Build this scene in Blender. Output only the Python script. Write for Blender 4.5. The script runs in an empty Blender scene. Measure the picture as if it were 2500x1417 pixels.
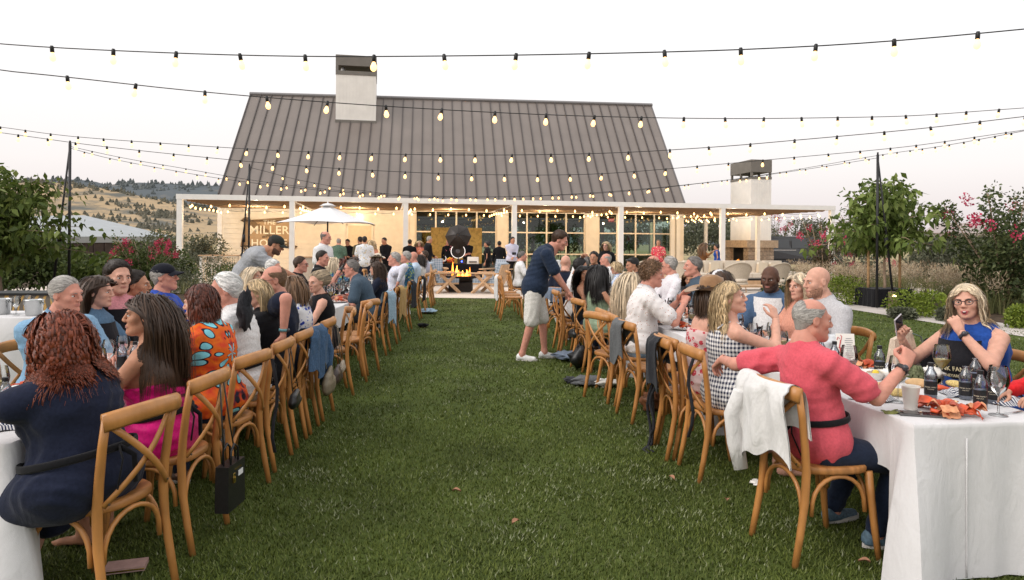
import bpy, bmesh, math, random
import numpy as np
from mathutils import Vector, Matrix

random.seed(7); RNG = np.random.default_rng(11)
SC = bpy.context.scene; COL = SC.collection
R = math.radians

# ---------------------------------------------------------------- camera, sky, sun, exposure
FPX, CX, CY, HCAM, RHO = 1667.0, 1250.0, 592.0, 1.62, 0.007   # photo pixels (2500 wide)
cam_d = bpy.data.cameras.new('camera'); cam = bpy.data.objects.new('camera', cam_d); COL.objects.link(cam)
cam.location = (0, 0, HCAM); cam.rotation_euler = (R(90), -RHO, 0)
cam_d.sensor_width = 36; cam_d.lens = 36 * FPX / 2500; cam_d.shift_y = -(708.5 - CY) / 2500
cam_d.clip_start = 0.05; cam_d.clip_end = 12000
SC.camera = cam
world = bpy.data.worlds.new('World'); SC.world = world; world.use_nodes = True
wn = world.node_tree; wn.nodes.clear()
w_out = wn.nodes.new('ShaderNodeOutputWorld'); w_bg = wn.nodes.new('ShaderNodeBackground')
w_sky = wn.nodes.new('ShaderNodeTexSky'); w_sky.sky_type = 'NISHITA'; w_sky.sun_disc = False
SUN_ELEV, SUN_AZ = R(24), R(-118)          # low dusk light from the camera's left and behind
w_sky.sun_elevation = SUN_ELEV; w_sky.sun_rotation = SUN_AZ; w_sky.air_density = 1.0; w_sky.dust_density = 3.0
# thin high overcast: the clear sky is veiled by an even pale cloud layer, rosy towards the horizon
w_tc = wn.nodes.new('ShaderNodeTexCoord'); w_sep = wn.nodes.new('ShaderNodeSeparateXYZ')
w_ramp = wn.nodes.new('ShaderNodeValToRGB'); w_mix = wn.nodes.new('ShaderNodeMix'); w_mix.data_type = 'RGBA'
w_ramp.color_ramp.elements[0].position = 0.0; w_ramp.color_ramp.elements[0].color = (0.575, 0.51, 0.52, 1)
w_ramp.color_ramp.elements[1].position = 0.34; w_ramp.color_ramp.elements[1].color = (0.84, 0.835, 0.83, 1)
e = w_ramp.color_ramp.elements.new(0.10); e.color = (0.72, 0.675, 0.66, 1)
w_mul = wn.nodes.new('ShaderNodeVectorMath'); w_mul.operation = 'SCALE'; w_mul.inputs['Scale'].default_value = 10.0
L = wn.links.new
L(w_tc.outputs['Generated'], w_sep.inputs[0]); L(w_sep.outputs['Z'], w_ramp.inputs[0])
L(w_ramp.outputs[0], w_mul.inputs[0]); w_mix.inputs['Factor'].default_value = 0.9
L(w_sky.outputs[0], w_mix.inputs['A']); L(w_mul.outputs[0], w_mix.inputs['B'])
L(w_mix.outputs['Result'], w_bg.inputs['Color']); w_bg.inputs['Strength'].default_value = 0.1
L(w_bg.outputs[0], w_out.inputs[0])
sun_d = bpy.data.lights.new('sun', 'SUN'); sun_d.energy = 1.25; sun_d.angle = R(40); sun_d.color = (1.0, 0.93, 0.88)
sun = bpy.data.objects.new('sun', sun_d); COL.objects.link(sun)
_sd = Vector((math.sin(SUN_AZ) * math.cos(R(40)), math.cos(SUN_AZ) * math.cos(R(40)), math.sin(R(40))))
sun.rotation_euler = _sd.to_track_quat('Z', 'Y').to_euler()
SC.view_settings.view_transform = 'Standard'; SC.view_settings.look = 'None'; SC.view_settings.gamma = 1
SC.view_settings.use_curve_mapping = False; SC.view_settings.exposure = 0.58
SC.cycles.use_denoising = True; SC.cycles.max_bounces = 6; SC.cycles.diffuse_bounces = 3; SC.cycles.glossy_bounces = 3
SC.cycles.transmission_bounces = 6; SC.cycles.transparent_max_bounces = 12; SC.cycles.caustics_reflective = False
SC.cycles.caustics_refractive = False; SC.cycles.sample_clamp_indirect = 4.0

def PX(u, v, d):
 du, dv = u - CX, v - CY
 return Vector(((du + RHO * dv) / FPX * d, d, HCAM - (dv - RHO * du) / FPX * d))
def UV(p):
 a, b = p[0] / p[1] * FPX, (HCAM - p[2]) / p[1] * FPX
 return (CX + a - RHO * b, CY + b + RHO * a)
def GX(u, v, z=0.0):
 dv = (v - CY) - RHO * (u - CX)
 return PX(u, v, (HCAM - z) * FPX / dv)

# ---------------------------------------------------------------- materials
MATS = {}
def nodes_of(m): return m.node_tree.nodes, m.node_tree.links.new
def _ramp(nt, stops):
 r = nt.nodes.new('ShaderNodeValToRGB'); cr = r.color_ramp
 cr.elements[0].position, cr.elements[0].color = stops[0][0], (*stops[0][1], 1)
 cr.elements[1].position, cr.elements[1].color = stops[-1][0], (*stops[-1][1], 1)
 for p, c in stops[1:-1]:
  el = cr.elements.new(p); el.color = (*c, 1)
 return r
def mat(name, col, rough=0.6, var=0.12, scale=8.0, bump=0.0, bscale=60.0, metal=0.0, spec=0.4, coord='Object',
  stretch=(1, 1, 1), sheen=0.0, sss=0.0, coat=0.0, emit=None, estr=0.0, detail=4.0):
 if name in MATS: return MATS[name]
 m = bpy.data.materials.new(name); m.use_nodes = True; MATS[name] = m
 n, l = nodes_of(m); b = n['Principled BSDF']
 b.inputs['Roughness'].default_value = rough; b.inputs['Metallic'].default_value = metal
 b.inputs['Specular IOR Level'].default_value = spec
 if sheen: b.inputs['Sheen Weight'].default_value = sheen
 if coat: b.inputs['Coat Weight'].default_value = coat
 if sss:
  b.inputs['Subsurface Weight'].default_value = sss; b.inputs['Subsurface Radius'].default_value = (0.02, 0.008, 0.005)
  b.inputs['Subsurface Scale'].default_value = 0.3
 if emit:
  b.inputs['Emission Color'].default_value = (*emit, 1); b.inputs['Emission Strength'].default_value = estr
 tc = n.new('ShaderNodeTexCoord'); mp = n.new('ShaderNodeMapping'); mp.inputs['Scale'].default_value = stretch
 l(tc.outputs[coord], mp.inputs[0])
 if var:
  nz = n.new('ShaderNodeTexNoise'); nz.inputs['Scale'].default_value = scale; nz.inputs['Detail'].default_value = detail
  l(mp.outputs[0], nz.inputs['Vector'])
  lo = tuple(max(0, c * (1 - var * 1.6)) for c in col); hi = tuple(min(1, c * (1 + var * 1.6)) for c in col)
  r = _ramp(m.node_tree, [(0.25, lo), (0.75, hi)]); l(nz.outputs[0], r.inputs[0]); l(r.outputs[0], b.inputs['Base Color'])
 else:
  b.inputs['Base Color'].default_value = (*col, 1)
 if bump:
  nb = n.new('ShaderNodeTexNoise'); nb.inputs['Scale'].default_value = bscale; nb.inputs['Detail'].default_value = 5
  l(mp.outputs[0], nb.inputs['Vector'])
  bp = n.new('ShaderNodeBump'); bp.inputs['Strength'].default_value = bump; bp.inputs['Distance'].default_value = 0.01
  l(nb.outputs[0], bp.inputs['Height']); l(bp.outputs[0], b.inputs['Normal'])
 return m
def skin(tone):
 tones = {'fair': (0.62, 0.34, 0.25), 'light': (0.56, 0.30, 0.21), 'ruddy': (0.58, 0.27, 0.20), 'tan': (0.45, 0.22, 0.135),
             'olive': (0.40, 0.205, 0.12), 'brown': (0.28, 0.13, 0.075), 'dark': (0.10, 0.045, 0.028)}
 c = tones[tone]
 return mat('skin_' + tone, c, rough=0.58, var=0.075, scale=30, bump=0.12, bscale=160, spec=0.3, sss=0.08, detail=6)
def cloth(name, col, var=0.07, rough=0.95, sheen=0.08, fold=0.2):
 if name in MATS: return MATS[name]
 m = mat(name, col, rough=rough, var=var+.05, scale=75, spec=0.08, sheen=sheen, detail=6)
 cloth_bump(m, fold); return m
def cloth_bump(m, fold=0.35):
 n, l = nodes_of(m); b = n['Principled BSDF']; tc = n.new('ShaderNodeTexCoord')
 mp = n.new('ShaderNodeMapping'); mp.inputs['Scale'].default_value = (1, 1, 0.45); l(tc.outputs['Object'], mp.inputs[0])
 nz = n.new('ShaderNodeTexNoise'); nz.inputs['Scale'].default_value = 9; nz.inputs['Detail'].default_value = 3
 nz.inputs['Distortion'].default_value = 1.2; l(mp.outputs[0], nz.inputs['Vector'])
 n2 = n.new('ShaderNodeTexNoise'); n2.inputs['Scale'].default_value = 420; l(tc.outputs['Object'], n2.inputs['Vector'])
 b1 = n.new('ShaderNodeBump'); b1.inputs['Strength'].default_value = fold; b1.inputs['Distance'].default_value = 0.05
 b2 = n.new('ShaderNodeBump'); b2.inputs['Strength'].default_value = 0.3; b2.inputs['Distance'].default_value = 0.003
 l(nz.outputs[0], b1.inputs['Height']); l(n2.outputs[0], b2.inputs['Height']); l(b1.outputs[0], b2.inputs['Normal'])
 l(b2.outputs[0], b.inputs['Normal'])
def print_cloth(name, base, spots, scale=22, thr=0.5, kind='voronoi', rand=1.0, fold=0.3, blobs=None):
 if name in MATS: return MATS[name]
 m = bpy.data.materials.new(name); m.use_nodes = True; MATS[name] = m
 n, l = nodes_of(m); b = n['Principled BSDF']; b.inputs['Roughness'].default_value = 0.8; b.inputs['Specular IOR Level'].default_value = 0.15
 tc = n.new('ShaderNodeTexCoord')
 last = None
 for i, (c, sc_, th) in enumerate(spots):
  v = n.new('ShaderNodeTexVoronoi' if kind == 'voronoi' else 'ShaderNodeTexNoise')
  v.inputs['Scale'].default_value = sc_
  mp = n.new('ShaderNodeMapping'); mp.inputs['Location'].default_value = (i * 3.1, i * 1.7, i * 5.3)
  l(tc.outputs['Object'], mp.inputs[0]); l(mp.outputs[0], v.inputs['Vector'])
  if kind == 'voronoi': v.inputs['Randomness'].default_value = rand
  ma = n.new('ShaderNodeMath'); ma.operation = 'LESS_THAN'; l(v.outputs[0], ma.inputs[0]); ma.inputs[1].default_value = th
  mx = n.new('ShaderNodeMix'); mx.data_type = 'RGBA'; l(ma.outputs[0], mx.inputs['Factor'])
  if last is None: mx.inputs['A'].default_value = (*base, 1)
  else: l(last, mx.inputs['A'])
  mx.inputs['B'].default_value = (*c, 1); last = mx.outputs['Result']
 l(last, b.inputs['Base Color']); cloth_bump(m, fold); return m
def stripe_cloth(name, a, bcol, period, axis='X', duty=0.5, gingham=False):
 if name in MATS: return MATS[name]
 m = bpy.data.materials.new(name); m.use_nodes = True; MATS[name] = m
 n, l = nodes_of(m); b = n['Principled BSDF']; b.inputs['Roughness'].default_value = 0.85; b.inputs['Specular IOR Level'].default_value = 0.15
 tc = n.new('ShaderNodeTexCoord'); sp = n.new('ShaderNodeSeparateXYZ'); l(tc.outputs['Object'], sp.inputs[0])
 def band(out):
  d = n.new('ShaderNodeMath'); d.operation = 'DIVIDE'; l(out, d.inputs[0]); d.inputs[1].default_value = period
  f = n.new('ShaderNodeMath'); f.operation = 'FRACT'; l(d.outputs[0], f.inputs[0])
  g = n.new('ShaderNodeMath'); g.operation = 'LESS_THAN'; l(f.outputs[0], g.inputs[0]); g.inputs[1].default_value = duty
  return g.outputs[0]
 if gingham:
  ad = n.new('ShaderNodeMath'); ad.operation = 'ADD'; l(sp.outputs['X'], ad.inputs[0]); l(sp.outputs['Y'], ad.inputs[1])
  p = band(ad.outputs[0]); q = band(sp.outputs['Z'])
  s = n.new('ShaderNodeMath'); s.operation = 'ADD'; l(p, s.inputs[0]); l(q, s.inputs[1])
  h = n.new('ShaderNodeMath'); h.operation = 'MULTIPLY'; l(s.outputs[0], h.inputs[0]); h.inputs[1].default_value = 0.5; fac = h.outputs[0]
 else: fac = band(sp.outputs[axis])
 mx = n.new('ShaderNodeMix'); mx.data_type = 'RGBA'; l(fac, mx.inputs['Factor'])
 mx.inputs['A'].default_value = (*a, 1); mx.inputs['B'].default_value = (*bcol, 1)
 l(mx.outputs['Result'], b.inputs['Base Color']); cloth_bump(m, 0.25); return m
def glass(name, tint=(1, 1, 1), rough=0.0, alpha=0.8):
 if name in MATS: return MATS[name]
 m = bpy.data.materials.new(name); m.use_nodes = True; MATS[name] = m
 n, l = nodes_of(m); n.clear(); o = n.new('ShaderNodeOutputMaterial')
 t = n.new('ShaderNodeBsdfTransparent'); t.inputs[0].default_value = (*tint, 1)
 g = n.new('ShaderNodeBsdfGlossy'); g.inputs['Roughness'].default_value = rough
 f = n.new('ShaderNodeFresnel'); f.inputs[0].default_value = 1.5
 a = n.new('ShaderNodeMath'); a.operation = 'ADD'; a.use_clamp = True; l(f.outputs[0], a.inputs[0]); a.inputs[1].default_value = 1 - alpha - 0.1
 x = n.new('ShaderNodeMixShader'); l(a.outputs[0], x.inputs[0]); l(t.outputs[0], x.inputs[1]); l(g.outputs[0], x.inputs[2])
 l(x.outputs[0], o.inputs[0]); return m
def emitter(name, col, strength):
 if name in MATS: return MATS[name]
 m = bpy.data.materials.new(name); m.use_nodes = True; MATS[name] = m
 n, l = nodes_of(m); b = n['Principled BSDF']; b.inputs['Base Color'].default_value = (*col, 1)
 b.inputs['Emission Color'].default_value = (*col, 1); b.inputs['Emission Strength'].default_value = strength; return m

# ---------------------------------------------------------------- mesh building
class MB:
 def __init__(s): s.v = []; s.f = []; s.m = []; s.n = 0
 def add(s, v, f, mi=0):
  v = np.asarray(v, float); s.v.append(v)
  s.f.extend([tuple(int(i) + s.n for i in q) for q in f]); s.m.extend([mi] * len(f)); s.n += len(v); return s
 def box(s, lo, hi, mi=0, M=None, taper=None):
  x0, y0, z0 = lo; x1, y1, z1 = hi
  v = np.array([(x0,y0,z0),(x1,y0,z0),(x1,y1,z0),(x0,y1,z0),(x0,y0,z1),(x1,y0,z1),(x1,y1,z1),(x0,y1,z1)], float)
  if taper:
   c = (v[4:].mean(0)); v[4:, :2] = c[:2] + (v[4:, :2] - c[:2]) * taper
  if M is not None: v = xf(M, v)
  return s.add(v, [(3,2,1,0),(4,5,6,7),(0,1,5,4),(1,2,6,5),(2,3,7,6),(3,0,4,7)], mi)
 def cbox(s, c, size, mi=0, M=None, taper=None):
  c = np.array(c); h = np.array(size) / 2; return s.box(c - h, c + h, mi, M, taper)
 def tube(s, pts, rad, n=8, mi=0, cap=True, flat=None, up=None):
  pts = np.asarray(pts, float); k = len(pts); rad = np.broadcast_to(np.asarray(rad, float), (k,))
  t = np.gradient(pts, axis=0); t /= np.linalg.norm(t, axis=1)[:, None] + 1e-12
  ref = np.array(up if up is not None else ((0, 0, 1) if abs(t[0][2]) < 0.9 else (1, 0, 0)), float)
  a = np.arange(n) / n * 2 * math.pi; V = []
  for i in range(k):
   if up is not None: ref = np.array(up, float)
   x = ref - t[i] * ref.dot(t[i]); x /= np.linalg.norm(x) + 1e-12; y = np.cross(t[i], x)
   if up is None: ref = x
   fx, fy = flat if flat else (1, 1)
   V.append(pts[i] + rad[i] * (np.cos(a)[:, None] * x * fx + np.sin(a)[:, None] * y * fy))
  F = [(i*n+j, i*n+(j+1) % n, (i+1)*n+(j+1) % n, (i+1)*n+j) for i in range(k-1) for j in range(n)]
  if cap: F += [tuple(range(n))[::-1], tuple((k-1)*n+j for j in range(n))]
  return s.add(np.concatenate(V), F, mi)
 def lathe(s, prof, n=16, mi=0, M=None, cap=True):
  a = np.arange(n) / n * 2 * math.pi
  V = np.concatenate([np.stack([r*np.cos(a), r*np.sin(a), np.full(n, z)], 1) for r, z in prof]); k = len(prof)
  if M is not None: V = xf(M, V)
  F = [(i*n+j, i*n+(j+1) % n, (i+1)*n+(j+1) % n, (i+1)*n+j) for i in range(k-1) for j in range(n)]
  if cap: F += [tuple(range(n))[::-1], tuple((k-1)*n+j for j in range(n))]
  return s.add(V, F, mi)
 def ball(s, c, r, n=10, mi=0, M=None):
  r = np.broadcast_to(np.asarray(r, float), (3,)); k = max(4, n // 2 + 1)
  th = np.linspace(0, math.pi, k); a = np.arange(n) / n * 2 * math.pi
  V = np.concatenate([np.stack([np.sin(t)*np.cos(a), np.sin(t)*np.sin(a), np.full(n, math.cos(t))], 1) for t in th]) * r
  V = V + np.asarray(c, float)
  if M is not None: V = xf(M, V)
  F = [(i*n+j, (i+1)*n+j, (i+1)*n+(j+1) % n, i*n+(j+1) % n) for i in range(k-1) for j in range(n)]
  return s.add(V, F, mi)
 def grid(s, P, mi=0, thick=None):
  P = np.asarray(P, float); a, b = P.shape[:2]
  F = [(i*b+j, (i+1)*b+j, (i+1)*b+j+1, i*b+j+1) for i in range(a-1) for j in range(b-1)]
  return s.add(P.reshape(-1, 3), F, mi)
 def quad(s, a, b, c, d, mi=0): return s.add([a, b, c, d], [(0, 1, 2, 3)], mi)
 def arrays(s): return np.concatenate(s.v), s.f, s.m
 def mesh(s, name, mats, smooth=False, M=None):
  me = bpy.data.meshes.new(name); v = np.concatenate(s.v) if s.v else np.zeros((0, 3))
  if M is not None: v = xf(M, v)
  me.from_pydata(v.tolist(), [], s.f)
  for m in mats: me.materials.append(m)
  if len(mats) > 1: me.polygons.foreach_set('material_index', s.m)
  if smooth: me.polygons.foreach_set('use_smooth', [True] * len(me.polygons))
  me.update(); return me
def xf(M, v):
 M = np.array(M); return v @ M[:3, :3].T + M[:3, 3]
def T(x=0, y=0, z=0, rz=0, rx=0, ry=0, s=1.0):
 return Matrix.Translation((x, y, z)) @ Matrix.Rotation(rz, 4, 'Z') @ Matrix.Rotation(ry, 4, 'Y') @ Matrix.Rotation(rx, 4, 'X') @ Matrix.Scale(s, 4)
def link(name, data, parent=None, M=None):
 o = bpy.data.objects.new(name, data); COL.objects.link(o)
 if parent is not None: o.parent = parent
 if M is not None: o.matrix_local = M
 return o
def obj(name, mb, mats, parent=None, smooth=False, M=None):
 if not isinstance(mats, (list, tuple)): mats = [mats]
 return link(name, mb.mesh(name, mats, smooth) if isinstance(mb, MB) else mb, parent, M)
def tag(o, label=None, cat=None, group=None, kind=None):
 if label: o['label'] = label
 if cat: o['category'] = cat
 if group: o['group'] = group
 if kind: o['kind'] = kind
 return o
def thing(name, label, cat, loc=(0, 0, 0), rz=0.0, group=None):
 o = bpy.data.objects.new(name, None); COL.objects.link(o); o.location = loc; o.rotation_euler = (0, 0, rz)
 o.empty_display_size = 0.1
 return tag(o, label, cat, group)
CHILD = {}
def copy_tree(o, parent=None):
 c = o.copy(); COL.objects.link(c)
 if parent is not None: c.parent = parent
 for ch in [x for x in bpy.data.objects if x.parent == o] if o.name not in CHILD else CHILD[o.name]:
  copy_tree(ch, c)
 return c
def remember(o):
 kids = list(o.children); CHILD[o.name] = kids
 for k in kids: remember(k)
def text_mesh(body, size, extrude=0.0, align='CENTER', spacing=1.0, bold=0.0):
 c = bpy.data.curves.new('lettering', 'FONT'); c.body = body; c.size = size; c.extrude = extrude; c.align_x = align; c.align_y = 'CENTER'
 c.space_character = spacing; c.offset = bold; c.resolution_u = 3
 o = bpy.data.objects.new('lettering', c); COL.objects.link(o)
 bpy.context.view_layer.update()
 me = bpy.data.meshes.new_from_object(o.evaluated_get(bpy.context.evaluated_depsgraph_get()))
 bpy.data.objects.remove(o); bpy.data.curves.remove(c); me.name = 'lettering'; return me

# ---------------------------------------------------------------- smooth solid modelling (distance fields -> one skin)
class Field:
 def __init__(s, lo, hi, h):
  s.lo = np.asarray(lo, float) - 2.5 * h; s.h = h; n = np.ceil((np.asarray(hi) + 2.5 * h - s.lo) / h).astype(int) + 1
  s.n = n; s.ax = [s.lo[i] + h * np.arange(n[i]) for i in range(3)]; s.D = np.full(n, 1.0)
 def win(s, lo, hi):
  a = np.clip(np.floor((np.asarray(lo) - s.lo) / s.h).astype(int), 0, s.n); b = np.clip(np.ceil((np.asarray(hi) - s.lo) / s.h).astype(int) + 1, 0, s.n)
  return a, b
 def pts(s, a, b): return (s.ax[0][a[0]:b[0], None, None], s.ax[1][None, a[1]:b[1], None], s.ax[2][None, None, a[2]:b[2]])
 def dist(s, p, k):
  if p[0] == 'rc':
   _, A, B, ra, rb = p[:5]; A = np.asarray(A, float); B = np.asarray(B, float); fl = p[5] if len(p) > 5 else None
   m = max(ra, rb) + k + 2 * s.h
   a, b = s.win(np.minimum(A, B) - m, np.maximum(A, B) + m)
   if np.any(a >= b): return None
   X, Y, Z = s.pts(a, b); q = [X - A[0], Y - A[1], Z - A[2]]; ba = B - A
   if fl:
    ax, sc_ = np.asarray(fl[0], float), fl[1]; w = (q[0]*ax[0] + q[1]*ax[1] + q[2]*ax[2]) * (1/sc_ - 1); q = [q[i] + ax[i] * w for i in range(3)]
   t = np.clip((q[0]*ba[0] + q[1]*ba[1] + q[2]*ba[2]) / (ba.dot(ba) + 1e-12), 0, 1)
   d = np.sqrt((q[0]-t*ba[0])**2 + (q[1]-t*ba[1])**2 + (q[2]-t*ba[2])**2) - (ra + t * (rb - ra))
  else:
   _, c, r = p[:3]; Rm = p[3] if len(p) > 3 else None; c = np.asarray(c, float); r = np.asarray(r, float)
   m = r.max() + k + 2 * s.h; a, b = s.win(c - m, c + m)
   if np.any(a >= b): return None
   X, Y, Z = s.pts(a, b); q = [X - c[0], Y - c[1], Z - c[2]]
   if Rm is not None: q = [q[0]*Rm[i][0] + q[1]*Rm[i][1] + q[2]*Rm[i][2] for i in range(3)]
   k0 = np.sqrt((q[0]/r[0])**2 + (q[1]/r[1])**2 + (q[2]/r[2])**2); k1 = np.sqrt((q[0]/r[0]**2)**2 + (q[1]/r[1]**2)**2 + (q[2]/r[2]**2)**2) + 1e-9
   d = k0 * (k0 - 1) / k1
  return a, b, d
 def add(s, p, k=0.03):
  w = s.dist(p, k)
  if w is None: return s
  a, b, d = w; V = s.D[a[0]:b[0], a[1]:b[1], a[2]:b[2]]
  h = np.clip(0.5 + 0.5 * (V - d) / k, 0, 1); V[...] = V + (d - V) * h - k * h * (1 - h); return s
 def sub(s, p, k=0.01):
  w = s.dist(p, k)
  if w is None: return s
  a, b, d = w; V = s.D[a[0]:b[0], a[1]:b[1], a[2]:b[2]]; d = -d
  h = np.clip(0.5 - 0.5 * (V - d) / k, 0, 1); V[...] = V + (d - V) * h + k * h * (1 - h); return s
 def clip(s, fn):
  X, Y, Z = s.pts((0, 0, 0), s.n); s.D = np.maximum(s.D, fn(X, Y, Z)); return s
 def warp(s, fn):
  X, Y, Z = s.pts((0, 0, 0), s.n); s.D = s.D + fn(X, Y, Z); return s
 def surface(s):
  D = s.D; S = D < 0
  c = np.zeros(np.array(D.shape) - 1, int)
  for i in (0, 1):
   for j in (0, 1):
    for k in (0, 1): c += S[i:S.shape[0]-1+i, j:S.shape[1]-1+j, k:S.shape[2]-1+k]
  msk = (c > 0) & (c < 8); I, J, K = np.nonzero(msk)
  acc = np.zeros((len(I), 3)); cnt = np.zeros(len(I))
  cor = [(i, j, k) for i in (0, 1) for j in (0, 1) for k in (0, 1)]
  for p in cor:
   for ax in range(3):
    if p[ax]: continue
    q = list(p); q[ax] = 1
    va = D[I+p[0], J+p[1], K+p[2]]; vb = D[I+q[0], J+q[1], K+q[2]]; x = (va < 0) != (vb < 0)
    t = np.where(x, va / np.where(x, va - vb, 1), 0)
    for e_ in range(3): acc[:, e_] += np.where(x, p[e_] + (t if e_ == ax else 0), 0)
    cnt += x
  V = s.lo + s.h * (np.stack([I, J, K], 1) + acc / cnt[:, None])
  idg = np.full(msk.shape, -1); idg[msk] = np.arange(len(I)); F = []
  for ax in range(3):
   sl0 = [slice(None)]*3; sl1 = [slice(None)]*3; sl0[ax] = slice(0, -1); sl1[ax] = slice(1, None)
   ch = S[tuple(sl0)] != S[tuple(sl1)]; i, j, k = np.nonzero(ch); P = np.stack([i, j, k], 1)
   o = [a for a in range(3) if a != ax]
   ok = (P[:, o[0]] > 0) & (P[:, o[1]] > 0) & (P[:, o[0]] < msk.shape[o[0]]) & (P[:, o[1]] < msk.shape[o[1]]); P = P[ok]
   def cid(d0, d1):
    Q = P.copy(); Q[:, o[0]] += d0; Q[:, o[1]] += d1; return idg[Q[:, 0], Q[:, 1], Q[:, 2]]
   q = np.stack([cid(-1, -1), cid(0, -1), cid(0, 0), cid(-1, 0)], 1)
   ins = S[P[:, 0], P[:, 1], P[:, 2]]
   if ax == 1: ins = ~ins
   q[~ins] = q[~ins][:, ::-1]; F.append(q)
  return V, np.concatenate(F)
# ---------------------------------------------------------------- people
HEADS, HANDS = {}, {}
def head_template(sex, lod):
 key = (sex, lod)
 if key in HEADS: return HEADS[key]
 h = {0: 0.0068, 1: 0.0112, 2: 0.0165}[lod]; f = Field((-.1, -.12, -.2), (.1, .14, .14), h); m = sex == 'm'
 jw = 0.050 if m else 0.041
 f.add(('el', (0, -.014, .036), (.075, .093, .084)), .02)
 f.add(('el', (0, .028, -.028), (.058 if m else .055, .062, .082)), .03)
 for s in (-1, 1):
  f.add(('rc', (s*jw, .0, -.055), (s*.012, .07 if m else .066, -.098 if m else -.093), .022 if m else .018, .019 if m else .016), .03)
  f.add(('el', (s*.040, .055, -.018), (.024, .026, .022)), .02)
 f.add(('rc', (-.036, .081, .026), (.036, .081, .026), .012 if m else .009, .012 if m else .009), .02)
 for s in (-1, 1): f.sub(('el', (s*.031, .104, .006), (.018, .016, .011)), .012)
 f.add(('rc', (0, .090, .020), (0, .111, -.022), .008, .012 if m else .010), .012)
 for s in (-1, 1): f.add(('el', (s*.012, .101, -.027), (.009, .012, .008)), .008)
 f.add(('el', (0, .083, -.058), (.024, .017, .014)), .012)
 f.add(('el', (0, .080, -.092), (.018, .016, .014)), .015)
 for s in (-1, 1):
  f.add(('el', (s*.078, -.010, .0), (.009, .021, .032)), .008); f.sub(('el', (s*.088, -.006, .003), (.007, .011, .018)), .006)
 f.add(('rc', (0, -.018, -.05), (0, -.034, -.19), .056 if m else .045, .062 if m else .048), .03)
 V, F = f.surface(); mb = MB(); mb.add(V, F, 0); nb = 8 if lod else 12
 for s in (-1, 1):
  mb.ball((s*.031, .0765, .005), (.0125, .0130, .0078), nb, 2); mb.ball((s*.031, .0872, .005), (.0056, .0034, .0056), nb, 3); mb.ball((s*.031, .0755, .0125), (.0155, .0135, .0075), nb, 0)
  x = np.linspace(.012, .05, 5)
  mb.tube(np.stack([s*x, .0945 - 3.2*(x-.012)**2 - .004*(x > .04), .0195 + .006*np.sin((x-.012)/.038*2.4)], 1), [.0018, .0028, .0028, .0022, .001], 5, 4)
  mb.tube(np.stack([s*np.linspace(.018, .045, 4), .0895 - .25*np.abs(np.linspace(-.013, .014, 4)), .0155 + np.array([-.004, .001, .001, -.005])], 1), .0011, 4, 3)
 lw = .024 if m else .025
 x = np.linspace(-lw, lw, 7)
 mb.tube(np.stack([x, .0965 - 14*x**2, -.0555 - 2*x**2], 1), np.array([.0008, .0026, .0036, .0034, .0036, .0026, .0008]), 6, 1)
 mb.tube(np.stack([x, .0955 - 14*x**2, -.0635 + 3*x**2], 1), np.array([.0008, .003, .0045, .0048, .0045, .003, .0008]), 6, 1)
 HEADS[key] = mb; return mb
def hand_template(pose, lod):
 key = (pose, lod)
 if key in HANDS: return HANDS[key]
 h = {0: 0.006, 1: 0.0105, 2: 0.015}[lod]; f = Field((-.08, -.03, -.1), (.06, .2, .05), h)
 f.add(('rc', (0, -.02, 0), (0, .02, 0), .026, .028, ((0, 0, 1), .75)), .02)
 for x in (-.026, -.009, .009, .026): f.add(('rc', (x*.6, .015, 0), (x*1.08, .088 - abs(x)*.25, .002), .016, .0115), .012)
 c1, c2 = {'rest': (22, 34), 'grip': (62, 78), 'open': (6, 10), 'pinch': (48, 62)}[pose]
 for i, (x, ln) in enumerate([(-.028, .072), (-.0095, .080), (.0095, .075), (.027, .058)]):
  a1, a2, a3 = R(c1 + 4*i), R(c1 + 4*i + c2), R(c1 + 4*i + c2*1.5); p = np.array((x*1.08, .09 - abs(x)*.25, .001)); sp = x*.16*(1.6 if pose == 'open' else .6)
  for a, l_, ra, rb in ((a1, .45, .0095, .0085), (a2, .32, .0085, .0078), (a3, .23, .0078, .0068)):
   q = p + ln*l_*np.array((sp/.07, math.cos(a), -math.sin(a))); f.add(('rc', p, q, ra, rb), .004); p = q
 th = {'rest': [(-.022, .022, -.006), (-.050, .052, -.020), (-.056, .082, -.030), (-.054, .104, -.036)], 'open': [(-.022, .022, -.004), (-.056, .046, -.010), (-.076, .072, -.014), (-.088, .092, -.016)],
          'grip': [(-.022, .022, -.008), (-.046, .048, -.032), (-.036, .074, -.052), (-.016, .088, -.06)], 'pinch': [(-.022, .022, -.008), (-.046, .050, -.032), (-.042, .080, -.052), (-.032, .1, -.058)]}[pose]
 for i in range(3): f.add(('rc', th[i], th[i+1], (.0145, .011, .0095)[i], (.011, .0095, .008)[i]), .006)
 HANDS[key] = f.surface(); return HANDS[key]
def nrm(v): v = np.asarray(v, float); return v / (np.linalg.norm(v) + 1e-12)
def ik(S, W, l1, l2, hint):
 d = W - S; D = np.linalg.norm(d); D2 = min(D, (l1 + l2) * 0.995); W = S + d / D * D2
 a = (l1*l1 - l2*l2 + D2*D2) / (2*D2); hh = math.sqrt(max(1e-6, l1*l1 - a*a)); u = d / D; n = hint - u * u.dot(hint); n = nrm(n)
 return S + u*a + n*hh, W
SHOE = {}
def add_hand(mb, W, dirv, back, side, pose, lod, scale, mi=0):
 y = nrm(dirv); z = np.asarray(back, float); z = nrm(z - y * y.dot(z)); x = np.cross(y, z)
 V, F = hand_template(pose, lod); V = V * scale
 if side < 0: V = V * np.array((-1, 1, 1)); F = F[:, ::-1]
 mb.add(W + V @ np.stack([x, y, z]), F, mi)

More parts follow.
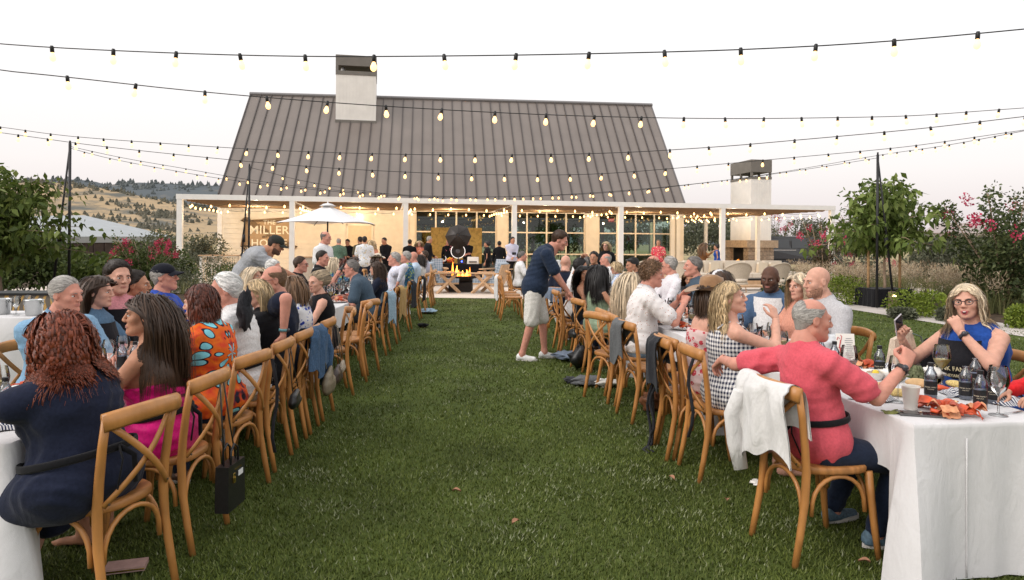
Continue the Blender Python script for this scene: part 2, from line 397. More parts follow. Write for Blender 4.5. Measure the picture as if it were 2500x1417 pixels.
HAIRCOL = {'auburn': (0.10, 0.030, 0.018), 'red': (0.17, 0.042, 0.020), 'dark': (0.022, 0.014, 0.010), 'brown': (0.055, 0.030, 0.018), 'black': (0.010, 0.008, 0.008),
           'blonde': (0.47, 0.34, 0.19), 'pale': (0.62, 0.50, 0.35), 'ash': (0.34, 0.26, 0.17), 'gray': (0.36, 0.34, 0.315), 'white': (0.66, 0.65, 0.63), 'salt': (0.16, 0.145, 0.135), 'lightbrown': (0.17, 0.095, 0.05)}
def hair_mat(c):
 name = 'hair_' + c
 if name in MATS: return MATS[name]
 col = HAIRCOL[c]; m = mat(name, col, rough=0.42, var=0.0, spec=0.35)
 n, l = nodes_of(m); b = n['Principled BSDF']; b.inputs['Anisotropic'].default_value = 0.5
 g = n.new('ShaderNodeAttribute'); g.attribute_name = 'lock'
 s = 0.62 if c in ('blonde', 'pale', 'ash', 'red', 'auburn') else 0.45
 r = _ramp(m.node_tree, [(0.0, tuple(x*(1-s) for x in col)), (0.5, col), (1.0, tuple(min(1, x*(1+s)) for x in col))])
 tc = n.new('ShaderNodeTexCoord'); nz = n.new('ShaderNodeTexNoise'); nz.inputs['Scale'].default_value = 190; nz.inputs['Detail'].default_value = 2; l(tc.outputs['Object'], nz.inputs['Vector'])
 ma = n.new('ShaderNodeMath'); ma.operation = 'MULTIPLY_ADD'; l(nz.outputs[0], ma.inputs[0]); ma.inputs[1].default_value = .5; ma.inputs[2].default_value = -.25
 ad = n.new('ShaderNodeMath'); ad.operation = 'ADD'; l(ma.outputs[0], ad.inputs[0]); l(g.outputs['Fac'], ad.inputs[1])
 bp = n.new('ShaderNodeBump'); bp.inputs['Strength'].default_value = .22; bp.inputs['Distance'].default_value = .004; l(nz.outputs[0], bp.inputs['Height']); l(bp.outputs[0], b.inputs['Normal'])
 l(ad.outputs[0], r.inputs[0]); l(r.outputs[0], b.inputs['Base Color']); return m
def hair_cap(style, lod):
 key = ('cap', style, lod)
 if key in HEADS: return HEADS[key]
 h = {0: .0085, 1: .0115, 2: .016}[lod]; off = {'short': .007, 'balding': .0035, 'long': .014, 'buzz': .004, 'curly': .018, 'bob': .014, 'thick': .014}[style]
 f = Field((-.12, -.15, -.13), (.12, .12, .16), h); f.add(('el', (0, -.014, .036), (.075+off, .093+off, .084+off)), .01)
 if style in ('short', 'balding', 'buzz', 'thick', 'curly'): f.add(('rc', (0, -.04, -.01), (0, -.045, -.055), .058+off*.7, .047+off*.5), .02)
 else: f.add(('rc', (0, -.04, -.01), (0, -.045, -.10), .066+off, .06+off), .02)
 ys = [-.16, -.09, -.045, -.012, .012, .035, .055, .075, .12]; zs = [-.075, -.072, -.060, .004, .016, .026, .070, .092, .112]
 if style in ('long', 'bob'): zs = [-.13, -.13, -.12, -.09, -.03, .03, .062, .08, .1]
 if style not in ('long', 'bob'): f.warp(lambda X, Y, Z: (off+.003) * np.clip(1 - (Z - np.interp(Y, ys, zs)) / .034, 0, 1)**1.5 + 0*X)
 f.clip(lambda X, Y, Z: (np.interp(Y, ys, zs) - Z + .004*np.sin(170*X+90*Z) + .003*np.sin(260*Y+60*X)) * .7)
 if style == 'balding': f.clip(lambda X, Y, Z: np.minimum((Z - .066) * .8, (Y + .066) * .8 + 0*Z) + .0025*np.sin(230*X+2*np.sin(90*Y))*np.sin(240*Y))
 if style == 'curly': f.warp(lambda X, Y, Z: .006*np.sin(140*X+1)*np.sin(150*Y+2)*np.sin(130*Z))
 HEADS[key] = f.surface(); return HEADS[key]
def lock_mesh(P, rad, cen):
 n, k, _ = P.shape; t = np.gradient(P, axis=1); t /= np.linalg.norm(t, axis=2, keepdims=True) + 1e-9
 o = P - cen; o[..., 2] *= .25; x = np.cross(t, o); x /= np.linalg.norm(x, axis=2, keepdims=True) + 1e-9
 prof = np.concatenate([np.linspace(.6, 1, max(2, k//3)), np.linspace(1, .12, k - max(2, k//3))])
 r = (rad[:, None] * prof[None])[..., None] * 1.5; V = np.stack([P - x*r, P + x*r], 2)
 b = (np.arange(n)[:, None] * k + np.arange(k-1)[None]) * 2
 return V.reshape(-1, 3), np.stack([b, b + 1, b + 3, b + 2], -1).reshape(-1, 4)
def build_hair(spec, hm, coll, lod, rng):
 st = spec['style']; parts = []; lk = []
 caps = {'short': 'short', 'balding': 'balding', 'buzz': 'buzz', 'long': 'long', 'bob': 'bob', 'curly': 'curly', 'bun': 'short', 'thick': 'thick'}[st]
 V, F = hair_cap(caps, lod); vol = spec.get('vol', 0.0); V = V + vol*(V - np.array((0, -.02, .02)))/.09; n0 = 0; hs = spec.get('hs', 1.0)
 parts.append((xf(hm, V), F)); lk.append(np.full(len(V), .38) + .25*rng.standard_normal(len(V))*.3); n0 = len(V)
 cnt = int({'short': 620, 'balding': 520, 'buzz': 0, 'long': 620, 'bob': 560, 'curly': 620, 'bun': 380, 'thick': 520}[st] * spec.get('n', 1.0) * {0: 2.1, 1: 1.0, 2: .42}[lod])
 rmul = {0: .5, 1: .82, 2: 1.3}[lod]
 if cnt:
  u = rng.standard_normal((cnt * 6, 3)); u /= np.linalg.norm(u, axis=1)[:, None]
  ce = np.array((0, -.014, .036)); ra = np.array((.078, .096, .087)); p = ce + u * ra
  hl = np.interp(p[:, 1], [-.11, -.05, -.01, .02, .05, .08, .1], [-.055, -.055, 0.004, .024, .068, .090, .1]) + .002
  ok = p[:, 2] > hl
  if st == 'balding': ok &= (p[:, 2] < .07) | (p[:, 1] < -.062)
  p = p[ok][:cnt]; nn = len(p); nor = (p - ce) / ra**2; nor /= np.linalg.norm(nor, axis=1)[:, None]
  ln = spec.get('len', {'short': .055, 'balding': .03, 'long': .42, 'bob': .24, 'curly': .05, 'bun': .13, 'thick': .06}[st])
  k = ({0: 10, 1: 8, 2: 6}[lod] + (9 if spec.get('wave') and lod == 0 else (4 if spec.get('wave') else 0))) if ln > .1 else 5
  part = spec.get('part', 0.0); sx = np.sign(p[:, 0] - part + 1e-4)
  if st in ('long', 'bob'):
   d = nor * .55 + np.stack([sx * .55, np.where(p[:, 1] > 0, .05, -.45), np.full(nn, .1)], 1)
   L_ = ln * (1 + .12*rng.standard_normal(nn)) * np.where(p[:, 1] > .03, .92, 1)
   ln_extra = np.linalg.norm(p - np.array((0, -.05, -.05)), axis=1); L_ = L_ + ln_extra*.45
  elif st == 'bun':
   tgt = np.array((0, -.125, .03)); d = nor * .35 + (tgt - p) * 4.0; L_ = np.linalg.norm(tgt - p, axis=1) * 1.05
  else:
   sw = np.array(spec.get('comb', (0, -.6, -.15))); d = nor * {'curly': .8, 'thick': .28}.get(st, .10) + sw - nor * (nor @ sw)[:, None] + (.16 if st in ('curly', 'thick') else .07) * rng.standard_normal((nn, 3)); L_ = ln * (1 + .25*rng.standard_normal(nn))
  d /= np.linalg.norm(d, axis=1)[:, None]
  Rm = np.array(hm)[:3, :3]; sc_ = np.cbrt(np.linalg.det(Rm)); P = [xf(hm, p)]; q = P[0].copy(); dd = d @ Rm.T / sc_
  coff = {'short': .005, 'balding': .002, 'curly': .016, 'thick': .012, 'buzz': .002}.get(st, .012) + vol + (.004 + vol)*rng.random((nn, 1)); coff = np.broadcast_to(coff, (nn, 3)).copy()
  step = (L_ * sc_ / (k - 1))[:, None]; inv = np.linalg.inv(np.array(hm)); lookback = -Rm[:, 1] / sc_
  for i in range(1, k):
   if st in ('long', 'bob'):
    dd = dd * .62 + np.array((0, 0, -1)) * (.30 + .10*min(i, 4)) + lookback * (.06 if i < 4 else 0) + .07*rng.standard_normal((nn, 3)); dd /= np.linalg.norm(dd, axis=1)[:, None]
   elif st == 'bun':
    dd = dd * .7 + nrm(Rm @ np.array((0, -1, 0)))*.18 + .04*rng.standard_normal((nn, 3)); dd /= np.linalg.norm(dd, axis=1)[:, None]
   elif st == 'curly':
    dd = dd * .5 + .75 * rng.standard_normal((nn, 3)) + np.array((0, 0, -.25)); dd /= np.linalg.norm(dd, axis=1)[:, None]
   elif st in ('short', 'balding', 'thick', 'buzz'):
    qn = xf(inv, q) - ce; qn = qn / ra**2; qn /= np.linalg.norm(qn, axis=1)[:, None]; qn = qn @ Rm.T / sc_; dd = dd - qn * (np.sum(dd*qn, 1) + .02)[:, None]; dd /= np.linalg.norm(dd, axis=1)[:, None]
   q = q + dd * step
   ql = xf(inv, q)                                            # head space: keep off the skull and the face
   cr = ra + coff; dl = (ql - ce) / cr; rr = np.linalg.norm(dl, axis=1); ins = rr < 1; ql[ins] = ce + dl[ins] / rr[ins][:, None] * cr[ins]
   if st in ('long', 'bob'):
    fz = (ql[:, 1] > .005) & (ql[:, 2] < .05) & (np.abs(ql[:, 0]) < .078); ql[fz, 0] = np.where(ql[fz, 0] > part*.3, .082, -.082)
    fb = (ql[:, 1] > .04) & (ql[:, 2] < .06); ql[fb, 1] = .04 + (ql[fb, 1] - .04)*.3
    if spec.get('tuck'):
     tk = (ql[:, 1] > -.012) & (ql[:, 2] < .045); ql[tk, 1] = -.012 - .012*rng.random(tk.sum())
    if spec.get('gather'):
     gz = ql[:, 2] < -.06; ql[gz, 0] *= 1 - spec['gather']
    nk = (np.hypot(ql[:, 0], ql[:, 1] + .025) < .062) & (ql[:, 2] < -.03); rr2 = np.hypot(ql[nk, 0], ql[nk, 1] + .025) + 1e-6
    ql[nk, 0] *= .062 / rr2; ql[nk, 1] = -.025 + (ql[nk, 1] + .025) * .062 / rr2
   q = xf(hm, ql)
   if ln > .1:
    for (c, Rt, er) in coll:
     dl = (q - c) @ Rt.T / (er + .012); rr = np.linalg.norm(dl, axis=1); ins = rr < 1
     q[ins] = c + ((dl[ins] / rr[ins][:, None]) * (er + .012)) @ Rt
   P.append(q.copy())
  P = np.stack(P, 1)
  wv = spec.get('wave', 0.0)
  if wv:
   cl = np.round(P[:, 0] * 22); ph = (cl @ np.array((12.9, 78.2, 37.7))) % 6.28 + .5*rng.standard_normal(nn); tt = np.linspace(0, 1, k)[None]
   amp = wv * np.clip(tt * 3, 0, 1); w1 = np.sin(tt * ln / spec.get('wl', .085) * 6.28 + ph[:, None]) * amp; w2 = np.cos(tt * ln / spec.get('wl', .085) * 6.28 + ph[:, None]*1.3) * amp
   lat = nrm(np.array(hm)[:3, 0]); P = P + w1[..., None] * lat + w2[..., None] * lookback * .7
  rad = spec.get('r', {'short': .0034, 'balding': .0026, 'long': .0062, 'bob': .006, 'curly': .0055, 'bun': .006, 'thick': .0055}[st]) * rmul * (.7 + .6*rng.random(nn))
  V, F = lock_mesh(P, rad, np.array(hm)[:3, 3]); parts.append((V, F + n0)); g = rng.random(nn); lk.append(np.repeat(g, len(V) // nn)); n0 += len(V)
 if st == 'bun':
  mb = MB(); mb.ball((0, -.135, .03), (.045, .04, .042), 10); V = np.concatenate(mb.v); V = V * (1 + .06*rng.standard_normal((len(V), 1)) * .4)
  parts.append((xf(hm, V), np.array(mb.f) + n0)); lk.append(rng.random(len(V)) * .5 + .3)
 me = bpy.data.meshes.new('hair'); V = np.concatenate([a for a, b in parts]); F = [tuple(x) for a, b in parts for x in np.asarray(b).tolist()]
 me.from_pydata(V.tolist(), [], F); me.polygons.foreach_set('use_smooth', [True]*len(F)); me.materials.append(hair_mat(spec['color']))
 at = me.attributes.new('lock', 'FLOAT', 'POINT'); at.data.foreach_set('value', np.clip(np.concatenate(lk), 0, 1).astype(np.float32)); me.update(); return me
def wrinkle(amp, seed):
 r = np.random.default_rng(seed); a = r.random(9) * 6.28; q = r.uniform(-1, 1, 6)
 def fn(X, Y, Z):
  g1 = .5 + .5*np.sin(9*X + 7*Z + a[0]) * np.sin(8*Y - 6*Z + a[1]); g2 = .5 + .5*np.sin(11*Z - 8*X + a[2]) * np.sin(9*Y + 5*X + a[3])
  w1 = np.sin(52*Z + 26*q[0]*X + 20*q[1]*Y + 2.2*np.sin(10*X + a[4]) + a[5]); w2 = np.sin(38*X*(.6 + .4*q[2]) + 36*Y + 24*q[3]*Z + 2.0*np.sin(9*Z + a[6]) + a[7])
  return -amp * (g1 * (1 - 1.6*np.abs(w1)) + g2 * (1 - 1.6*np.abs(w2))) * .9
 return fn
def sdf_obj(name, prims, h, m, parent, k=.035, clips=(), warp=None, subs=()):
 P = []
 for p in prims:
  if p[0] == 'rc': r = max(p[3], p[4]); P += [np.asarray(p[1]) - r, np.asarray(p[1]) + r, np.asarray(p[2]) - r, np.asarray(p[2]) + r]
  else: r = max(p[2]); P += [np.asarray(p[1]) - r, np.asarray(p[1]) + r]
 P = np.array(P); f = Field(P.min(0), P.max(0), h)
 for p in prims: f.add(p, p[6] if p[0] == 'rc' and len(p) > 6 else k)
 if warp: f.warp(warp)
 for c in clips: f.clip(c)
 V, F = f.surface(); mb = MB(); mb.add(V, F.tolist()); return obj(name, mb, m, parent, True)
def grow(p, o, ks=None):
 if p[0] == 'rc': return ('rc', p[1], p[2], p[3] + o, p[4] + o) + tuple(p[5:])
 return ('el', p[1], tuple(np.asarray(p[2]) + o)) + tuple(p[3:])

PEOPLE = []
def person(label, x, y, face, sit=True, sex='m', h=1.0, b=1.0, lean=4, side=0, twist=0, head=(0, 0, 0), tone='light', hair=None, arms=('table', 'table'), top=('short', 'x'), bottom=('pants', 'x'),
           lod=1, seat=.47, legs=None, feet='shoe', extra=None, cat='person', hip=None, hands=('rest', 'rest'), shoe=None, z0=0.0, hump=0.0, headfwd=0.0, collar=None, name='person', blod=0, lipcol=(0.44, 0.17, 0.14), openmouth=False):
 rng = np.random.default_rng(abs(hash(label)) % 99991 if False else sum(ord(c)*(i+1) for i, c in enumerate(label)) % 99991)
 m = sex == 'm'; k = h * (1.0 if m else .94); vox = {0: .015, 1: .0235, 2: .033}[min(2, lod + blod)]
 H = np.array(hip if hip is not None else ((0, 0, seat + .085*k*b**.4) if sit else (0, 0, .93*k)), float)
 le, sd, tw = R(lean), R(side), R(twist)
 M = np.array((Matrix.Rotation(sd, 3, 'Y') @ Matrix.Rotation(-le, 3, 'X') @ Matrix.Rotation(tw, 3, 'Z')))
 M0 = np.array((Matrix.Rotation(sd*.5, 3, 'Y') @ Matrix.Rotation(-le*.6, 3, 'X') @ Matrix.Rotation(tw*.3, 3, 'Z')))
 M2 = np.array((Matrix.Rotation(sd, 3, 'Y') @ Matrix.Rotation(-le - R(hump), 3, 'X') @ Matrix.Rotation(tw, 3, 'Z')))
 l0, f0, u0 = M0.T; l1, f1, u1 = M.T; l2, f2, u2 = M2.T
 W = H + u0*.17*k; C = W + u1*.19*k; SH = C + u2*.095*k; N = SH + u2*.075*k
 b = 1 + (b-1)*.85; bb = b * k * .95; sw = (.188 if m else .160) * k * (.8 + .2*b)
 hipw = .165 if m else .178
 torso = [('el', H + u0*.02*k, (hipw*bb, .125*bb, .125*k), M0.T), ('el', W + f0*.012*b, ((.142 if m else .128)*bb, .112*bb*(1 if b < 1.1 else 1.08), .15*k), M.T),
             ('el', C, ((.162 if m else .145)*bb**.9, .113*bb**.9, .165*k), M.T)]
 shl = [('rc', SH - l2*.115*k, SH + l2*.115*k, .062*k*b**.5, .062*k*b**.5)]
 trap = [('rc', SH + u2*.01 - f2*.012, N + u2*.03*k - f2*.004, .082*k, .056*k)]
 if not m: torso += [('el', C + s*l1*.07*k + f1*.088*bb - u1*.03*k, np.array((.066, .062, .066))*k*b**.7, M.T) for s in (-1, 1)]
 # head
 HM = Matrix.Rotation(R(head[0]), 3, 'Z') @ Matrix.Rotation(-R(head[1]), 3, 'X') @ Matrix.Rotation(R(head[2]), 3, 'Y')
 hs = k * .955; Hm3 = np.array(HM) * hs
 NB = N + u2*.02*k; hc = NB + np.array(HM) @ np.array((0, .038, .125)) * k + f1 * headfwd
 hm = np.eye(4); hm[:3, :3] = Hm3; hm[:3, 3] = hc
 # arms
 armp, sleeves, fore, hnd = [], [], [], []
 PRE = {'table': (.17, .40, .80), 'table2': (.10, .44, .82), 'lap': (.12, .26, .66), 'side': (.28, .06, .84), 'chin': (.05, .26, 1.10), 'up': (.10, .20, 1.42), 'cross': (-.08, .30, .80), 'glass': (.16, .44, .94), 'knee': (.16, .36, .62),
           'hang': (.25, .08, .82), 'folded': (-.10, .22, 1.12), 'belly': (-.06, .28, 1.08)}
 for s, a in ((-1, arms[0]), (1, arms[1])):
  hint = np.array((s*.6, -.55, -.75)); pose = hands[0 if s < 0 else 1]; back = np.array((0, .1, 1.0)); hd = None
  if isinstance(a, dict):
   tg = np.array(a['to'], float); hint = np.array(a.get('hint', hint), float); back = np.array(a.get('back', back), float); hd = a.get('dir')
  else:
   tg = np.array(PRE[a], float); tg[0] *= s
   if sit: tg = tg * np.array((1, 1, 1)) ; tg[2] = max(tg[2], seat + .1)
   if a == 'hang' or a == 'side': back = np.array((s*1.0, .1, 0))
   if a in ('chin', 'up'): back = np.array((s*.3, -.2, .6)); hd = np.array((-s*.4, .1, .6))
  S = SH + s*l2*sw - u2*.008*k; E, Wr = ik(S, tg, .285*k, .25*k, hint); r = k * b**.55 * (1.0 if m else .88)
  armp += [('rc', S, E, .052*r, .040*r, None, .02), ('rc', E, Wr, .041*r, .0275*k, None, .015)]; sleeves.append((S, E, Wr, r)); fd = nrm(Wr - E)
  hnd.append((Wr + fd*.012, fd*.75 + (nrm(hd)*1.2 if hd is not None else 0*fd) , back, s, pose))
 # legs
 legp, lower = [], []
 for i, s in enumerate((-1, 1)):
  J = H + s*l0*.088*bb**.8 - u0*.02
  if legs: F_ = np.array(legs[i], float); kh = np.array((s*.12, 1.0, .25))
  elif sit: F_ = np.array((s*.11, .40 + .05*rng.standard_normal(), .085)); kh = np.array((s*.25, .6, 1.0))
  else: F_ = np.array((s*.10, .0, .085)); kh = np.array((s*.1, 1, 0))
  K, F_ = ik(J, F_, .42*k, .41*k, kh); r = k * b**.6
  legp += [('rc', J, K, .085*r, .056*r, None, .03), ('rc', K, F_, .054*r, .036*k, None, .02)]; lower.append((J, K, F_, r, s))
 mb = MB()
 body = torso + shl + trap + armp + legp + [('rc', N, hc + np.array(HM) @ np.array((0, -.02, -.05))*k, (.058 if m else .046)*k*b**.3, (.054 if m else .044)*k)]
 foots = []
 for J, K, F_, r, s in lower:
  fd = np.array((s*.18, 1, 0)); fd = nrm(fd); F0 = F_ + np.array((0, 0, -.045)); body += [('rc', F_, F0, .036*k, .034*k)]
  foots.append((F_, fd)); body += [('rc', F0 - fd*.03 + (0, 0, -.005), F0 + fd*.15 + (0, 0, -.018), .030*k, .022*k, None, .02)]
 P = []
 for p in body:
  if p[0] == 'rc': q = max(p[3], p[4]); P += [np.asarray(p[1]) - q, np.asarray(p[1]) + q, np.asarray(p[2]) - q, np.asarray(p[2]) + q]
  else: q = max(p[2]); P += [np.asarray(p[1]) - q, np.asarray(p[1]) + q]
 P = np.array(P); f = Field(P.min(0), P.max(0), vox*1.4)
 for p in body: f.add(p, p[6] if p[0] == 'rc' and len(p) > 6 else .045)
 V, F = f.surface(); mb.add(V, F.tolist(), 0)
 ht = head_template(sex, lod); hv, hf, hmi = ht.arrays(); n0 = mb.n; mb.v.append(xf(hm, hv)); mb.f.extend([tuple(i + n0 for i in q) for q in hf]); mb.m.extend(hmi); mb.n += len(hv)
 if openmouth: mb.ball((0, .0955, -.067), (.015, .0075, .011), 10, 5, Matrix(hm.tolist())); mb.ball((0, .1005, -.0605), (.011, .0035, .0035), 8, 2, Matrix(hm.tolist())); tq = np.linspace(0, 6.2832, 15); mb.tube(xf(hm, np.stack([.0165*np.cos(tq), .1 - .003*np.abs(np.cos(tq)), -.067 + .0125*np.sin(tq)], 1)), .0032, 5, 1)
 for (Wr, dv, bk, s, ps) in hnd: add_hand(mb, Wr, dv, bk, s, ps, lod, k*(1 if m else .92))
 hc_ = hair['color'] if hair else 'brown'
 mats = [skin(tone), mat('lips_%d' % int(lipcol[0]*100), lipcol, .4, .05), mat('eye_white', (.75, .73, .7), .2, 0), mat('eye_dark', (.03, .02, .015), .2, 0), hair_mat('gray' if hc_ == 'white' else ('lightbrown' if hc_ in ('blonde', 'pale', 'ash') else hc_)), mat('mouth_inside', (.10, .02, .02), .5, 0)]
 me = mb.mesh('person', mats, True); o = link(name, me); o.location = (x, y, z0); o.rotation_euler = (0, 0, R(face)); tag(o, label, cat)
 # clothing
 tk, tm = top[0], top[1]; wr = {0: .0085, 1: .008, 2: .004}[lod]; bt, bm = bottom
 hem = H + u0 * (-.06 * k)
 cl = [grow(p, .024) for p in torso]; nl = []
 cl.append(('el', H + u0*.03*k + f0*.01, (hipw*bb*1.04 + .030, .125*bb + .036, .14*k), M0.T))
 if tk in ('short', 'long', 'tee', 'polo', 'shirt', 'cap'):
  cl += [grow(p, .019) for p in shl] + [('rc', SH + u2*.0 - f2*.012, SH + u2*.055*k - f2*.006, .096*k, .078*k)]
  for (S, E, Wr, r) in sleeves:
   t_ = {'cap': .35, 'long': 1.0, 'shirt': 1.0}.get(tk, .72)
   if tk in ('long', 'shirt'): cl += [('rc', S, E, .066*r, .056*r, None, .02), ('rc', E, E + (Wr - E)*.93, .056*r, .040*k, None, .015)]
   else:
    Q = S + (E - S) * t_; cl += [('rc', S, Q, .072*r, .076*r, None, .02)]
 elif tk == 'sleeveless': cl += [('rc', p[1]*.88 + p[2]*.12, p[2]*.88 + p[1]*.12, p[3] + .013, p[4] + .013) for p in shl] + [('rc', SH - f2*.012, SH + u2*.03*k - f2*.006, .088*k, .066*k)]
 elif tk in ('tank', 'strapless', 'low'):
  lim = {'tank': .10, 'strapless': .045, 'low': -.055}[tk]; cpt = C + u1*lim*k; nl.append(lambda X, Y, Z: (X - cpt[0])*u1[0] + (Y - cpt[1])*u1[1] + (Z - cpt[2])*u1[2] - .03*np.sin(0*X) )
 hp = hem - u0*.02
 if bt not in ('dress', 'longdress'):
  ln_ = top[2] if len(top) > 2 else 0.0
  hp2 = H - u0*(.05 + ln_)*k
  nl.append(lambda X, Y, Z: -((X - hp2[0])*u0[0] + (Y - hp2[1])*u0[1] + (Z - hp2[2])*u0[2]))
  if not sit: cl += [('el', H - u0*.04*k, (hipw*bb*1.08, .135*bb, .14*k), M0.T)]
 tobj = None
 if tk != 'none':
  if bt in ('dress', 'longdress'):
   for J, K, F_, r, s in lower:
    cl += [('rc', J, K + (K - J)*.02, .105*r, .082*r, None, .07)]
    if bt == 'longdress': cl += [('rc', K, K*.25 + F_*.75 + (0, 0, .0), .09*r, .10*r, None, .09)]
    else: cl += [('rc', K, K + (0, -.02, -.13), .085*r, .085*r, None, .09)]
   if bt == 'dress' and not sit: pass
  tobj = sdf_obj({'tank': 'top', 'strapless': 'top', 'low': 'top'}.get(tk, 'shirt') if bt not in ('dress', 'longdress') else 'dress', cl, vox, tm, o, .045, nl, wrinkle(wr, int(rng.integers(1e6))))
  if tk == 'tank':
   for s in (-1, 1):
    mb2 = MB(); a = C + u1*.11*k + s*l1*.085*k - f1*.112*bb; c_ = SH + s*l1*.085*k + u2*.066*k; d_ = C + u1*.09*k + s*l1*.085*k + f1*.118*bb
    t = np.linspace(0, 1, 9)[:, None]; q = (1-t)**2*a + 2*t*(1-t)*(2*c_ - .5*(a + d_)) + t**2*d_; mb2.tube(q, .007, 5); obj('strap', mb2, tm, o, True)
 if collar:
  mb2 = MB(); a = np.linspace(0, 2*math.pi, 18, endpoint=False); c0 = N + u2*.012*k - f2*.004
  ring = [c0 + (.074*k*math.cos(t))*l2 + (.070*k*math.sin(t))*f2 - u2*(.030*k*max(0, math.sin(t))) for t in a]; up_ = [p + u2*.034*k + nrm(p - c0)*.000 for p in ring]; out = [p - u2*.004 + nrm(p - c0)*.020*k for p in ring]
  n = 18; VV = np.array(ring + up_ + out); FF = [(i, (i+1) % n, n+(i+1) % n, n+i) for i in range(n) if i not in (4,)] + [(n+i, n+(i+1) % n, 2*n+(i+1) % n, 2*n+i) for i in range(n) if i not in (4,)]
  mb2.add(VV, FF); obj('collar', mb2, collar, o, True)
 if bt in ('pants', 'shorts', 'skirt'):
  pl = [grow(torso[0], .006)]
  for J, K, F_, r, s in lower:
   if bt == 'pants': pl += [('rc', J, K, .098*r, .071*r, None, .03), ('rc', K, F_ + (0, 0, .01), .069*r, .055*k, None, .02)]
   elif bt == 'shorts': Q = J + (K - J)*.93; pl += [('rc', J, Q, .104*r, .088*r, None, .025)]
   else: pl += [('rc', J, K, .11*r, .09*r, None, .06)]
  sdf_obj({'pants': 'trousers', 'shorts': 'shorts', 'skirt': 'skirt'}[bt], pl, vox*(1.1 if not sit else 1.5), bm, o, .035, (), wrinkle(wr*.9, int(rng.integers(1e6))))
 if feet == 'shoe':
  sm = shoe or mat('shoe_brown', (.10, .05, .03), .5, .1); so = mat('shoe_sole', (.55, .53, .5), .7, .05)
  for F_, fd in foots:
   s0 = F_ + np.array((0, 0, -.045)); w_ = 'sandal'
   a = sdf_obj('shoe', [('rc', s0 - fd*.035, s0 + fd*.155*k + (0, 0, -.012), .040*k, .030*k, None, .02), ('rc', s0 - fd*.03 + (0, 0, .02), s0 + fd*.05, .038*k, .036*k)], {0: .013, 1: .019, 2: .026}[lod], sm, o, .02,
      [lambda X, Y, Z, zz=s0[2]: (zz - .024) - Z + 0*X])
   mb2 = MB(); t = np.linspace(0, 2*math.pi, 20, endpoint=False); sdv = np.array((-fd[1], fd[0], 0)); cc = s0 + fd*.062*k
   rg = np.array([cc + fd*math.cos(q)*.138*k + sdv*-math.sin(q)*(.040 + .008*math.cos(q))*k for q in t]); lo = rg.copy(); lo[:, 2] = s0[2] - .038; hi = rg.copy(); hi[:, 2] = s0[2] - .014
   mb2.add(np.concatenate([lo, hi]), [(i, (i+1) % 20, 20+(i+1) % 20, 20+i) for i in range(20)] + [tuple(range(20))[::-1], tuple(range(20, 40))]); obj('sole', mb2, so, a)
 coll = [(C - u1*.02, M.T, np.array((.165, .12, .19))*bb), (SH, M2.T, np.array((.19*k*(.8+.2*b), .075*b, .078)*np.array(1.0))), (W, M.T, np.array((.15, .12, .2))*bb)]
 if hair and hair['style'] != 'none': obj('hair', build_hair(hair, hm, coll, lod, rng), [], o)
 info = dict(lod=lod, sex=sex, o=o, hm=hm, C=C, SH=SH, N=N, H=H, W=W, l=l1, f=f1, u=u1, l2=l2, f2=f2, u2=u2, k=k, sleeves=sleeves, hnd=hnd, lower=lower, bb=bb, HMs=hs, foots=foots)
 if extra:
  for e_ in extra: e_(info)
 PEOPLE.append((label, o)); return info
# things worn: children of the person
def glasses(col=(.02, .02, .03)):
 def fn(i):
  mb = MB(); hm = Matrix(i['hm'].tolist()); t = np.linspace(0, 2*math.pi, 15)
  for s in (-1, 1):
   mb.tube(xf(hm, np.stack([s*.033 + .024*np.cos(t), .104 - .006*np.abs(np.cos(t)), .004 + .018*np.sin(t)], 1)), .0024, 5, cap=False)
   mb.tube(xf(hm, np.array([(s*.056, .1, .010), (s*.074, .06, .012), (s*.082, -.005, .012)])), .0022, 5)
  mb.tube(xf(hm, np.array([(-.01, .106, .008), (0, .108, .01), (.01, .106, .008)])), .002, 5)
  obj('eyeglasses', mb, mat('glasses_frame', col, .3, 0), i['o'], True)
 return fn
def watch(side=1, col=(.02, .02, .02), face=(.05, .05, .06)):
 def fn(i):
  S, E, W, r = i['sleeves'][0 if side < 0 else 1]; d = nrm(W - E); p = W - d*.022; mb = MB()
  mb.tube(np.array([p - d*.010, p + d*.010]), .033*i['k'], 14, 0); bk = i['hnd'][0 if side < 0 else 1][2]; n = nrm(bk - d*d.dot(bk)); 
  mb.ball(p + n*.032*i['k'], (.018, .018, .018), 8, 1)
  obj('watch', mb, [mat('watch_band_%d' % int(sum(col)*300), col, .5, 0), mat('watch_face', face, .15, 0)], i['o'], True)
 return fn
def cap(col=(.02, .022, .03), name='cap', brimcol=None):
 def fn(i):
  hm = Matrix(i['hm'].tolist()); f = Field((-.11, -.14, 0), (.11, .21, .15), .009)
  f.add(('el', (0, -.010, .045), (.088, .108, .090)), .01); f.clip(lambda X, Y, Z: .040 - .12*Y - Z + 0*X)
  f.add(('rc', (-.03, .09, .045), (-.02, .155, .030), .006, .005, None), .01); 
  V, F = f.surface(); mb = MB(); mb.add(xf(hm, V), F.tolist()); t = np.linspace(-1.15, 1.15, 11); rows = []
  for q in np.linspace(0, 1, 5): rows.append([(math.sin(a)*(.085 + .004*q), .02 + math.cos(a)*(.078 + .075*q), .040 - .018*q - .03*abs(math.sin(a))**2 + .012) for a in t])
  G = np.array(rows); mb2 = MB(); mb2.grid(xf(hm, G.reshape(-1, 3)).reshape(G.shape)); mb2.grid(xf(hm, (G - (0, 0, .004)).reshape(-1, 3)).reshape(G.shape)[:, ::-1])
  m_ = cloth('capcloth_%d' % int(sum(col)*1000), col, fold=.1); c = obj(name, mb, m_, i['o'], True); obj('brim', mb2, m_, c, True)
 return fn
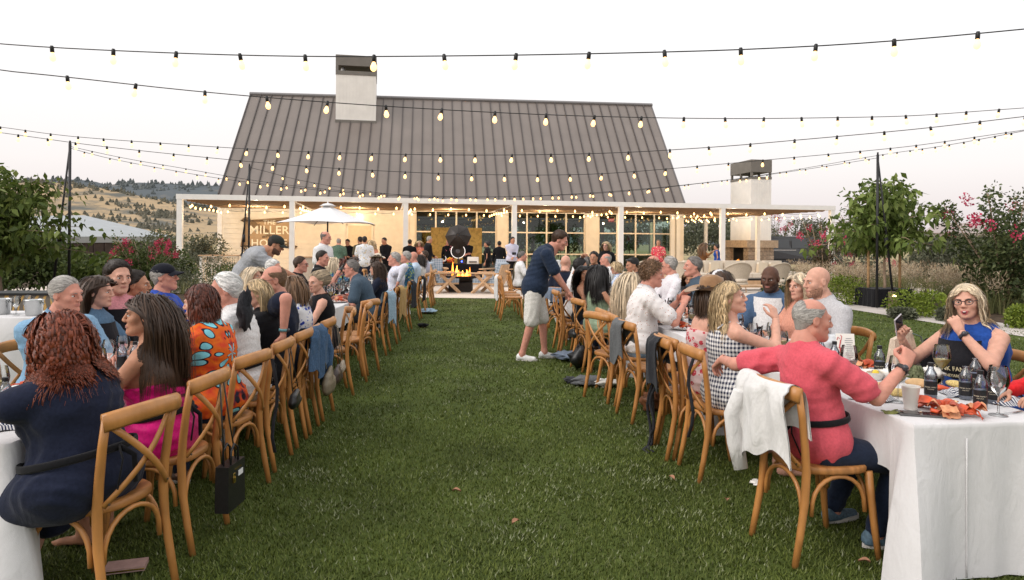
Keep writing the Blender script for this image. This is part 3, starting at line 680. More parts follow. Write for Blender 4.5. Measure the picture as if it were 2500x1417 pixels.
def beard(c=(.30, .155, .10), moustache=False):
 def fn(i):
  v, f, mi = head_template('m', i['lod']).arrays(); ok = ((v[:, 2] < -.030) & (v[:, 2] > -.125) & (v[:, 1] > .0)) if not moustache else ((v[:, 2] < -.036) & (v[:, 2] > -.056) & (np.abs(v[:, 0]) < .028) & (v[:, 1] > .07)); ok &= ~((np.abs(v[:, 0]) < .022) & (v[:, 2] > -.071) & (v[:, 2] < -.05) & (v[:, 1] > .08)) | moustache; ok &= (v[:, 2] < -.03 - .35*np.clip(v[:, 1]-.02, 0, .06)) | moustache
  w = v + nrm(np.array((0, .5, 0)))*0 + (v - np.array((0, .02, -.05)))/np.linalg.norm(v - np.array((0, .02, -.05)), axis=1)[:, None]*(.005 if moustache else .0014); F = [q for q, m_ in zip(f, mi) if m_ == 0 and all(ok[k] for k in q)]; mb = MB(); mb.add(xf(i['hm'], w), F); me = mb.mesh('beard', [mat('stubble_%d' % int(sum(c)*1000), c, .7, .35, 90)], True); a = me.attributes.new('lock', 'FLOAT', 'POINT'); a.data.foreach_set('value', np.full(len(w), .5, np.float32)); obj('beard', me, [], i['o'])
 return fn
def strap_neck(col=(.16, .07, .04)):
 def fn(i):
  mb = MB(); t = np.linspace(-2.6, 2.6, 15); N, l, f, u = i['N'], i['l2'], i['f2'], i['u2']; k = i['k']
  mb.tube([N - f*.005 + l*math.sin(a)*.082*k - f*math.cos(a)*.082*k + u*(.012 - .085*max(0, -math.cos(a)))*k for a in t], .009, 6, flat=(.35, 1)); obj('neck_strap', mb, mat('strap_leather', col, .6, .1), i['o'], True)
 return fn
def apron_belt(col=(.012, .012, .014)):
 def fn(i):
  mb = MB(); t = np.linspace(0, 2*math.pi, 24); W, l, f, u = i['W'] - i['u']*.03, i['l'], i['f'], i['u']; b_ = i['bb']
  mb.tube([W + f*.012 + l*math.sin(a)*.184*b_ + f*math.cos(a)*.160*b_ for a in t], .017, 6, flat=(1, .3), up=u, cap=False)
  for s in (-1, 1): mb.tube([W - f*.155*b_, W - f*.185*b_ - u*.05 + l*s*.03, W - f*.16*b_ - u*.17 + l*s*.05], [.014, .012, .012], 5, flat=(1, .3))
  obj('apron_tie', mb, cloth('apron_black', (.014, .014, .016), fold=.1), i['o'], True)
 return fn
def bib(m, logo=None, w=.13, top_=.10, bot=-.30, name='apron', off=.03):
 def fn(i):
  C, l, f, u, k, b_ = i['C'], i['l'], i['f'], i['u'], i['k'], i['bb']; rows = []
  for q in np.linspace(top_, bot, 12):
   ww = w + max(0, (top_ - .04 - q))*.35; rows.append([C + u*q*k + l*(x*ww) + f*((.118 + (.055*math.exp(-((q+.03)/.09)**2) if i['sex'] == 'f' else .012))*b_ + off - .7*x*x*ww*ww*4) for x in np.linspace(-1, 1, 9)])
  mb = MB(); mb.grid(np.array(rows)); mb.grid(np.array(rows)[:, ::-1] - f*.004); o_ = obj(name, mb, m, i['o'], True)
  if logo:
   for txt, dz, sz in logo:
    me = text_mesh(txt, sz, .0006); mm = mat('print_gold', (.75, .66, .42), .5, 0); me.materials.append(mm)
    Mx = Matrix(((-l[0], u[0], f[0], 0), (-l[1], u[1], f[1], 0), (-l[2], u[2], f[2], 0), (0, 0, 0, 1))); q = C + u*dz*k + f*((.172 if i['sex'] == 'f' else .13)*b_ + off + .006); Mx.translation = Vector(q); link('lettering', me, o_, Mx)
 return fn
# ---------------------------------------------------------------- ground
GRASS = mat('turf', (.060, .082, .018), .9, .3, 1.6, .5, 90, spec=.15, detail=8)
SOIL = mat('mulch', (.07, .05, .035), .95, .35, 6, .6, 40, spec=.1)
CONC = mat('concrete_path', (.52, .47, .44), .85, .10, 2.5, .12, 60)
FIELD = mat('dry_field', (.30, .24, .12), .95, .3, .15, .3, 3)
g = MB(); g.quad((-1500, -60, -.05), (1500, -60, -.05), (1500, 3000, -.05), (-1500, 3000, -.05)); tag(obj('ground', g, FIELD), kind='structure')
g = MB(); g.quad((-26, -6, -.02), (34, -6, -.02), (34, 40, -.02), (-26, 40, -.02)); tag(obj('garden_bed', g, SOIL), kind='structure')
lawn_pts = [(-9.5, -5), (12.0, -5), (11.6, 9.5), GX(2500, 800)[:2], GX(2330, 797)[:2], GX(2080, 757)[:2], GX(1750, 735)[:2], (2.6, 19.4), (-4.2, 19.8), (-6.5, 18.5), (-9.5, 16)]
g = MB(); g.add([(p[0], p[1], 0) for p in lawn_pts], [tuple(range(len(lawn_pts)))]); lawn = tag(obj('lawn', g, GRASS), kind='structure')
def inside(x, y, poly):
 c = np.zeros(len(x), bool); n = len(poly)
 for i in range(n):
  x0, y0 = poly[i][:2]; x1, y1 = poly[(i+1) % n][:2]
  c ^= ((y0 > y) != (y1 > y)) & (x < (x1-x0)*(y-y0)/((y1-y0) or 1e-9) + x0)
 return c
# turf blades, thick near the camera, thinning with distance
def blades(n, y0, y1, w, hh, seed):
 r = np.random.default_rng(seed); y = y0 + (y1-y0)*r.random(n); x = (r.random(n)*2-1) * (.80*y + .4); ok = inside(x, y, lawn_pts); x, y = x[ok], y[ok]; n = len(x)
 a = r.random(n)*6.28; ln = hh*(.6+.7*r.random(n)); tilt = .25 + .75*r.random(n); ww = w*(.7+.6*r.random(n))
 ca, sa = np.cos(a), np.sin(a); b = np.stack([x, y, np.zeros(n)], 1); sd = np.stack([-sa, ca, 0*a], 1)*ww[:, None]
 tip = b + np.stack([ca*ln*tilt, sa*ln*tilt, ln*(1-.35*tilt)], 1)
 V = np.stack([b-sd, b+sd, tip], 1).reshape(-1, 3); me = bpy.data.meshes.new('grass'); me.vertices.add(3*n); me.vertices.foreach_set('co', V.ravel()); me.loops.add(3*n); me.loops.foreach_set('vertex_index', np.arange(3*n)); me.polygons.add(n); me.polygons.foreach_set('loop_start', np.arange(n)*3); me.update(calc_edges=True); return me
def leafmat(name, stops, rough=.55, trans=.25):
 if name in MATS: return MATS[name]
 m = bpy.data.materials.new(name); m.use_nodes = True; MATS[name] = m; n, l = nodes_of(m); b = n['Principled BSDF']; b.inputs['Roughness'].default_value = rough; b.inputs['Specular IOR Level'].default_value = .25
 gm = n.new('ShaderNodeNewGeometry'); r = _ramp(m.node_tree, stops); l(gm.outputs['Random Per Island'], r.inputs[0])
 tc = n.new('ShaderNodeTexCoord'); nz = n.new('ShaderNodeTexNoise'); nz.inputs['Scale'].default_value = 1.1; l(tc.outputs['Object'], nz.inputs['Vector'])
 mx = n.new('ShaderNodeMix'); mx.data_type = 'RGBA'; mx.blend_type = 'MULTIPLY'; mx.inputs['Factor'].default_value = .55; l(r.outputs[0], mx.inputs['A'])
 r2 = _ramp(m.node_tree, [(.3, (.55, .55, .5)), (.7, (1.35, 1.35, 1.2))]); l(nz.outputs[0], r2.inputs[0]); l(r2.outputs[0], mx.inputs['B']); l(mx.outputs['Result'], b.inputs['Base Color'])
 if trans:
  o = n['Material Output']; t = n.new('ShaderNodeBsdfTranslucent'); l(mx.outputs['Result'], t.inputs[0]); x = n.new('ShaderNodeMixShader'); x.inputs[0].default_value = trans
  l(b.outputs[0], x.inputs[1]); l(t.outputs[0], x.inputs[2]); l(x.outputs[0], o.inputs[0])
 return m
BLADE = leafmat('turf_blade', [(0, (.058, .082, .014)), (.45, (.100, .132, .023)), (.86, (.136, .166, .036)), (.97, (.20, .22, .10)), (1, (.36, .38, .26))], .6, .2)
for nm, me in (('turf_pile', blades(170000, 2.9, 6.2, .0038, .026, 1)), ('turf_pile', blades(105000, 6.2, 11.5, .0064, .028, 2)), ('turf_pile', blades(50000, 11.5, 19.8, .013, .028, 3))):
 me.materials.append(BLADE); tag(link(nm, me), 'short artificial grass pile covering the lawn', 'grass', kind='stuff')
pr = np.random.default_rng(6); pc = np.stack([pr.uniform(-1.5, 1.6, 60), 3.6 + 13*pr.random(60)**1.5], 1); n_ = 5200; k_ = pr.integers(60, size=n_); xy = pc[k_] + pr.normal(0, 1, (n_, 2))*np.array((.16, .09))*(.6 + .08*pc[k_][:, 1:])  # pale blades in patches: the sheen on the turf put into blade colour
V = []; a_ = pr.random(n_)*6.28
for sx_, sy_, zz in ((-1, 0, .012), (1, 0, .012), (.2, 1, .030)): V.append(np.stack([xy[:, 0] + .004*sx_*np.cos(a_) + .022*sy_*np.sin(a_), xy[:, 1] + .004*sx_*np.sin(a_) - .022*sy_*np.cos(a_), np.full(n_, zz)], 1))
me = bpy.data.meshes.new('turf_sheen'); V = np.stack(V, 1).reshape(-1, 3); me.vertices.add(3*n_); me.vertices.foreach_set('co', V.ravel()); me.loops.add(3*n_); me.loops.foreach_set('vertex_index', np.arange(3*n_)); me.polygons.add(n_); me.polygons.foreach_set('loop_start', np.arange(n_)*3); me.update(calc_edges=True)
me.materials.append(leafmat('sheen_blade', [(0, (.13, .15, .07)), (1, (.27, .29, .18))], .6, .1)); tag(link('turf_sheen', me), 'patches of pale blades coloured as sheen on the turf along the aisle', 'grass', kind='stuff')
patio_pts = [(-16, 21.2), (-7, 20.6), (-4.2, 19.86), (2.6, 19.46), GX(1750, 734)[:2], GX(2050, 742)[:2], (17, 24), (17, 46), (-16, 42)]
g = MB(); g.add([(p[0], p[1], .004) for p in patio_pts], [tuple(range(len(patio_pts)))]); tag(obj('patio', g, mat('patio_paving', (.60, .52, .45), .85, .08, 1.2, .1, 40)), kind='structure')
pth = [GX(2050, 752), GX(2330, 797.5), GX(2500, 823), (12.4, 8), (14.6, 8), GX(2500, 797), GX(2330, 774), GX(2065, 741)]
g = MB(); g.add([(p[0], p[1], .008) for p in pth], [tuple(range(len(pth)))]); tag(obj('garden_path', g, CONC), kind='structure')

# ---------------------------------------------------------------- the house: frame of reference along its front
L0 = np.array((-12.88, 26.4)); EX = np.array((.984, .178)); EN = np.array((-.178, .984)); PLEN = 28.1; WW = 7.0; BROT = math.atan2(.178, .984)
def B(s, w, z): p = L0 + EX*s + EN*w; return np.array((p[0], p[1], z))
def s_of(u, v, w):
 q = ((u-CX) + RHO*(v-CY)) / FPX; o = L0 + EN*w; return (q*o[1] - o[0]) / (EX[0] - q*EX[1])
def z_of(u, v, s, w): p = L0 + EX*s + EN*w; return HCAM - ((v-CY) - RHO*(u-CX))/FPX*p[1]
BM = Matrix.Translation((L0[0], L0[1], 0)) @ Matrix.Rotation(BROT, 4, 'Z')        # local x = along front, y = back, z = up
CREAM = mat('cream_paint', (.80, .74, .64), .6, .05, 3, .05, 30); WHITE = mat('white_steel', (.80, .78, .74), .45, .03, 4)
house = thing('house', 'cream house with tall grey standing seam roof and white chimney behind the patio', 'house'); house.matrix_world = BM
def part(name, mb, m, parent, smooth=False): return obj(name, mb, m, parent, smooth)
sL, sD0, sD1 = s_of(541, 560, WW), s_of(850, 600, WW), s_of(907, 600, WW); sWl = s_of(1000, 560, WW); sR = s_of(1668, 560, WW); ZT = 3.42
# siding planks, one by one
NPL = 14
for i in range(NPL):
 z0, z1 = ZT*i/NPL, ZT*(i+1)/NPL
 for a, b in (((sL, sD0-.12), (sD1+.12, sWl)) if z1 < 2.5 else ((sL, sWl),)):
  mb = MB(); mb.add([(a, WW, z0+.004), (b, WW, z0+.004), (b, WW-.012, z1), (a, WW-.012, z1), (a, WW-.035, z0+.004), (b, WW-.035, z0+.004), (b, WW-.02, z1), (a, WW-.02, z1)], [(4, 5, 6, 7), (0, 1, 5, 4), (3, 2, 1, 0)[::-1], (1, 2, 6, 5), (0, 4, 7, 3), (7, 6, 2, 3)])
  part('plank', mb, CREAM, house)
mb = MB(); mb.box((sL, WW+.002, 0), (sWl, WW+.2, ZT)); part('wall', mb, CREAM, house)
mb = MB(); mb.box((sL-.10, WW-.06, 0), (sL-.002, WW+.22, ZT)); part('corner_trim', mb, mat('dark_trim', (.05, .045, .04), .5, .05), house)
mb = MB(); mb.box((sD0-.1, WW-.05, 0), (sD0, WW, 2.5)); mb.box((sD1, WW-.05, 0), (sD1+.1, WW, 2.5)); mb.box((sD0-.1, WW-.05, 2.40), (sD1+.1, WW-.003, 2.5)); part('door_frame', mb, CREAM, house)
mb = MB(); mb.box((sD0, WW-.03, .01), (sD1, WW-.002, 2.40)); d_ = part('door', mb, mat('door_paint', (.70, .58, .42), .5, .04), house)
mb = MB(); mb.ball((sD0+.1, WW-.07, 1.0), .035, 8); part('door_handle', mb, mat('brass_knob', (.4, .3, .15), .3, 0, metal=1), d_)
# sconce over the door
mb = MB(); mb.lathe([(.05, 0), (.10, .10), (.10, .2), (.03, .24)], 12, M=T((sD0+sD1)/2, WW-.16, 2.72)); part('wall_lamp', mb, emitter('sconce_glow', (1, .72, .38), 9), house)
# long side walls and back wall, room floor and ceiling
DEPTH = 13.6; rw = WW + DEPTH
mb = MB(); mb.box((sL-.1, WW+.22, 0), (sL+.1, rw, ZT)); part('wall', mb, CREAM, house)
mb = MB(); mb.box((sR-.2, WW+.26, 0), (sR, rw-.3, .9)); mb.box((sR-.2, WW+.26, 2.9), (sR, rw-.3, ZT)); part('wall', mb, CREAM, house)
DARKW = mat('dark_wood_ceiling', (.06, .042, .03), .6, .2, 3, stretch=(.2, 4, 1))
mb = MB(); mb.box((sWl, WW+.3, 3.30), (sR-.21, rw-.2, 3.41)); part('room_ceiling', mb, DARKW, house)
mb = MB(); mb.box((sWl+.1, WW+.3, .0), (sR-.21, rw-.2, .03)); part('room_floor', mb, mat('room_floor', (.16, .10, .06), .4, .2, 4), house)
mb = MB(); mb.box((sL+.1, rw-.2, 0), (sWl, rw, ZT)); mb.box((sWl-.1, WW+.3, 0), (sWl+.0, rw-.2, 3.3)); part('wall', mb, mat('room_wall', (.25, .2, .15), .8, .1), house)
xs = np.linspace(sWl+.05, sR-.3, 12)
for i, x in enumerate(xs): mb = MB(); mb.box((x-.11, rw-.2, 0), (x+.11, rw, 3.3)); part('mullion', mb, DARKW, house)
mb = MB(); mb.box((sWl, rw-.16, 2.75), (sR-.2, rw-.04, 3.3)); part('lintel', mb, DARKW, house)
mb = MB(); mb.box((sWl+2.2, WW+5, .03), (sWl+5.4, WW+5.8, .95)); part('counter', mb, DARKW, house)
# glazed bays: posts, rails, bars and single panes
GL = glass('window_glass', (.62, .74, .68), .02, .87); FRM = mat('frame_paint', (.78, .70, .58), .5, .04)
bays = [(1013, 1213), (1238, 1429), (1460, 1642)]; rails = [0.05, 1.0, 2.14, 3.2]
edges = [sWl] + [s_of(b_, 560, WW) for ab in bays for b_ in ab] + [sR]
for i in range(0, len(edges), 2):
 mb = MB(); mb.box((edges[i]+.0, WW-.08, 0), (edges[i+1], WW+.24, ZT)); part('pier', mb, CREAM, house)
for bi, (ua, ub) in enumerate(bays):
 a, b = s_of(ua, 560, WW), s_of(ub, 560, WW)
 win = link('window', None, house); xs = np.linspace(a, b, 5)
 mb = MB(); mb.box((a, WW-.02, 3.2), (b, WW+.24, ZT)); part('header', mb, CREAM, win)
 for k in range(5):
  x0 = min(max(xs[k], a+.04), b-.04); mb = MB(); mb.box((x0-.04, WW-.01, 0), (x0+.04, WW+.09, 3.199)); part('bar', mb, FRM, win)
 for z in rails:
  for k in range(4):
   mb = MB(); mb.box((xs[k]+(.08 if k == 0 else .041), WW+.002, z-.035), (xs[k+1]-(.08 if k == 3 else .041), WW+.078, z+.035)); part('rail', mb, FRM, win)
 for k in range(4):
  for j in range(3):
   mb = MB(); mb.box((xs[k]+.042, WW+.036, rails[j]+.036), (xs[k+1]-.042, WW+.042, rails[j+1]-.036)); part('pane', mb, GL, win)
# exit sign glowing inside
mb = MB(); sx = s_of(1492, 538, WW+3); mb.box((sx-.18, WW+2.98, z_of(1492, 543, sx, WW+3)), (sx+.18, WW+3.04, z_of(1492, 533, sx, WW+3))); ex_ = part('exit_sign', mb, emitter('exit_red', (.5, .03, .02), .5), house)
me = text_mesh('EXIT', .16, .002); me.materials.append(emitter('exit_letters', (1, .25, .2), 2.0)); link('lettering', me, ex_, T(sx, WW+2.975, z_of(1492, 538, sx, WW+3), 0, R(90)))
# roof: standing seam panels
ew, rwid = 6.55, 13.6
e0, e1 = s_of(533, 472, ew), s_of(1672, 487, ew); ez0, ez1 = z_of(533, 472, e0, ew), z_of(1672, 487, e1, ew)
r0, r1 = s_of(612, 232, rwid), s_of(1590, 259, rwid); rz0, rz1 = z_of(612, 232, r0, rwid), z_of(1590, 259, r1, rwid)
ez0 = ez1 = (ez0+ez1)/2 - .15
ROOF = mat('seam_metal', (.205, .172, .152), .42, .06, .6, .03, 8, metal=.25, spec=.5)
NP = 42; roof = link('roof', None, house)
def rp(t, q): a = np.array((e0 + (e1-e0)*t, ew, ez0 + (ez1-ez0)*t)); b = np.array((r0 + (r1-r0)*t, rwid, rz0 + (rz1-rz0)*t)); return a + (b-a)*q
nrmv = nrm(np.cross(rp(1, 0) - rp(0, 0), rp(0, 1) - rp(0, 0)))
for i in range(NP):
 a, b = i/NP, (i+1)/NP - .0006; rows = []
 dz = random.uniform(-.004, .004)
 P4 = [rp(a, 0), rp(b, 0), rp(b, 1), rp(a, 1)]; up = nrmv*(.02 + dz); mb = MB(); mb.add([*P4, *[p+up for p in P4]], [(3, 2, 1, 0), (4, 5, 6, 7), (0, 1, 5, 4), (1, 2, 6, 5), (2, 3, 7, 6), (3, 0, 4, 7)])
 pn = part('roof_panel', mb, ROOF, roof)
 ww_ = .022/(e1-e0); P4 = [rp(a-ww_, 0), rp(a+ww_, 0), rp(a+ww_, 1), rp(a-ww_, 1)]; mb = MB(); mb.add([*[p+nrmv*.012 for p in P4], *[p+nrmv*.085 for p in P4]], [(3, 2, 1, 0), (4, 5, 6, 7), (0, 1, 5, 4), (1, 2, 6, 5), (2, 3, 7, 6), (3, 0, 4, 7)]); part('seam', mb, mat('seam_dark', (.075, .062, .058), .5, .05), pn)
mb = MB(); mb.tube([rp(-.002, 1) + (0, 0, .05), rp(1.002, 1) + (0, 0, .05)], .12, 8); part('ridge_cap', mb, mat('ridge_metal', (.22, .21, .21), .4, .04, metal=.3), roof)
back = [np.array((e0, 2*rwid-ew, ez0)), np.array((e1, 2*rwid-ew, ez1))]; mb = MB(); mb.quad(rp(1, 1), rp(0, 1), back[0], back[1]); part('roof_back', mb, ROOF, roof)
for t_, nm in ((0, 0), (1, 1)):
 mb = MB(); a, r_, b_ = rp(t_, 0), rp(t_, 1), back[t_]; off = np.array((.25 if t_ == 0 else -.25, 0, -.05)); mb.add([a+off, r_+off, b_+off, a*(1, 1, 0)+off+(0, 0, 3.3), b_*(1, 1, 0)+off+(0, 0, 3.3)], [(0, 1, 2, 4, 3)]); part('gable_wall', mb, CREAM, house)
for t_ in (0, 1):
 mb = MB(); dx = (-.03, .05) if t_ == 0 else (-.05, .03); P4 = [rp(t_, 0), rp(t_, 1)]
 mb.add([p + (d, 0, z) for p in P4 for d in dx for z in (-.2, .06)], [(0, 1, 3, 2), (4, 6, 7, 5), (0, 2, 6, 4), (1, 5, 7, 3), (0, 4, 5, 1), (2, 3, 7, 6)]); part('barge_board', mb, mat('barge_metal', (.13, .12, .12), .4, .04), roof)
# chimney on the front slope
cw = 10.9
for q in np.linspace(.2, .98, 200):
 p = rp(.3, q)
 if UV(B(*p))[1] < 302: cw = p[1]; break
c0, c1 = s_of(820, 220, cw), s_of(918, 220, cw); czb = p[2]; czt = z_of(870, 136, (c0+c1)/2, cw); czm = z_of(870, 184, (c0+c1)/2, cw); cdp = 2.0
ch = link('chimney', None, house); WSTUC = mat('white_board', (.80, .77, .72), .7, .04, 2)
mb = MB(); mb.box((c0, cw, czb-.1), (c1, cw+cdp, czm)); part('shaft', mb, WSTUC, ch)
for k in range(1, 12): x = c0 + (c1-c0)*k/12; mb = MB(); mb.box((x-.012, cw-.012, czb+.35), (x+.012, cw, czm-.02)); part('batten', mb, WSTUC, ch)
CAPM = mat('chimney_metal', (.17, .155, .135), .5, .06, 3)
mb = MB(); mb.box((c0-.02, cw-.03, czm), (c1+.02, cw+cdp+.03, czm+.22)); part('cap_base', mb, CAPM, ch)
for x in (c0-.02, c1-.13):
 for y in (cw-.03, cw+cdp-.12): mb = MB(); mb.box((x, y, czm+.22), (x+.15, y+.15, czm+.52)); part('cap_post', mb, CAPM, ch)
mb = MB(); mb.box((c0-.02, cw-.03, czm+.52), (c1+.02, cw+cdp+.03, czt)); part('cap_hood', mb, CAPM, ch)
mb = MB(); mb.lathe([(.12, 0), (.12, .3)], 10, M=T(c0+.35, cw+.5, czm+.22)); part('flue', mb, mat('zinc', (.3, .3, .3), .3, .05, metal=.8), ch)
mb = MB(); mb.box((c0-.03, cw-.06, czb-.15), (c1+.03, cw+.4, czb+.12)); part('flashing', mb, CAPM, ch)
# painted sign board on the siding
sa, sb = s_of(588, 570, WW), s_of(727, 570, WW); sz0, sz1 = z_of(650, 613, (sa+sb)/2, WW), z_of(650, 529, (sa+sb)/2, WW)
sign = thing('sign_board', 'tan wall sign with cream serif lettering and notched dark border on the siding', 'sign'); sign.matrix_world = BM @ T((sa+sb)/2, WW-.05, (sz0+sz1)/2, 0, R(90))
hw, hh = (sb-sa)/2, (sz1-sz0)/2
def notched(w, h, n=.22):
 pts = []
 for sx_, sy_, a0 in ((1, 1, 0), (-1, 1, 1), (-1, -1, 2), (1, -1, 3)):
  arc = [(w - n + n*(1-math.sin(t)), h - n + n*(1-math.cos(t))) if False else (w - n*math.cos(t), h - n*math.sin(t)) for t in np.linspace(0, math.pi/2, 5)]
  arc = [(sx_*x, sy_*y) for x, y in arc]
  if sx_*sy_ > 0: arc = arc[::-1]
  if sx_*sy_ > 0: arc = arc[::-1]
  pts.append(arc)
 out = []
 out += pts[0][::1]; out += pts[1][::-1]; out += pts[2]; out += pts[3][::-1]
 return out
SIGN = mat('sign_tan', (.42, .29, .17), .6, .06); INK = mat('sign_dark', (.07, .05, .035), .6, .05); LET = mat('sign_cream', (.86, .80, .66), .5, .02)
o1 = notched(hw, hh); n_ = len(o1); mb = MB(); mb.add([(x, y, 0) for x, y in o1] + [(x, y, .03) for x, y in o1], [tuple(range(n_, 2*n_))] + [(i, (i+1) % n_, n_+(i+1) % n_, n_+i) for i in range(n_)]); obj('board', mb, SIGN, sign)
for sc_ in (1.0, .93):
 mb = MB(); q = [(x*sc_*1.0 + 0, y*sc_, .034) for x, y in o1]; mb.tube(q + [q[0]], .018 if sc_ == 1 else .009, 5, cap=False); obj('border', mb, INK, sign)
for txt, sz, yy, m_, sp in (('THE', .30, .58, LET, 1.1), ('MILLER', .58, .17, LET, 1.05), ('EST 2021', .14, -.17, INK, 1.2), ('HOUSE', .50, -.50, LET, 1.1)):
 me = text_mesh(txt, sz*hh/.85, .004, spacing=sp, bold=.006); me.materials.append(m_); link('lettering', me, sign, T(0, yy*hh/.85*.95, .036))
# ---------------------------------------------------------------- pergola
PZ = 3.4; perg = thing('pergola', 'long white steel pergola with brown fabric shades along the house front', 'pergola'); perg.matrix_world = BM
pu = [(439, 600), (713, 600), (990, 600), (1255, 600), (1515, 600), (1763, 600), (2030, 600)]; ps = [s_of(u, v, 0.1) for u, v in pu]
for x in ps: mb = MB(); mb.box((x-.1, 0, 0), (x+.1, .2, PZ-.2)); part('post', mb, WHITE, perg)
mb = MB(); mb.box((ps[0]-.12, -.01, PZ-.2), (ps[-1]+.12, .21, PZ)); part('beam', mb, WHITE, perg)
for x in ps: mb = MB(); mb.box((x-.08, .212, PZ-.19), (x+.08, 6.4, PZ-.01)); part('beam', mb, WHITE, perg)
mb = MB(); mb.box((ps[0]-.12, 6.41, PZ-.2), (ps[-1]+.12, 6.6, PZ)); part('beam', mb, WHITE, perg)
mb = MB(); mb.box((ps[0]-.1, 6.42, 0), (ps[0]+.1, 6.6, PZ-.2)); part('post', mb, WHITE, perg)
for x in (ps[-1], ps[-2]+.4, (ps[-2]+sR)/2+.1): mb = MB(); mb.box((x-.1, 6.42, 0), (x+.1, 6.6, PZ-.2)); part('post', mb, WHITE, perg)
SHADE = mat('brown_shade_cloth', (.20, .125, .07), .9, .1, 3, .2, 30)
for i in range(6):
 a, b = ps[i]+.14, ps[i+1]-.14; ys = np.linspace(.3, 6.3, 61); rows = [[(x, y, PZ-.16 - .085*abs(math.sin((y-.3)/.6*math.pi/1.0)) - .012*math.sin(5*x+y)) for x in np.linspace(a, b, 9)] for y in ys]
 mb = MB(); mb.grid(np.array(rows)); mb.grid(np.array(rows)[:, ::-1] + (0, 0, .006)); part('shade_panel', mb, SHADE, perg, True)
# rear terrace pergola on the lounge side
lp = thing('terrace_pergola', 'deeper white pergola section over the lounge beside the fireplace chimney', 'pergola'); lp.matrix_world = BM
xa, xb, ya, yb = sR+.35, ps[-1]-.1, 6.75, 12.5
for x in (xa, xb):
 mb = MB(); mb.box((x-.09, ya, PZ-.19), (x+.09, yb, PZ)); part('beam', mb, WHITE, lp); mb = MB(); mb.box((x-.09, yb+.002, 0), (x+.09, yb+.18, PZ-.19)); part('post', mb, WHITE, lp)
mb = MB(); mb.box(((xa+xb)/2-.09, yb+.002, 0), ((xa+xb)/2+.09, yb+.18, PZ-.19)); part('post', mb, WHITE, lp)
mb = MB(); mb.box((xa-.09, yb+.001, PZ-.188), (xb+.09, yb+.19, PZ+.001)); part('beam', mb, WHITE, lp)
rows = [[(x, y, PZ-.16 - .085*abs(math.sin((y-.3)/.6*math.pi)) - .01*math.sin(4*x)) for x in np.linspace(xa+.12, xb-.12, 13)] for y in np.linspace(ya, yb-.1, 56)]
mb = MB(); mb.grid(np.array(rows)); mb.grid(np.array(rows)[:, ::-1] + (0, 0, .006)); part('shade_panel', mb, SHADE, lp, True)
# fairy bulbs under the pergola
BULBW = emitter('bulb_warm', (1.0, .58, .22), 3.6); WIRE = mat('black_wire', (.012, .012, .013), .5, 0); SOCK = mat('black_socket', (.012, .012, .013), .45, 0)
def bulb_mesh(r, seg=8):
 mb = MB(); mb.lathe([(r*.35, .0), (r*.55, -r*.4), (r*.95, -r*1.4), (r, -r*1.9), (r*.75, -r*2.6), (r*.25, -r*2.95)], seg); return mb
bm_small = bulb_mesh(.040).mesh('bulb', [BULBW], True)
def patio_string(label, pts, M):
 t = thing('patio_light_string', label, 'string lights', group='warm bulb strings under the pergola'); t.matrix_world = M
 mb = MB(); q = []
 for i in range(len(pts)-1): q += [pts[i], tuple((np.array(pts[i]) + pts[i+1])/2 - (0, 0, .04))]
 mb.tube(q + [pts[-1]], .007, 4); obj('cable', mb, WIRE, t)
 for p in pts: link('bulb', bm_small, t, T(*p))
def glow(x, y, z, e_, M, r=.04):
 d = bpy.data.lights.new('bulb_light', 'POINT'); d.energy = e_; d.color = (1.0, .76, .47); d.shadow_soft_size = r; o = bpy.data.objects.new('bulb_light', d); COL.objects.link(o); o.matrix_world = M @ T(x, y, z)
for i in range(6):
 a, b = ps[i], ps[i+1]; n_ = 6; wh = ['beside the bushes', 'over the umbrella', 'before the photo backdrop', 'over the middle windows', 'over the windows by the lounge', 'over the lounge end'][i]
 patio_string('warm bulb string along the front pergola beam ' + wh, [(a + (b-a)*(j+.5)/n_, .45, PZ-.36 - .03*math.sin(j*2.0)) for j in range(n_)], BM)
 patio_string('warm bulb string along the rear pergola edge ' + wh, [(a + (b-a)*(j+.5)/5, 6.2, PZ-.36) for j in range(5)], BM)
 glow((a+b)/2, 4.2, 2.75, 135, BM)
for i, x in enumerate(ps[:7]):
 wh = ['corner post by the bushes', 'post beside the umbrella', 'post left of the photo backdrop', 'post behind the standing man', 'post before the last windows', 'post before the lounge', 'end post by the van'][i]
 patio_string('warm bulb string running back from the ' + wh, [(x + (.22 if i < 3 else -.22), .7 + j*.72, PZ-.40 - .02*math.sin(j)) for j in range(8)], BM)
for j in range(3): patio_string('warm bulb string over the lounge seating, row %s' % ['before the fireplace', 'above the sofa', 'at its far side'][j], [(xa+.5 + (xb-xa-1)*i/6, ya+1+1.7*j, PZ-.38) for i in range(7)], BM)
glow((xa+xb)/2, ya+2.5, 2.7, 130, BM)
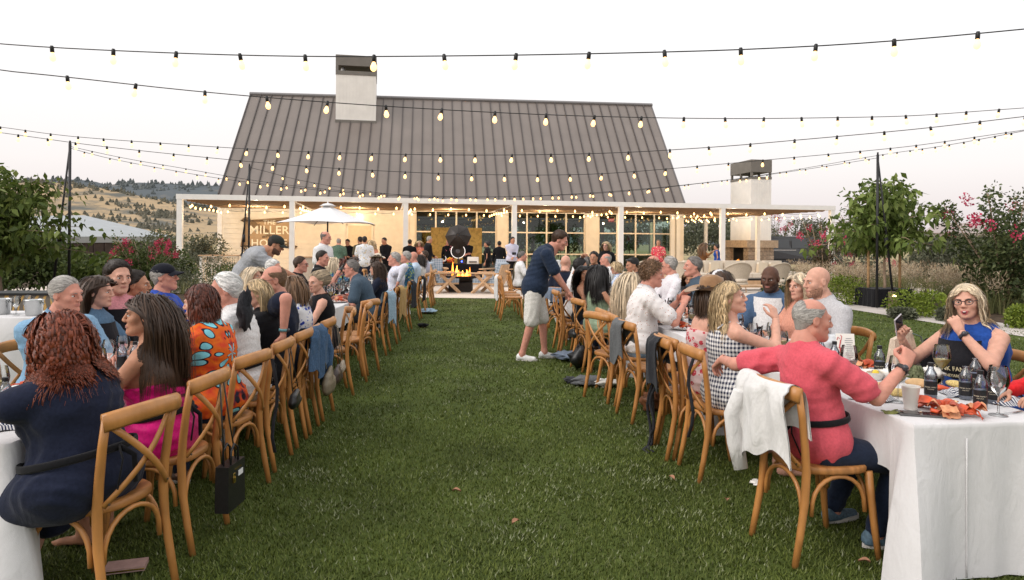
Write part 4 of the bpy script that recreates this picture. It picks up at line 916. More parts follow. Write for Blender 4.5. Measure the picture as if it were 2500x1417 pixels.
# ---------------------------------------------------------------- hills
def hill(name, d0, d1, prof, m, x0, x1, nx=160, ny=14, rough=0.02, seed=0):
 r = np.random.default_rng(seed); us = np.linspace(x0, x1, nx); rows = []
 ph = r.random(8)*6.28
 for j in range(ny):
  t = j/(ny-1); d = d0 + (d1-d0)*t; row = []
  for u in us:
   v = np.interp(u, [p[0] for p in prof], [p[1] for p in prof]); top = PX(u, v, d1); x = (u-CX)/FPX*d1
   z = -.1 + (top[2]+.1)*(t**1.15) * (1 + rough*(2.2*math.sin(u*.031+ph[0]+t*4) + 1.4*math.sin(u*.083+ph[1]-t*7) + .7*math.sin(u*.21+ph[2]+t*11))*(1-.75*t))
   row.append((x, d, max(z, -.1)))
  rows.append(row)
 mb = MB(); mb.grid(np.array(rows)); last = np.array(rows[-1]); mb.grid(np.stack([last, last + (0, 200, -last[:, 2:].max()*.6)*1 if False else last + np.array((0, 250, -60))])); o = tag(obj(name, mb, m, None, True), kind='structure'); return np.array(rows)
def hillmat(name, dry, wood, sc_, thr):
 m = bpy.data.materials.new(name); m.use_nodes = True; n, l = nodes_of(m); b = n['Principled BSDF']; b.inputs['Roughness'].default_value = 1; b.inputs['Specular IOR Level'].default_value = 0
 tc = n.new('ShaderNodeTexCoord'); mp = n.new('ShaderNodeMapping'); mp.inputs['Scale'].default_value = (1, .6, 1.6); l(tc.outputs['Object'], mp.inputs[0]); nz = n.new('ShaderNodeTexNoise'); nz.inputs['Scale'].default_value = sc_; nz.inputs['Detail'].default_value = 9; nz.inputs['Roughness'].default_value = .72; l(mp.outputs[0], nz.inputs['Vector'])
 r = _ramp(m.node_tree, [(thr-.06, wood), (thr+.02, tuple(.5*(a+c) for a, c in zip(dry, wood))), (thr+.07, dry)]); l(nz.outputs[0], r.inputs[0]); l(r.outputs[0], b.inputs['Base Color']); return m
rowsN = hill('hills', 260, 620, [(-900, 470), (-300, 452), (0, 446), (180, 448), (260, 462), (330, 478), (420, 492), (520, 512), (600, 528), (760, 560), (980, 588), (1250, 596)], hillmat('hazy_golden_hill', (.42, .315, .20), (.15, .15, .135), .03, .44), -900, 1250, rough=.03, seed=3)  # slope colours greyed: distance haze is painted into the material
rowsF = hill('far_hills', 800, 1500, [(-900, 452), (0, 440), (120, 438), (180, 441), (235, 443), (262, 452), (300, 446), (370, 449), (440, 450), (500, 452), (600, 458), (800, 500), (1100, 556), (1400, 574), (1700, 578), (1900, 582), (2200, 580), (2500, 584), (3200, 578)], hillmat('hazy_wooded_hill', (.26, .22, .18), (.12, .135, .145), .010, .60), -900, 3200, rough=.02, seed=5)  # bluish wood tone holds the painted haze over the far ridge
# woods on the slopes: nobody could count them
def woods(rows, n, hgt, m, seed, j0=.15, name='hillside_woods', label=''):
 r = np.random.default_rng(seed); V, F = [], []; ny, nx = rows.shape[:2]; c = 0
 base = []
 for k in range(3): base.append([(math.cos(a + k)*(.5 - .16*k), math.sin(a + k)*(.5 - .16*k), .1 + .42*k) for a in np.arange(6)/6*6.28])
 bv = np.array(base).reshape(-1, 3); bv = np.concatenate([bv, [(0, 0, 1.25)]]); bf = [(k*6+i, k*6+(i+1) % 6, (k+1)*6+(i+1) % 6, (k+1)*6+i) for k in range(2) for i in range(6)] + [(12+i, 12+(i+1) % 6, 18) for i in range(6)]
 clus = r.random((40, 2))
 for q in range(n):
  if q % 5 == 0: i, j = r.uniform(0, nx-1.01), ny-1.001 - r.random()*.4
  else:
   cc = clus[r.integers(40)] + r.normal(0, .035, 2); i, j = np.clip(cc[0], 0, .999)*(nx-1), (j0 + (1-j0)*np.clip(cc[1], 0, .999))*(ny-1)
  a, b = int(i), int(j); p = rows[b, a]*(1-(i-a))*(1-(j-b)) + rows[b, a+1]*(i-a)*(1-(j-b)) + rows[b+1, a]*(1-(i-a))*(j-b) + rows[b+1, a+1]*(i-a)*(j-b)
  s = hgt*(.45+.75*r.random()); v = bv*(s*(.9+.5*r.random()), s*.9, s*.85) * (1+.22*r.standard_normal((19, 3))) + p - (0, 0, .1*s); V.append(v); F += [tuple(x+c for x in f) for f in bf]; c += 19
 me = bpy.data.meshes.new(name); me.from_pydata(np.concatenate(V).tolist(), [], F); me.materials.append(m); tag(link(name, me), label, 'woods', kind='stuff')
woods(rowsN[:, 60:150], 1500, 3.4, leafmat('hazy_oak', [(0, (.09, .09, .075)), (.6, (.13, .125, .10)), (1, (.18, .165, .13))], .9, 0), 4, label='scattered dark oaks over the golden hillside')  # oak colours lifted towards grey as painted haze
woods(rowsF, 2200, 9, leafmat('hazy_fir', [(0, (.10, .115, .125)), (1, (.15, .165, .17))], .9, 0), 6, .45, label='dark conifers along the far ridge')  # conifer colours carry the blue haze; no air is modelled
# ---------------------------------------------------------------- foliage
def leaf_cloud(blobs, n, size, seed, droop=.4, w=.32, shell=.55, compound=0):
 r = np.random.default_rng(seed); vol = np.array([b[1][0]*b[1][1]*b[1][2] for b in blobs])**.7; pick = r.choice(len(blobs), n, p=vol/vol.sum())
 c = np.array([b[0] for b in blobs], float)[pick]; ra = np.array([b[1] for b in blobs], float)[pick]
 u = r.standard_normal((n, 3)); u /= np.linalg.norm(u, axis=1)[:, None]; rad = shell + (1.06-shell)*r.random(n)**.6; p = c + u*ra*rad[:, None]
 ax = u*.8 + .7*r.standard_normal((n, 3)) + np.array((0, 0, -droop)); ax /= np.linalg.norm(ax, axis=1)[:, None]
 sd = np.cross(ax, r.standard_normal((n, 3))); sd /= np.linalg.norm(sd, axis=1)[:, None]; nn = np.cross(ax, sd); s = (size*(.6+.8*r.random(n)))[:, None]
 V = np.stack([p, p+ax*s*.45+sd*s*w+nn*s*.08, p+ax*s-np.array((0, 0, 1))*s*droop*.3, p+ax*s*.45-sd*s*w+nn*s*.08], 1).reshape(-1, 3)
 me = bpy.data.meshes.new('crown'); me.vertices.add(4*n); me.vertices.foreach_set('co', V.ravel()); me.loops.add(4*n); me.loops.foreach_set('vertex_index', np.arange(4*n)); me.polygons.add(n); me.polygons.foreach_set('loop_start', np.arange(n)*4); me.update(calc_edges=True); return me
BARK = mat('bark', (.16, .115, .08), .9, .3, 14, .5, 60, stretch=(1, 1, .25)); PALEBARK = mat('pale_bark', (.34, .24, .17), .8, .25, 10, .3, 50, stretch=(1, 1, .3))
G_BRIGHT = leafmat('leaf_bright', [(0, (.055, .085, .016)), (.5, (.095, .135, .026)), (.9, (.16, .20, .05)), (1, (.25, .29, .10))]); G_DARK = leafmat('leaf_dark', [(0, (.025, .040, .015)), (.6, (.055, .075, .025)), (1, (.10, .12, .05))])
G_MID = leafmat('leaf_mid', [(0, (.038, .060, .015)), (.5, (.07, .10, .025)), (1, (.13, .165, .05))]); G_OLIVE = leafmat('leaf_olive', [(0, (.06, .07, .045)), (.5, (.11, .12, .08)), (1, (.20, .21, .15))])
PINK = leafmat('pink_blossom', [(0, (.35, .02, .06)), (.5, (.55, .04, .12)), (1, (.72, .12, .22))], .7, .3); G_LIME = leafmat('leaf_lime', [(0, (.08, .12, .01)), (.5, (.16, .22, .025)), (1, (.28, .34, .06))])
def plant(name, label, cat, base, blobs, n, size, m, stems, seed, bark=BARK, droop=.4, w=.32, group=None, flowers=None, shell=.5, stem_r=.05, limb=1.0):
 t = thing(name, label, cat, base, 0, group); mb = MB(); r = random.Random(seed)
 for st in stems:
  P = [np.array(p, float) for p in st]; q = []
  for a, b in zip(P[:-1], P[1:]):
   for k in range(3): q.append(a+(b-a)*k/3 + np.array([r.uniform(-.02, .02) for _ in range(3)])*(1 if k else 0))
  q.append(P[-1]); r0_ = stem_r if st is stems[0] else stem_r*limb; mb.tube(q, np.linspace(r0_, r0_*.3, len(q)), 7)
 if stems: obj('trunk', mb, bark, t, True)
 me = leaf_cloud(blobs, n, size, seed, droop, w, shell); me.materials.append(m); link('crown', me, t)
 if flowers:
  fb, fn, fs = flowers; me = leaf_cloud(fb, fn, fs, seed+9, .1, .5, .2); me.name = 'blossom'; me.materials.append(PINK); link('blossom', me, t)
 return t
def blobs_rand(r, n, box, rad):
 return [((r.uniform(*box[0]), r.uniform(*box[1]), r.uniform(*box[2])), tuple(x*r.uniform(.7, 1.25) for x in rad)) for _ in range(n)]
rr = random.Random(5)
# big tree at the left edge, with lifted sprays of leaves
def spray_tree(name, label, base, h0, spread, crown_z, n_br, n, size, m, seed, bark=BARK, lift=.6, tr=.05, dense=1.0):
 r = random.Random(seed); stems = [[(0, 0, 0), (r.uniform(-.06, .06), 0, h0*.6), (0, 0, h0+(crown_z-h0)*.5)]]; blobs = []
 for i in range(n_br):
  a = i*2.4 + r.uniform(-.3, .3); e_ = (i+.5)/n_br; ln = spread*(1.02-.72*e_**1.5)*r.uniform(.7, 1.12); zb = h0 + (crown_z-h0)*.5*e_; zt = h0*.85 + (crown_z-h0*.85)*(.12+.80*e_) + r.uniform(-.15, .3)*lift
  tip = np.array((math.cos(a)*ln, math.sin(a)*ln, zt)); b0 = np.array((0, 0, zb)); mid = b0*.5 + tip*.5 + np.array((0, 0, .12*spread)); stems.append([tuple(b0), tuple(mid), tuple(tip)])
  for q in np.linspace(.1, 1.08, 8):
   c = (b0*(1-q)**2 + 2*q*(1-q)*(mid*2-b0*.5-tip*.5) + tip*q*q) if q <= 1 else tip + (tip-mid)*(q-1)*2; c = c + np.array([r.uniform(-.14, .14) for _ in range(3)])*spread/1.8; rd = (.30 - .17*q)*dense*spread/1.8; blobs.append((tuple(c), (rd*1.35, rd*1.35, rd*.7)))
 return plant(name, label, 'tree', base, blobs, n, size, m, stems, seed, bark, .75, .26, stem_r=tr, shell=.05, limb=.32)
p = GX(60, 690); spray_tree('broadleaf_tree', 'leafy green tree beside the cloth covered bar table', (PX(5, 690, 15)[0], 15, 0), 1.1, 1.95, 3.4, 24, 3400, .17, G_BRIGHT, 21)
spray_tree('broadleaf_tree', 'low leafy tree crowding the far corner behind the bar table', (PX(-110, 690, 16)[0], 16.5, 0), .8, 2.2, 2.9, 18, 3200, .17, G_MID, 22)
t = spray_tree('staked_tree', 'young green tree tied between wooden stakes beside the light pole', (PX(2158, 720, 18.2)[0], 18.2, 0), 1.4, 1.85, 3.5, 24, 3500, .19, leafmat('leaf_fresh', [(0, (.065, .10, .02)), (.5, (.13, .185, .042)), (1, (.24, .30, .09))]), 33, PALEBARK, .5, .05)
for dx in (-.42, .42): mb = MB(); mb.tube([(dx, 0, 0), (dx, 0, 1.75)], .035, 8); obj('stake', mb, mat('stake_wood', (.42, .25, .12), .8, .2, 12), t, True)
# crape myrtles: upright plumes with pink heads
def myrtle(label, base, h, spread, n, seed, nfl=14, m=G_DARK, lo=.35, size=.09):
 r = random.Random(seed); blobs, stems, fl = [], [], []
 for i in range(9):
  a = i/9*6.28 + r.uniform(-.3, .3); tip = np.array((math.cos(a)*spread*r.uniform(.45, 1), math.sin(a)*spread*r.uniform(.45, 1), h*r.uniform(.75, 1.0))); mid = tip*(.4, .4, .5); stems.append([(0, 0, 0), tuple(mid), tuple(tip)])
  for q in np.linspace(lo, 1.0, 7): c = tip*q if q > .5 else mid*q*2; rd = spread*(.42 - .30*q); blobs.append((tuple(np.array(c) + [r.uniform(-.1, .1)*spread for _ in range(3)]), (rd, rd, rd*1.5)))
 for i in range(nfl): a = r.uniform(0, 6.28); e_ = r.uniform(.25, 1); fl.append(((math.cos(a)*spread*1.08*(1-.5*e_**2), math.sin(a)*spread*1.08*(1-.5*e_**2), h*(.42+.5*e_)), (.10*h/2.4, .10*h/2.4, .14*h/2.4)))
 return plant('crape_myrtle', label, 'shrub', base, blobs, n, size, m, stems, seed, PALEBARK, .2, .3, 'pink flowering crape myrtles', (fl, nfl*42, .042*h/2.2) if nfl else None, .1, .03)
myrtle('bright pink flowering crape myrtle in front of the low barn', (PX(355, 690, 21)[0], 21, 0), 1.75, 1.0, 3800, 41, 46, G_MID, size=.08)
myrtle('tall dark crape myrtle with a few pink heads behind the blonde woman in glasses', (PX(2450, 760, 16.8)[0], 16.8, 0), 3.0, 1.5, 9500, 42, 15, leafmat('leaf_deep', [(0, (.04, .06, .022)), (.6, (.08, .11, .04)), (1, (.15, .165, .07))]), .3)
myrtle('slender reddish crape myrtle in front of the parked van', (PX(2010, 690, 27)[0], 27, 0), 2.75, 1.0, 2300, 43, 9, leafmat('leaf_reddish', [(0, (.05, .045, .025)), (.5, (.085, .08, .035)), (1, (.15, .10, .06))]), .3)
myrtle('pink crape myrtle showing past the fireplace chimney', (PX(1905, 690, 47)[0], 47.5, 0), 4.0, 1.0, 2400, 44, 8, G_MID)
myrtle('low pink flowered bush between the van and staked tree', (PX(2110, 690, 24)[0], 24, 0), 1.4, 1.1, 2600, 45, 14, G_OLIVE, .15)
# hedge shrubs behind the bar on the left
hs = [(235, 18, 1.35, 1.5), (300, 22, 1.25, 1.6), (430, 24.5, 1.25, 1.3), (500, 30, 1.9, 1.5), (130, 20, 1.5, 1.7), (20, 19, 1.6, 1.8), (415, 33, 2.1, 2.2), (-120, 19, 1.7, 2.0)]
hl = ['feathery green shrub behind the light pole', 'loose green shrub beside the pink crape myrtle', 'arching green shrub between the crape myrtle and pergola post', 'tall loose shrub beyond the pergola corner', 'green shrub under the leafy tree', 'dense green shrub behind the ice buckets', 'grey green thicket shrub far behind the pergola corner', 'broad green shrub at the far end of the hedge']
for i, ((u, d, h, w_), lb) in enumerate(zip(hs, hl)):
 r = random.Random(60+i); blobs = []
 for k in range(10): a = r.uniform(0, 6.28); q = r.uniform(.2, .8); blobs.append(((math.cos(a)*w_*.5*q, math.sin(a)*w_*.5*q, h*r.uniform(.25, .75)), (w_*.28, w_*.28, h*.28)))
 plant('garden_shrub', lb, 'shrub', (PX(u, 690, d)[0], d, 0), blobs, 2600, .11, [G_BRIGHT, G_MID, G_MID, G_OLIVE, G_MID, G_MID, G_OLIVE, G_MID][i], [[(0, 0, 0), (.1, 0, h*.5)]], 60+i, group='hedge shrubs by the bar')
# clipped and low shrubs
def mound(label, base, rx, h, m, seed, n=2400, size=.06):
 r = random.Random(seed); blobs = [((r.uniform(-.45, .45)*rx, r.uniform(-.45, .45)*rx, h*.45), (rx*.62, rx*.62, h*.55)) for _ in range(6)]
 plant('round_shrub', label, 'shrub', base, blobs, n, size, m, [], seed, group='low mounded shrubs', shell=.6, droop=.1)
for (u, v, rx, h, m, lb) in [(2246, 772, .62, .55, G_LIME, 'bright yellow green mounded shrub beside the concrete path'), (2055, 742, .6, .62, G_LIME, 'bright green shrub behind the bald man in grey'), (2497, 800, .45, .5, G_LIME, 'green shrub at the picture edge by the path'), (2200, 778, .3, .22, G_OLIVE, 'small drab shrub at the foot of the black drape'),
                             (2328, 785, .35, .3, G_OLIVE, 'small drab shrub past the lime mound'), (470, 700, 1.1, .75, G_OLIVE, 'low dusty shrub below the pergola corner post'), (560, 705, .7, .55, G_MID, 'low green shrub by the bar stools'), (380, 712, 1.0, .5, G_OLIVE, 'dusty groundcover mound behind the capped man'), (300, 715, .9, .6, G_MID, 'green mound below the pink crape myrtle'), (455, 670, .9, .9, G_MID, 'rounded green bush against the pergola corner post'), (1960, 742, .6, .55, G_OLIVE, 'drab bush behind the blonde woman'), (1900, 738, .4, .35, G_MID, 'little green bush before the rattan chair')]:
 p = GX(u, v); mound(lb, (p[0], p[1], 0), rx*p[1]/15, h*p[1]/15, m, int(u))
for i, (u, d, h, w_, lb) in enumerate([(2285, 27, 2.35, 2.6, 'grey green olive tree behind the staked tree'), (2085, 46, 3.2, 2.6, 'grey olive tree beyond the van'), (1715, 62, 4.6, 6, 'wide olive tree seen through the lounge pergola'), (1790, 66, 4.4, 5, 'olive tree behind the fireplace'), (1640, 60, 4.2, 5, 'olive tree seen past the house corner'), (1970, 75, 4.6, 5, 'far rounded tree behind the van roof'), (2400, 40, 2.8, 4, 'olive tree before the far barn roof')]):
 r = random.Random(90+i); blobs = [((r.uniform(-.5, .5)*w_*.7, r.uniform(-.4, .4)*w_*.7, h*r.uniform(.35, .8)), (w_*.26, w_*.26, h*.2)) for _ in range(14)]
 plant('olive_tree', lb, 'tree', (PX(u, 690, d)[0], d, 0), blobs, 3200, .05*h, G_OLIVE, [[(0, 0, 0), (.1, 0, h*.5)]], 90+i, group='olive trees', stem_r=.08)
# tall tree belt behind the house, seen through its windows
r = random.Random(8)
for i in range(12):
 s = -1 + 2.6*i; q = B(s, 27 + r.uniform(-1.5, 1.5), 0); h = r.uniform(4.5, 6.2); blobs = [((r.uniform(-1.2, 1.2), r.uniform(-.8, .8), h*r.uniform(.2, .85)), (1.1, 1.0, .9)) for _ in range(10)]
 plant('garden_tree', 'green tree behind the house, %s of twelve counted from the barn side' % ['first', 'second', 'third', 'fourth', 'fifth', 'sixth', 'seventh', 'eighth', 'ninth', 'tenth', 'eleventh', 'twelfth'][i], 'tree', q, blobs, 1500, .3, G_MID, [[(0, 0, 0), (0, 0, h*.6)]], 200+i, group='tree belt behind the house')
# fountain grass
def grass_tufts(spots, seed, hgt, nb, m, plume=None):
 r = np.random.default_rng(seed); n = len(spots)*nb; c = np.repeat(np.array(spots), nb, 0); a = r.random(n)*6.28; sp = .05+.12*r.random(n); ln = hgt*(.55+.6*r.random(n)); ben = .25+.75*r.random(n); w = .006+.006*r.random(n); k = 5; V = []
 for i in range(k):
  t = i/(k-1); out = sp + ln*ben*.75*t**1.7; z = ln*(t - .45*ben*t*t); p = c + np.stack([np.cos(a)*out, np.sin(a)*out, z], 1); sd = np.stack([-np.sin(a), np.cos(a), 0*a], 1)*(w*(1-.85*t))[:, None]; V += [p-sd, p+sd]
 V = np.stack(V, 1); b = (np.arange(n)*2*k)[:, None, None]; q = np.arange(k-1)[None, :, None]*2; F = (b + q + np.array([[[0, 1, 3, 2]]])).reshape(-1, 4); V = V.reshape(-1, 3)
 me = bpy.data.meshes.new('grass'); me.vertices.add(len(V)); me.vertices.foreach_set('co', V.ravel()); me.loops.add(F.size); me.loops.foreach_set('vertex_index', F.ravel()); me.polygons.add(len(F)); me.polygons.foreach_set('loop_start', np.arange(len(F))*4); me.update(calc_edges=True); me.materials.append(m)
 return me
GRS = leafmat('fountain_blade', [(0, (.07, .085, .03)), (.5, (.14, .15, .06)), (1, (.28, .25, .13))], .8, .2); STRAW = leafmat('fountain_plume', [(0, (.34, .25, .17)), (.5, (.46, .36, .26)), (1, (.60, .50, .40))], .9, .3)
spots = []; sr = random.Random(3)
for i in range(150):
 u = sr.uniform(1930, 2560); d = sr.uniform(float(np.interp(u, [1930, 2065, 2330, 2560], [21.2, 20.3, 17.0, 15.2])), 29); spots.append((PX(u, 690, d)[0], d, 0))
tag(link('ornamental_grass', grass_tufts(spots, 1, .85, 34, GRS)), 'green fountain grass filling the bed beyond the path', 'grass', kind='stuff')
pl = []
for s in spots: pl += [(s[0]+sr.uniform(-.35, .35), s[1]+sr.uniform(-.35, .35), .45) for _ in range(3)]
me = leaf_cloud([((p[0], p[1], p[2]+.28), (.12, .12, .26)) for p in pl], 15000, .085, 5, -.6, .10, .1); me.materials.append(STRAW); me.name = 'plumes'; tag(link('grass_plumes', me), 'pale straw plumes above the fountain grass', 'grass', kind='stuff')
spots = [(PX(sr.uniform(250, 640), 690, d_)[0], d_, 0) for d_ in [sr.uniform(19.5, 25) for _ in range(50)]]
tag(link('ornamental_grass', grass_tufts(spots, 2, .5, 30, GRS)), 'short dry grass under the shrubs by the pergola', 'grass', kind='stuff')
# ---------------------------------------------------------------- far buildings
def barn(label, u0, u1, d0, d1, eave_v, ridge_pts, wallm, roofm, name='barn'):
 t = thing(name, label, 'barn', (0, 0, 0)); a, b = PX(u0, eave_v[0], d0), PX(u1, eave_v[1], d1); r0_, r1_ = PX(*ridge_pts[0]), PX(*ridge_pts[1])
 mb = MB(); mb.add([a, b, r1_, r0_, a+Vector((0, 0, -.35)), b+Vector((0, 0, -.35))], [(0, 1, 2, 3), (4, 5, 1, 0)]); bk = [r1_ + (r1_-b)*1.0, r0_ + (r0_-a)*1.0]; bk[0].z = b.z; bk[1].z = a.z; mb.add([r0_, r1_, bk[0], bk[1]], [(0, 1, 2, 3)]); obj('roof', mb, roofm, t)
 dn = Vector((0, .5, 0)); mb = MB(); mb.add([a+dn+Vector((0, 0, -.3)), b+dn+Vector((0, 0, -.3)), Vector((b.x, b.y+.5, 0)), Vector((a.x, a.y+.5, 0)), Vector(bk[0]), Vector((bk[0].x, bk[0].y, 0)), Vector(bk[1]), Vector((bk[1].x, bk[1].y, 0)), r1_ - Vector((.3, 0, .2)), r0_], [(0, 1, 2, 3), (1, 4, 5, 2)[::-1], (1, 8, 4)]); obj('wall', mb, wallm, t)
 n_ = 14
 for i in range(1, n_): q = a.lerp(b, i/n_); mb = MB(); mb.box((q.x-.05, q.y+.42, 0), (q.x+.05, q.y+.499, q.z-.32)); obj('batten', mb, wallm, t)
 return t
barn('low dark barn with pale metal roof behind the shrubs', 60, 425, 34, 46, (578, 578), ((60, 528, 44), (205, 526, 50)), mat('barn_brown', (.055, .038, .032), .8, .2, 4), mat('pale_metal', (.33, .35, .365), .55, .05, 1))
barn('long dark barn with dusty roof far behind the crape myrtle', 2250, 2660, 62, 62, (569, 569), ((2285, 545, 74), (2700, 541, 74)), mat('barn_black', (.03, .026, .025), .8, .2, 4), mat('dusty_roof', (.36, .29, .27), .7, .05, 1))
# ---------------------------------------------------------------- light poles and bulb strings
BULB = emitter('bulb_glow', (1.0, .55, .21), 2.0)
def pole(label, u, vtop, d, brace, blab):
 top_ = PX(u, vtop, d); t = thing('light_pole', label, 'pole', (top_.x, d, 0)); m = mat('pole_black', (.018, .018, .020), .5, .05)
 mb = MB(); mb.tube([(0, 0, .02), (0, 0, top_.z)], .032, 10); mb.tube([(0, 0, top_.z), (0, 0, top_.z+.06)], .022, 8); obj('mast', mb, m, t, True)
 mb = MB(); mb.tube([(brace[0], brace[1], .02), (brace[0]*.42, brace[1]*.42, top_.z*.58), (.0, 0, top_.z-.05)], [.03, .026, .02], 8); obj('brace', mb, m, t, True)
 mb = MB(); mb.tube([(brace[0]*.55, brace[1]*.55, top_.z*.40), (brace[0]*.5, brace[1]*.5, top_.z*.46)], .05, 8); obj('ratchet', mb, m, t, True)
 return top_
pL = pole('black light pole with leaning brace beside the leafy tree', 171, 350, 16.4, (-.5, .1), '')
pM = pole('black light pole with leaning brace before the house sign', 609, 405, 21.0, (-.38, .2), '')
pR = pole('black light pole with slanting brace before the staked tree', 2143, 378, 17.4, (.5, .1), '')
def drape(label, u, v, w_, h, dp):
 p = GX(u, v); r = random.Random(int(u)); n_ = 56; per = []
 for i in range(n_):
  t = i/n_*4; k = int(t); f = t-k; c = [(-w_, -dp), (w_, -dp), (w_, dp), (-w_, dp)]; a, b = c[k], c[(k+1) % 4]; per.append((a[0]+(b[0]-a[0])*f, a[1]+(b[1]-a[1])*f))
 rows = []
 for z, am in ((h, 0), (h*.9, .25), (h*.5, .7), (0.01, 1)): rows.append([(x*(1+.05*am*math.sin(i*2.1)+.02*am), y*(1+.05*am*math.sin(i*2.1)+.02*am), z) for i, (x, y) in enumerate(per + per[:1])])
 mb = MB(); mb.grid(np.array(rows)[:, ::-1]); mb.add([(x, y, h) for x, y in per], [tuple(range(n_))]); o = obj('draped_ballast', mb, cloth('black_drape', (.014, .014, .016), fold=.4), None, True, T(p[0], p[1]+dp, 0, .1)); tag(o, label, 'ballast')
drape('black cloth draped over the ballast of the light pole by the path', 2178, 752, .52, .48, .42)
# garden bollard lamp
p = GX(2178, 757); t = thing('bollard_light', 'dark timber bollard lamp in front of the black drape', 'lamp', (p[0], p[1]-.02, 0)); mb = MB(); mb.box((-.07, -.07, 0), (.07, .07, .46)); obj('post', mb, BARK, t); mb = MB(); mb.box((-.05, -.076, .34), (.05, -.0705, .38)); obj('lamp', mb, emitter('bollard_glow', (1, .66, .3), 8), t)
sock_me = {}; bulb_me = {}
def strand(label, keys, spacing=.47, offset=.2, r=.030, wire=.006):
 P = np.array([PX(*k) for k in keys]); seg = np.linalg.norm(np.diff(P, axis=0), axis=1); cum = np.concatenate([[0], np.cumsum(seg)]); n_ = int(cum[-1]/.25)+2; tt = np.linspace(0, cum[-1], n_)
 def at(q):
  # smooth interpolation
  i = np.clip(np.searchsorted(cum, q) - 1, 0, len(seg)-1); f = (q-cum[i])/seg[i]; a, b = P[i], P[i+1]; pm = P[max(i-1, 0)]; pn = P[min(i+2, len(P)-1)]; m0 = (b-pm)/2; m1 = (pn-a)/2; return (2*f**3-3*f**2+1)*a + (f**3-2*f**2+f)*m0 + (-2*f**3+3*f**2)*b + (f**3-f**2)*m1
 t = thing('string_light', label, 'string lights', tuple(P[0])); o0 = P[0]; mb = MB(); mb.tube([at(q)-o0 for q in tt], wire, 5); obj('cable', mb, WIRE, t, True)
 if r not in sock_me:
  mb = MB(); mb.lathe([(r*.45, .012), (r*.62, 0), (r*.62, -r*1.5), (r*.5, -r*1.6)], 8); sock_me[r] = mb.mesh('socket', [SOCK], True)
  mb = bulb_mesh(r); bulb_me[r] = mb.mesh('bulb', [BULB], True)
 rg = random.Random(len(label)); q = offset
 while q < cum[-1]:
  a = at(q)-o0; rx, ry = rg.uniform(-.18, .18), rg.uniform(-.18, .18); link('socket', sock_me[r], t, T(*a, 0, rx, ry)); M_ = T(*a, 0, rx, ry) @ T(0, 0, -r*1.55); link('bulb', bulb_me[r], t, M_); q += spacing
strand('bulb string highest over the lawn, crossing above the chimney top', [(-200, 88, 5.0), (60, 112, 4.9), (400, 129, 4.75), (740, 138, 4.6), (1100, 137, 4.5), (1470, 131, 4.4), (1845, 120, 4.3), (2210, 98, 4.25), (2700, 52, 4.2)], .475, .62, .022, .0042)
strand('bulb string crossing the roof just under its ridge', [(-160, 148, 5.0), (3, 172, 5.15), (157, 188, 5.3), (456, 221, 5.6), (745, 246, 5.75), (1025, 265, 6.0), (1296, 279, 6.3), (1551, 287, 6.6), (1791, 290, 7.0), (2016, 288, 7.4), (2227, 283, 7.8), (2430, 269, 8.2), (2700, 250, 8.8)], .49, .35, .022, .0042)
strand('bulb string across the middle of the roof', [(-140, 292, 10.8), (18, 313, 10.4), (171, 333, 10.2), (407, 351, 9.8), (659, 367, 9.4), (920, 376, 9.0), (1200, 379, 8.6), (1490, 374, 8.3), (1736, 360, 8.0), (1940, 343, 7.8), (2243, 315, 7.6), (2500, 285, 7.4), (2700, 262, 7.3)], .475, .3, .022, .0045)
strand('bulb string across the lower roof passing both corner poles', [(-140, 305, 10.2), (72, 334, 9.9), (234, 356, 9.8), (474, 382, 9.8), (715, 404, 9.8), (957, 419, 9.8), (1197, 427, 9.9), (1434, 426, 10.0), (1640, 412, 10.0), (1860, 392, 10.0), (2143, 366, 10.1), (2280, 350, 10.2), (2500, 318, 10.3), (2700, 290, 10.4)], .475, .4, .022, .0045)
strand('long bulb string from the tree side pole dipping to the pergola beam', [(171, 362, 16.4), (262, 386, 16.6), (401, 413, 16.9), (543, 437, 17.2), (705, 457, 17.5), (868, 472, 17.7), (1040, 481, 17.8), (1220, 481, 17.8), (1400, 474, 17.8), (1600, 459, 17.7), (1800, 437, 17.6), (1980, 412, 17.5), (2143, 386, 17.4)], .5, .4, .026, .006)
strand('second bulb string sagging beside it between the corner poles', [(171, 358, 16.4), (300, 386, 16.9), (450, 412, 17.5), (620, 441, 18.2), (800, 463, 18.8), (983, 476, 19.2), (1150, 481, 19.4), (1340, 478, 19.4), (1520, 468, 19.2), (1720, 447, 18.8), (1900, 422, 18.2), (2143, 380, 17.4), (2300, 357, 15), (2490, 322, 12.5), (2700, 280, 10.5)], .5, .55, .026, .006)
strand('short bulb string running down from the sign side pole', [(609, 409, 21), (660, 422, 21.4), (717, 437, 21.8), (793, 452, 22.4), (873, 464, 23.2), (960, 475, 24), (1090, 486, 25)], .52, 1.05, .028, .007)
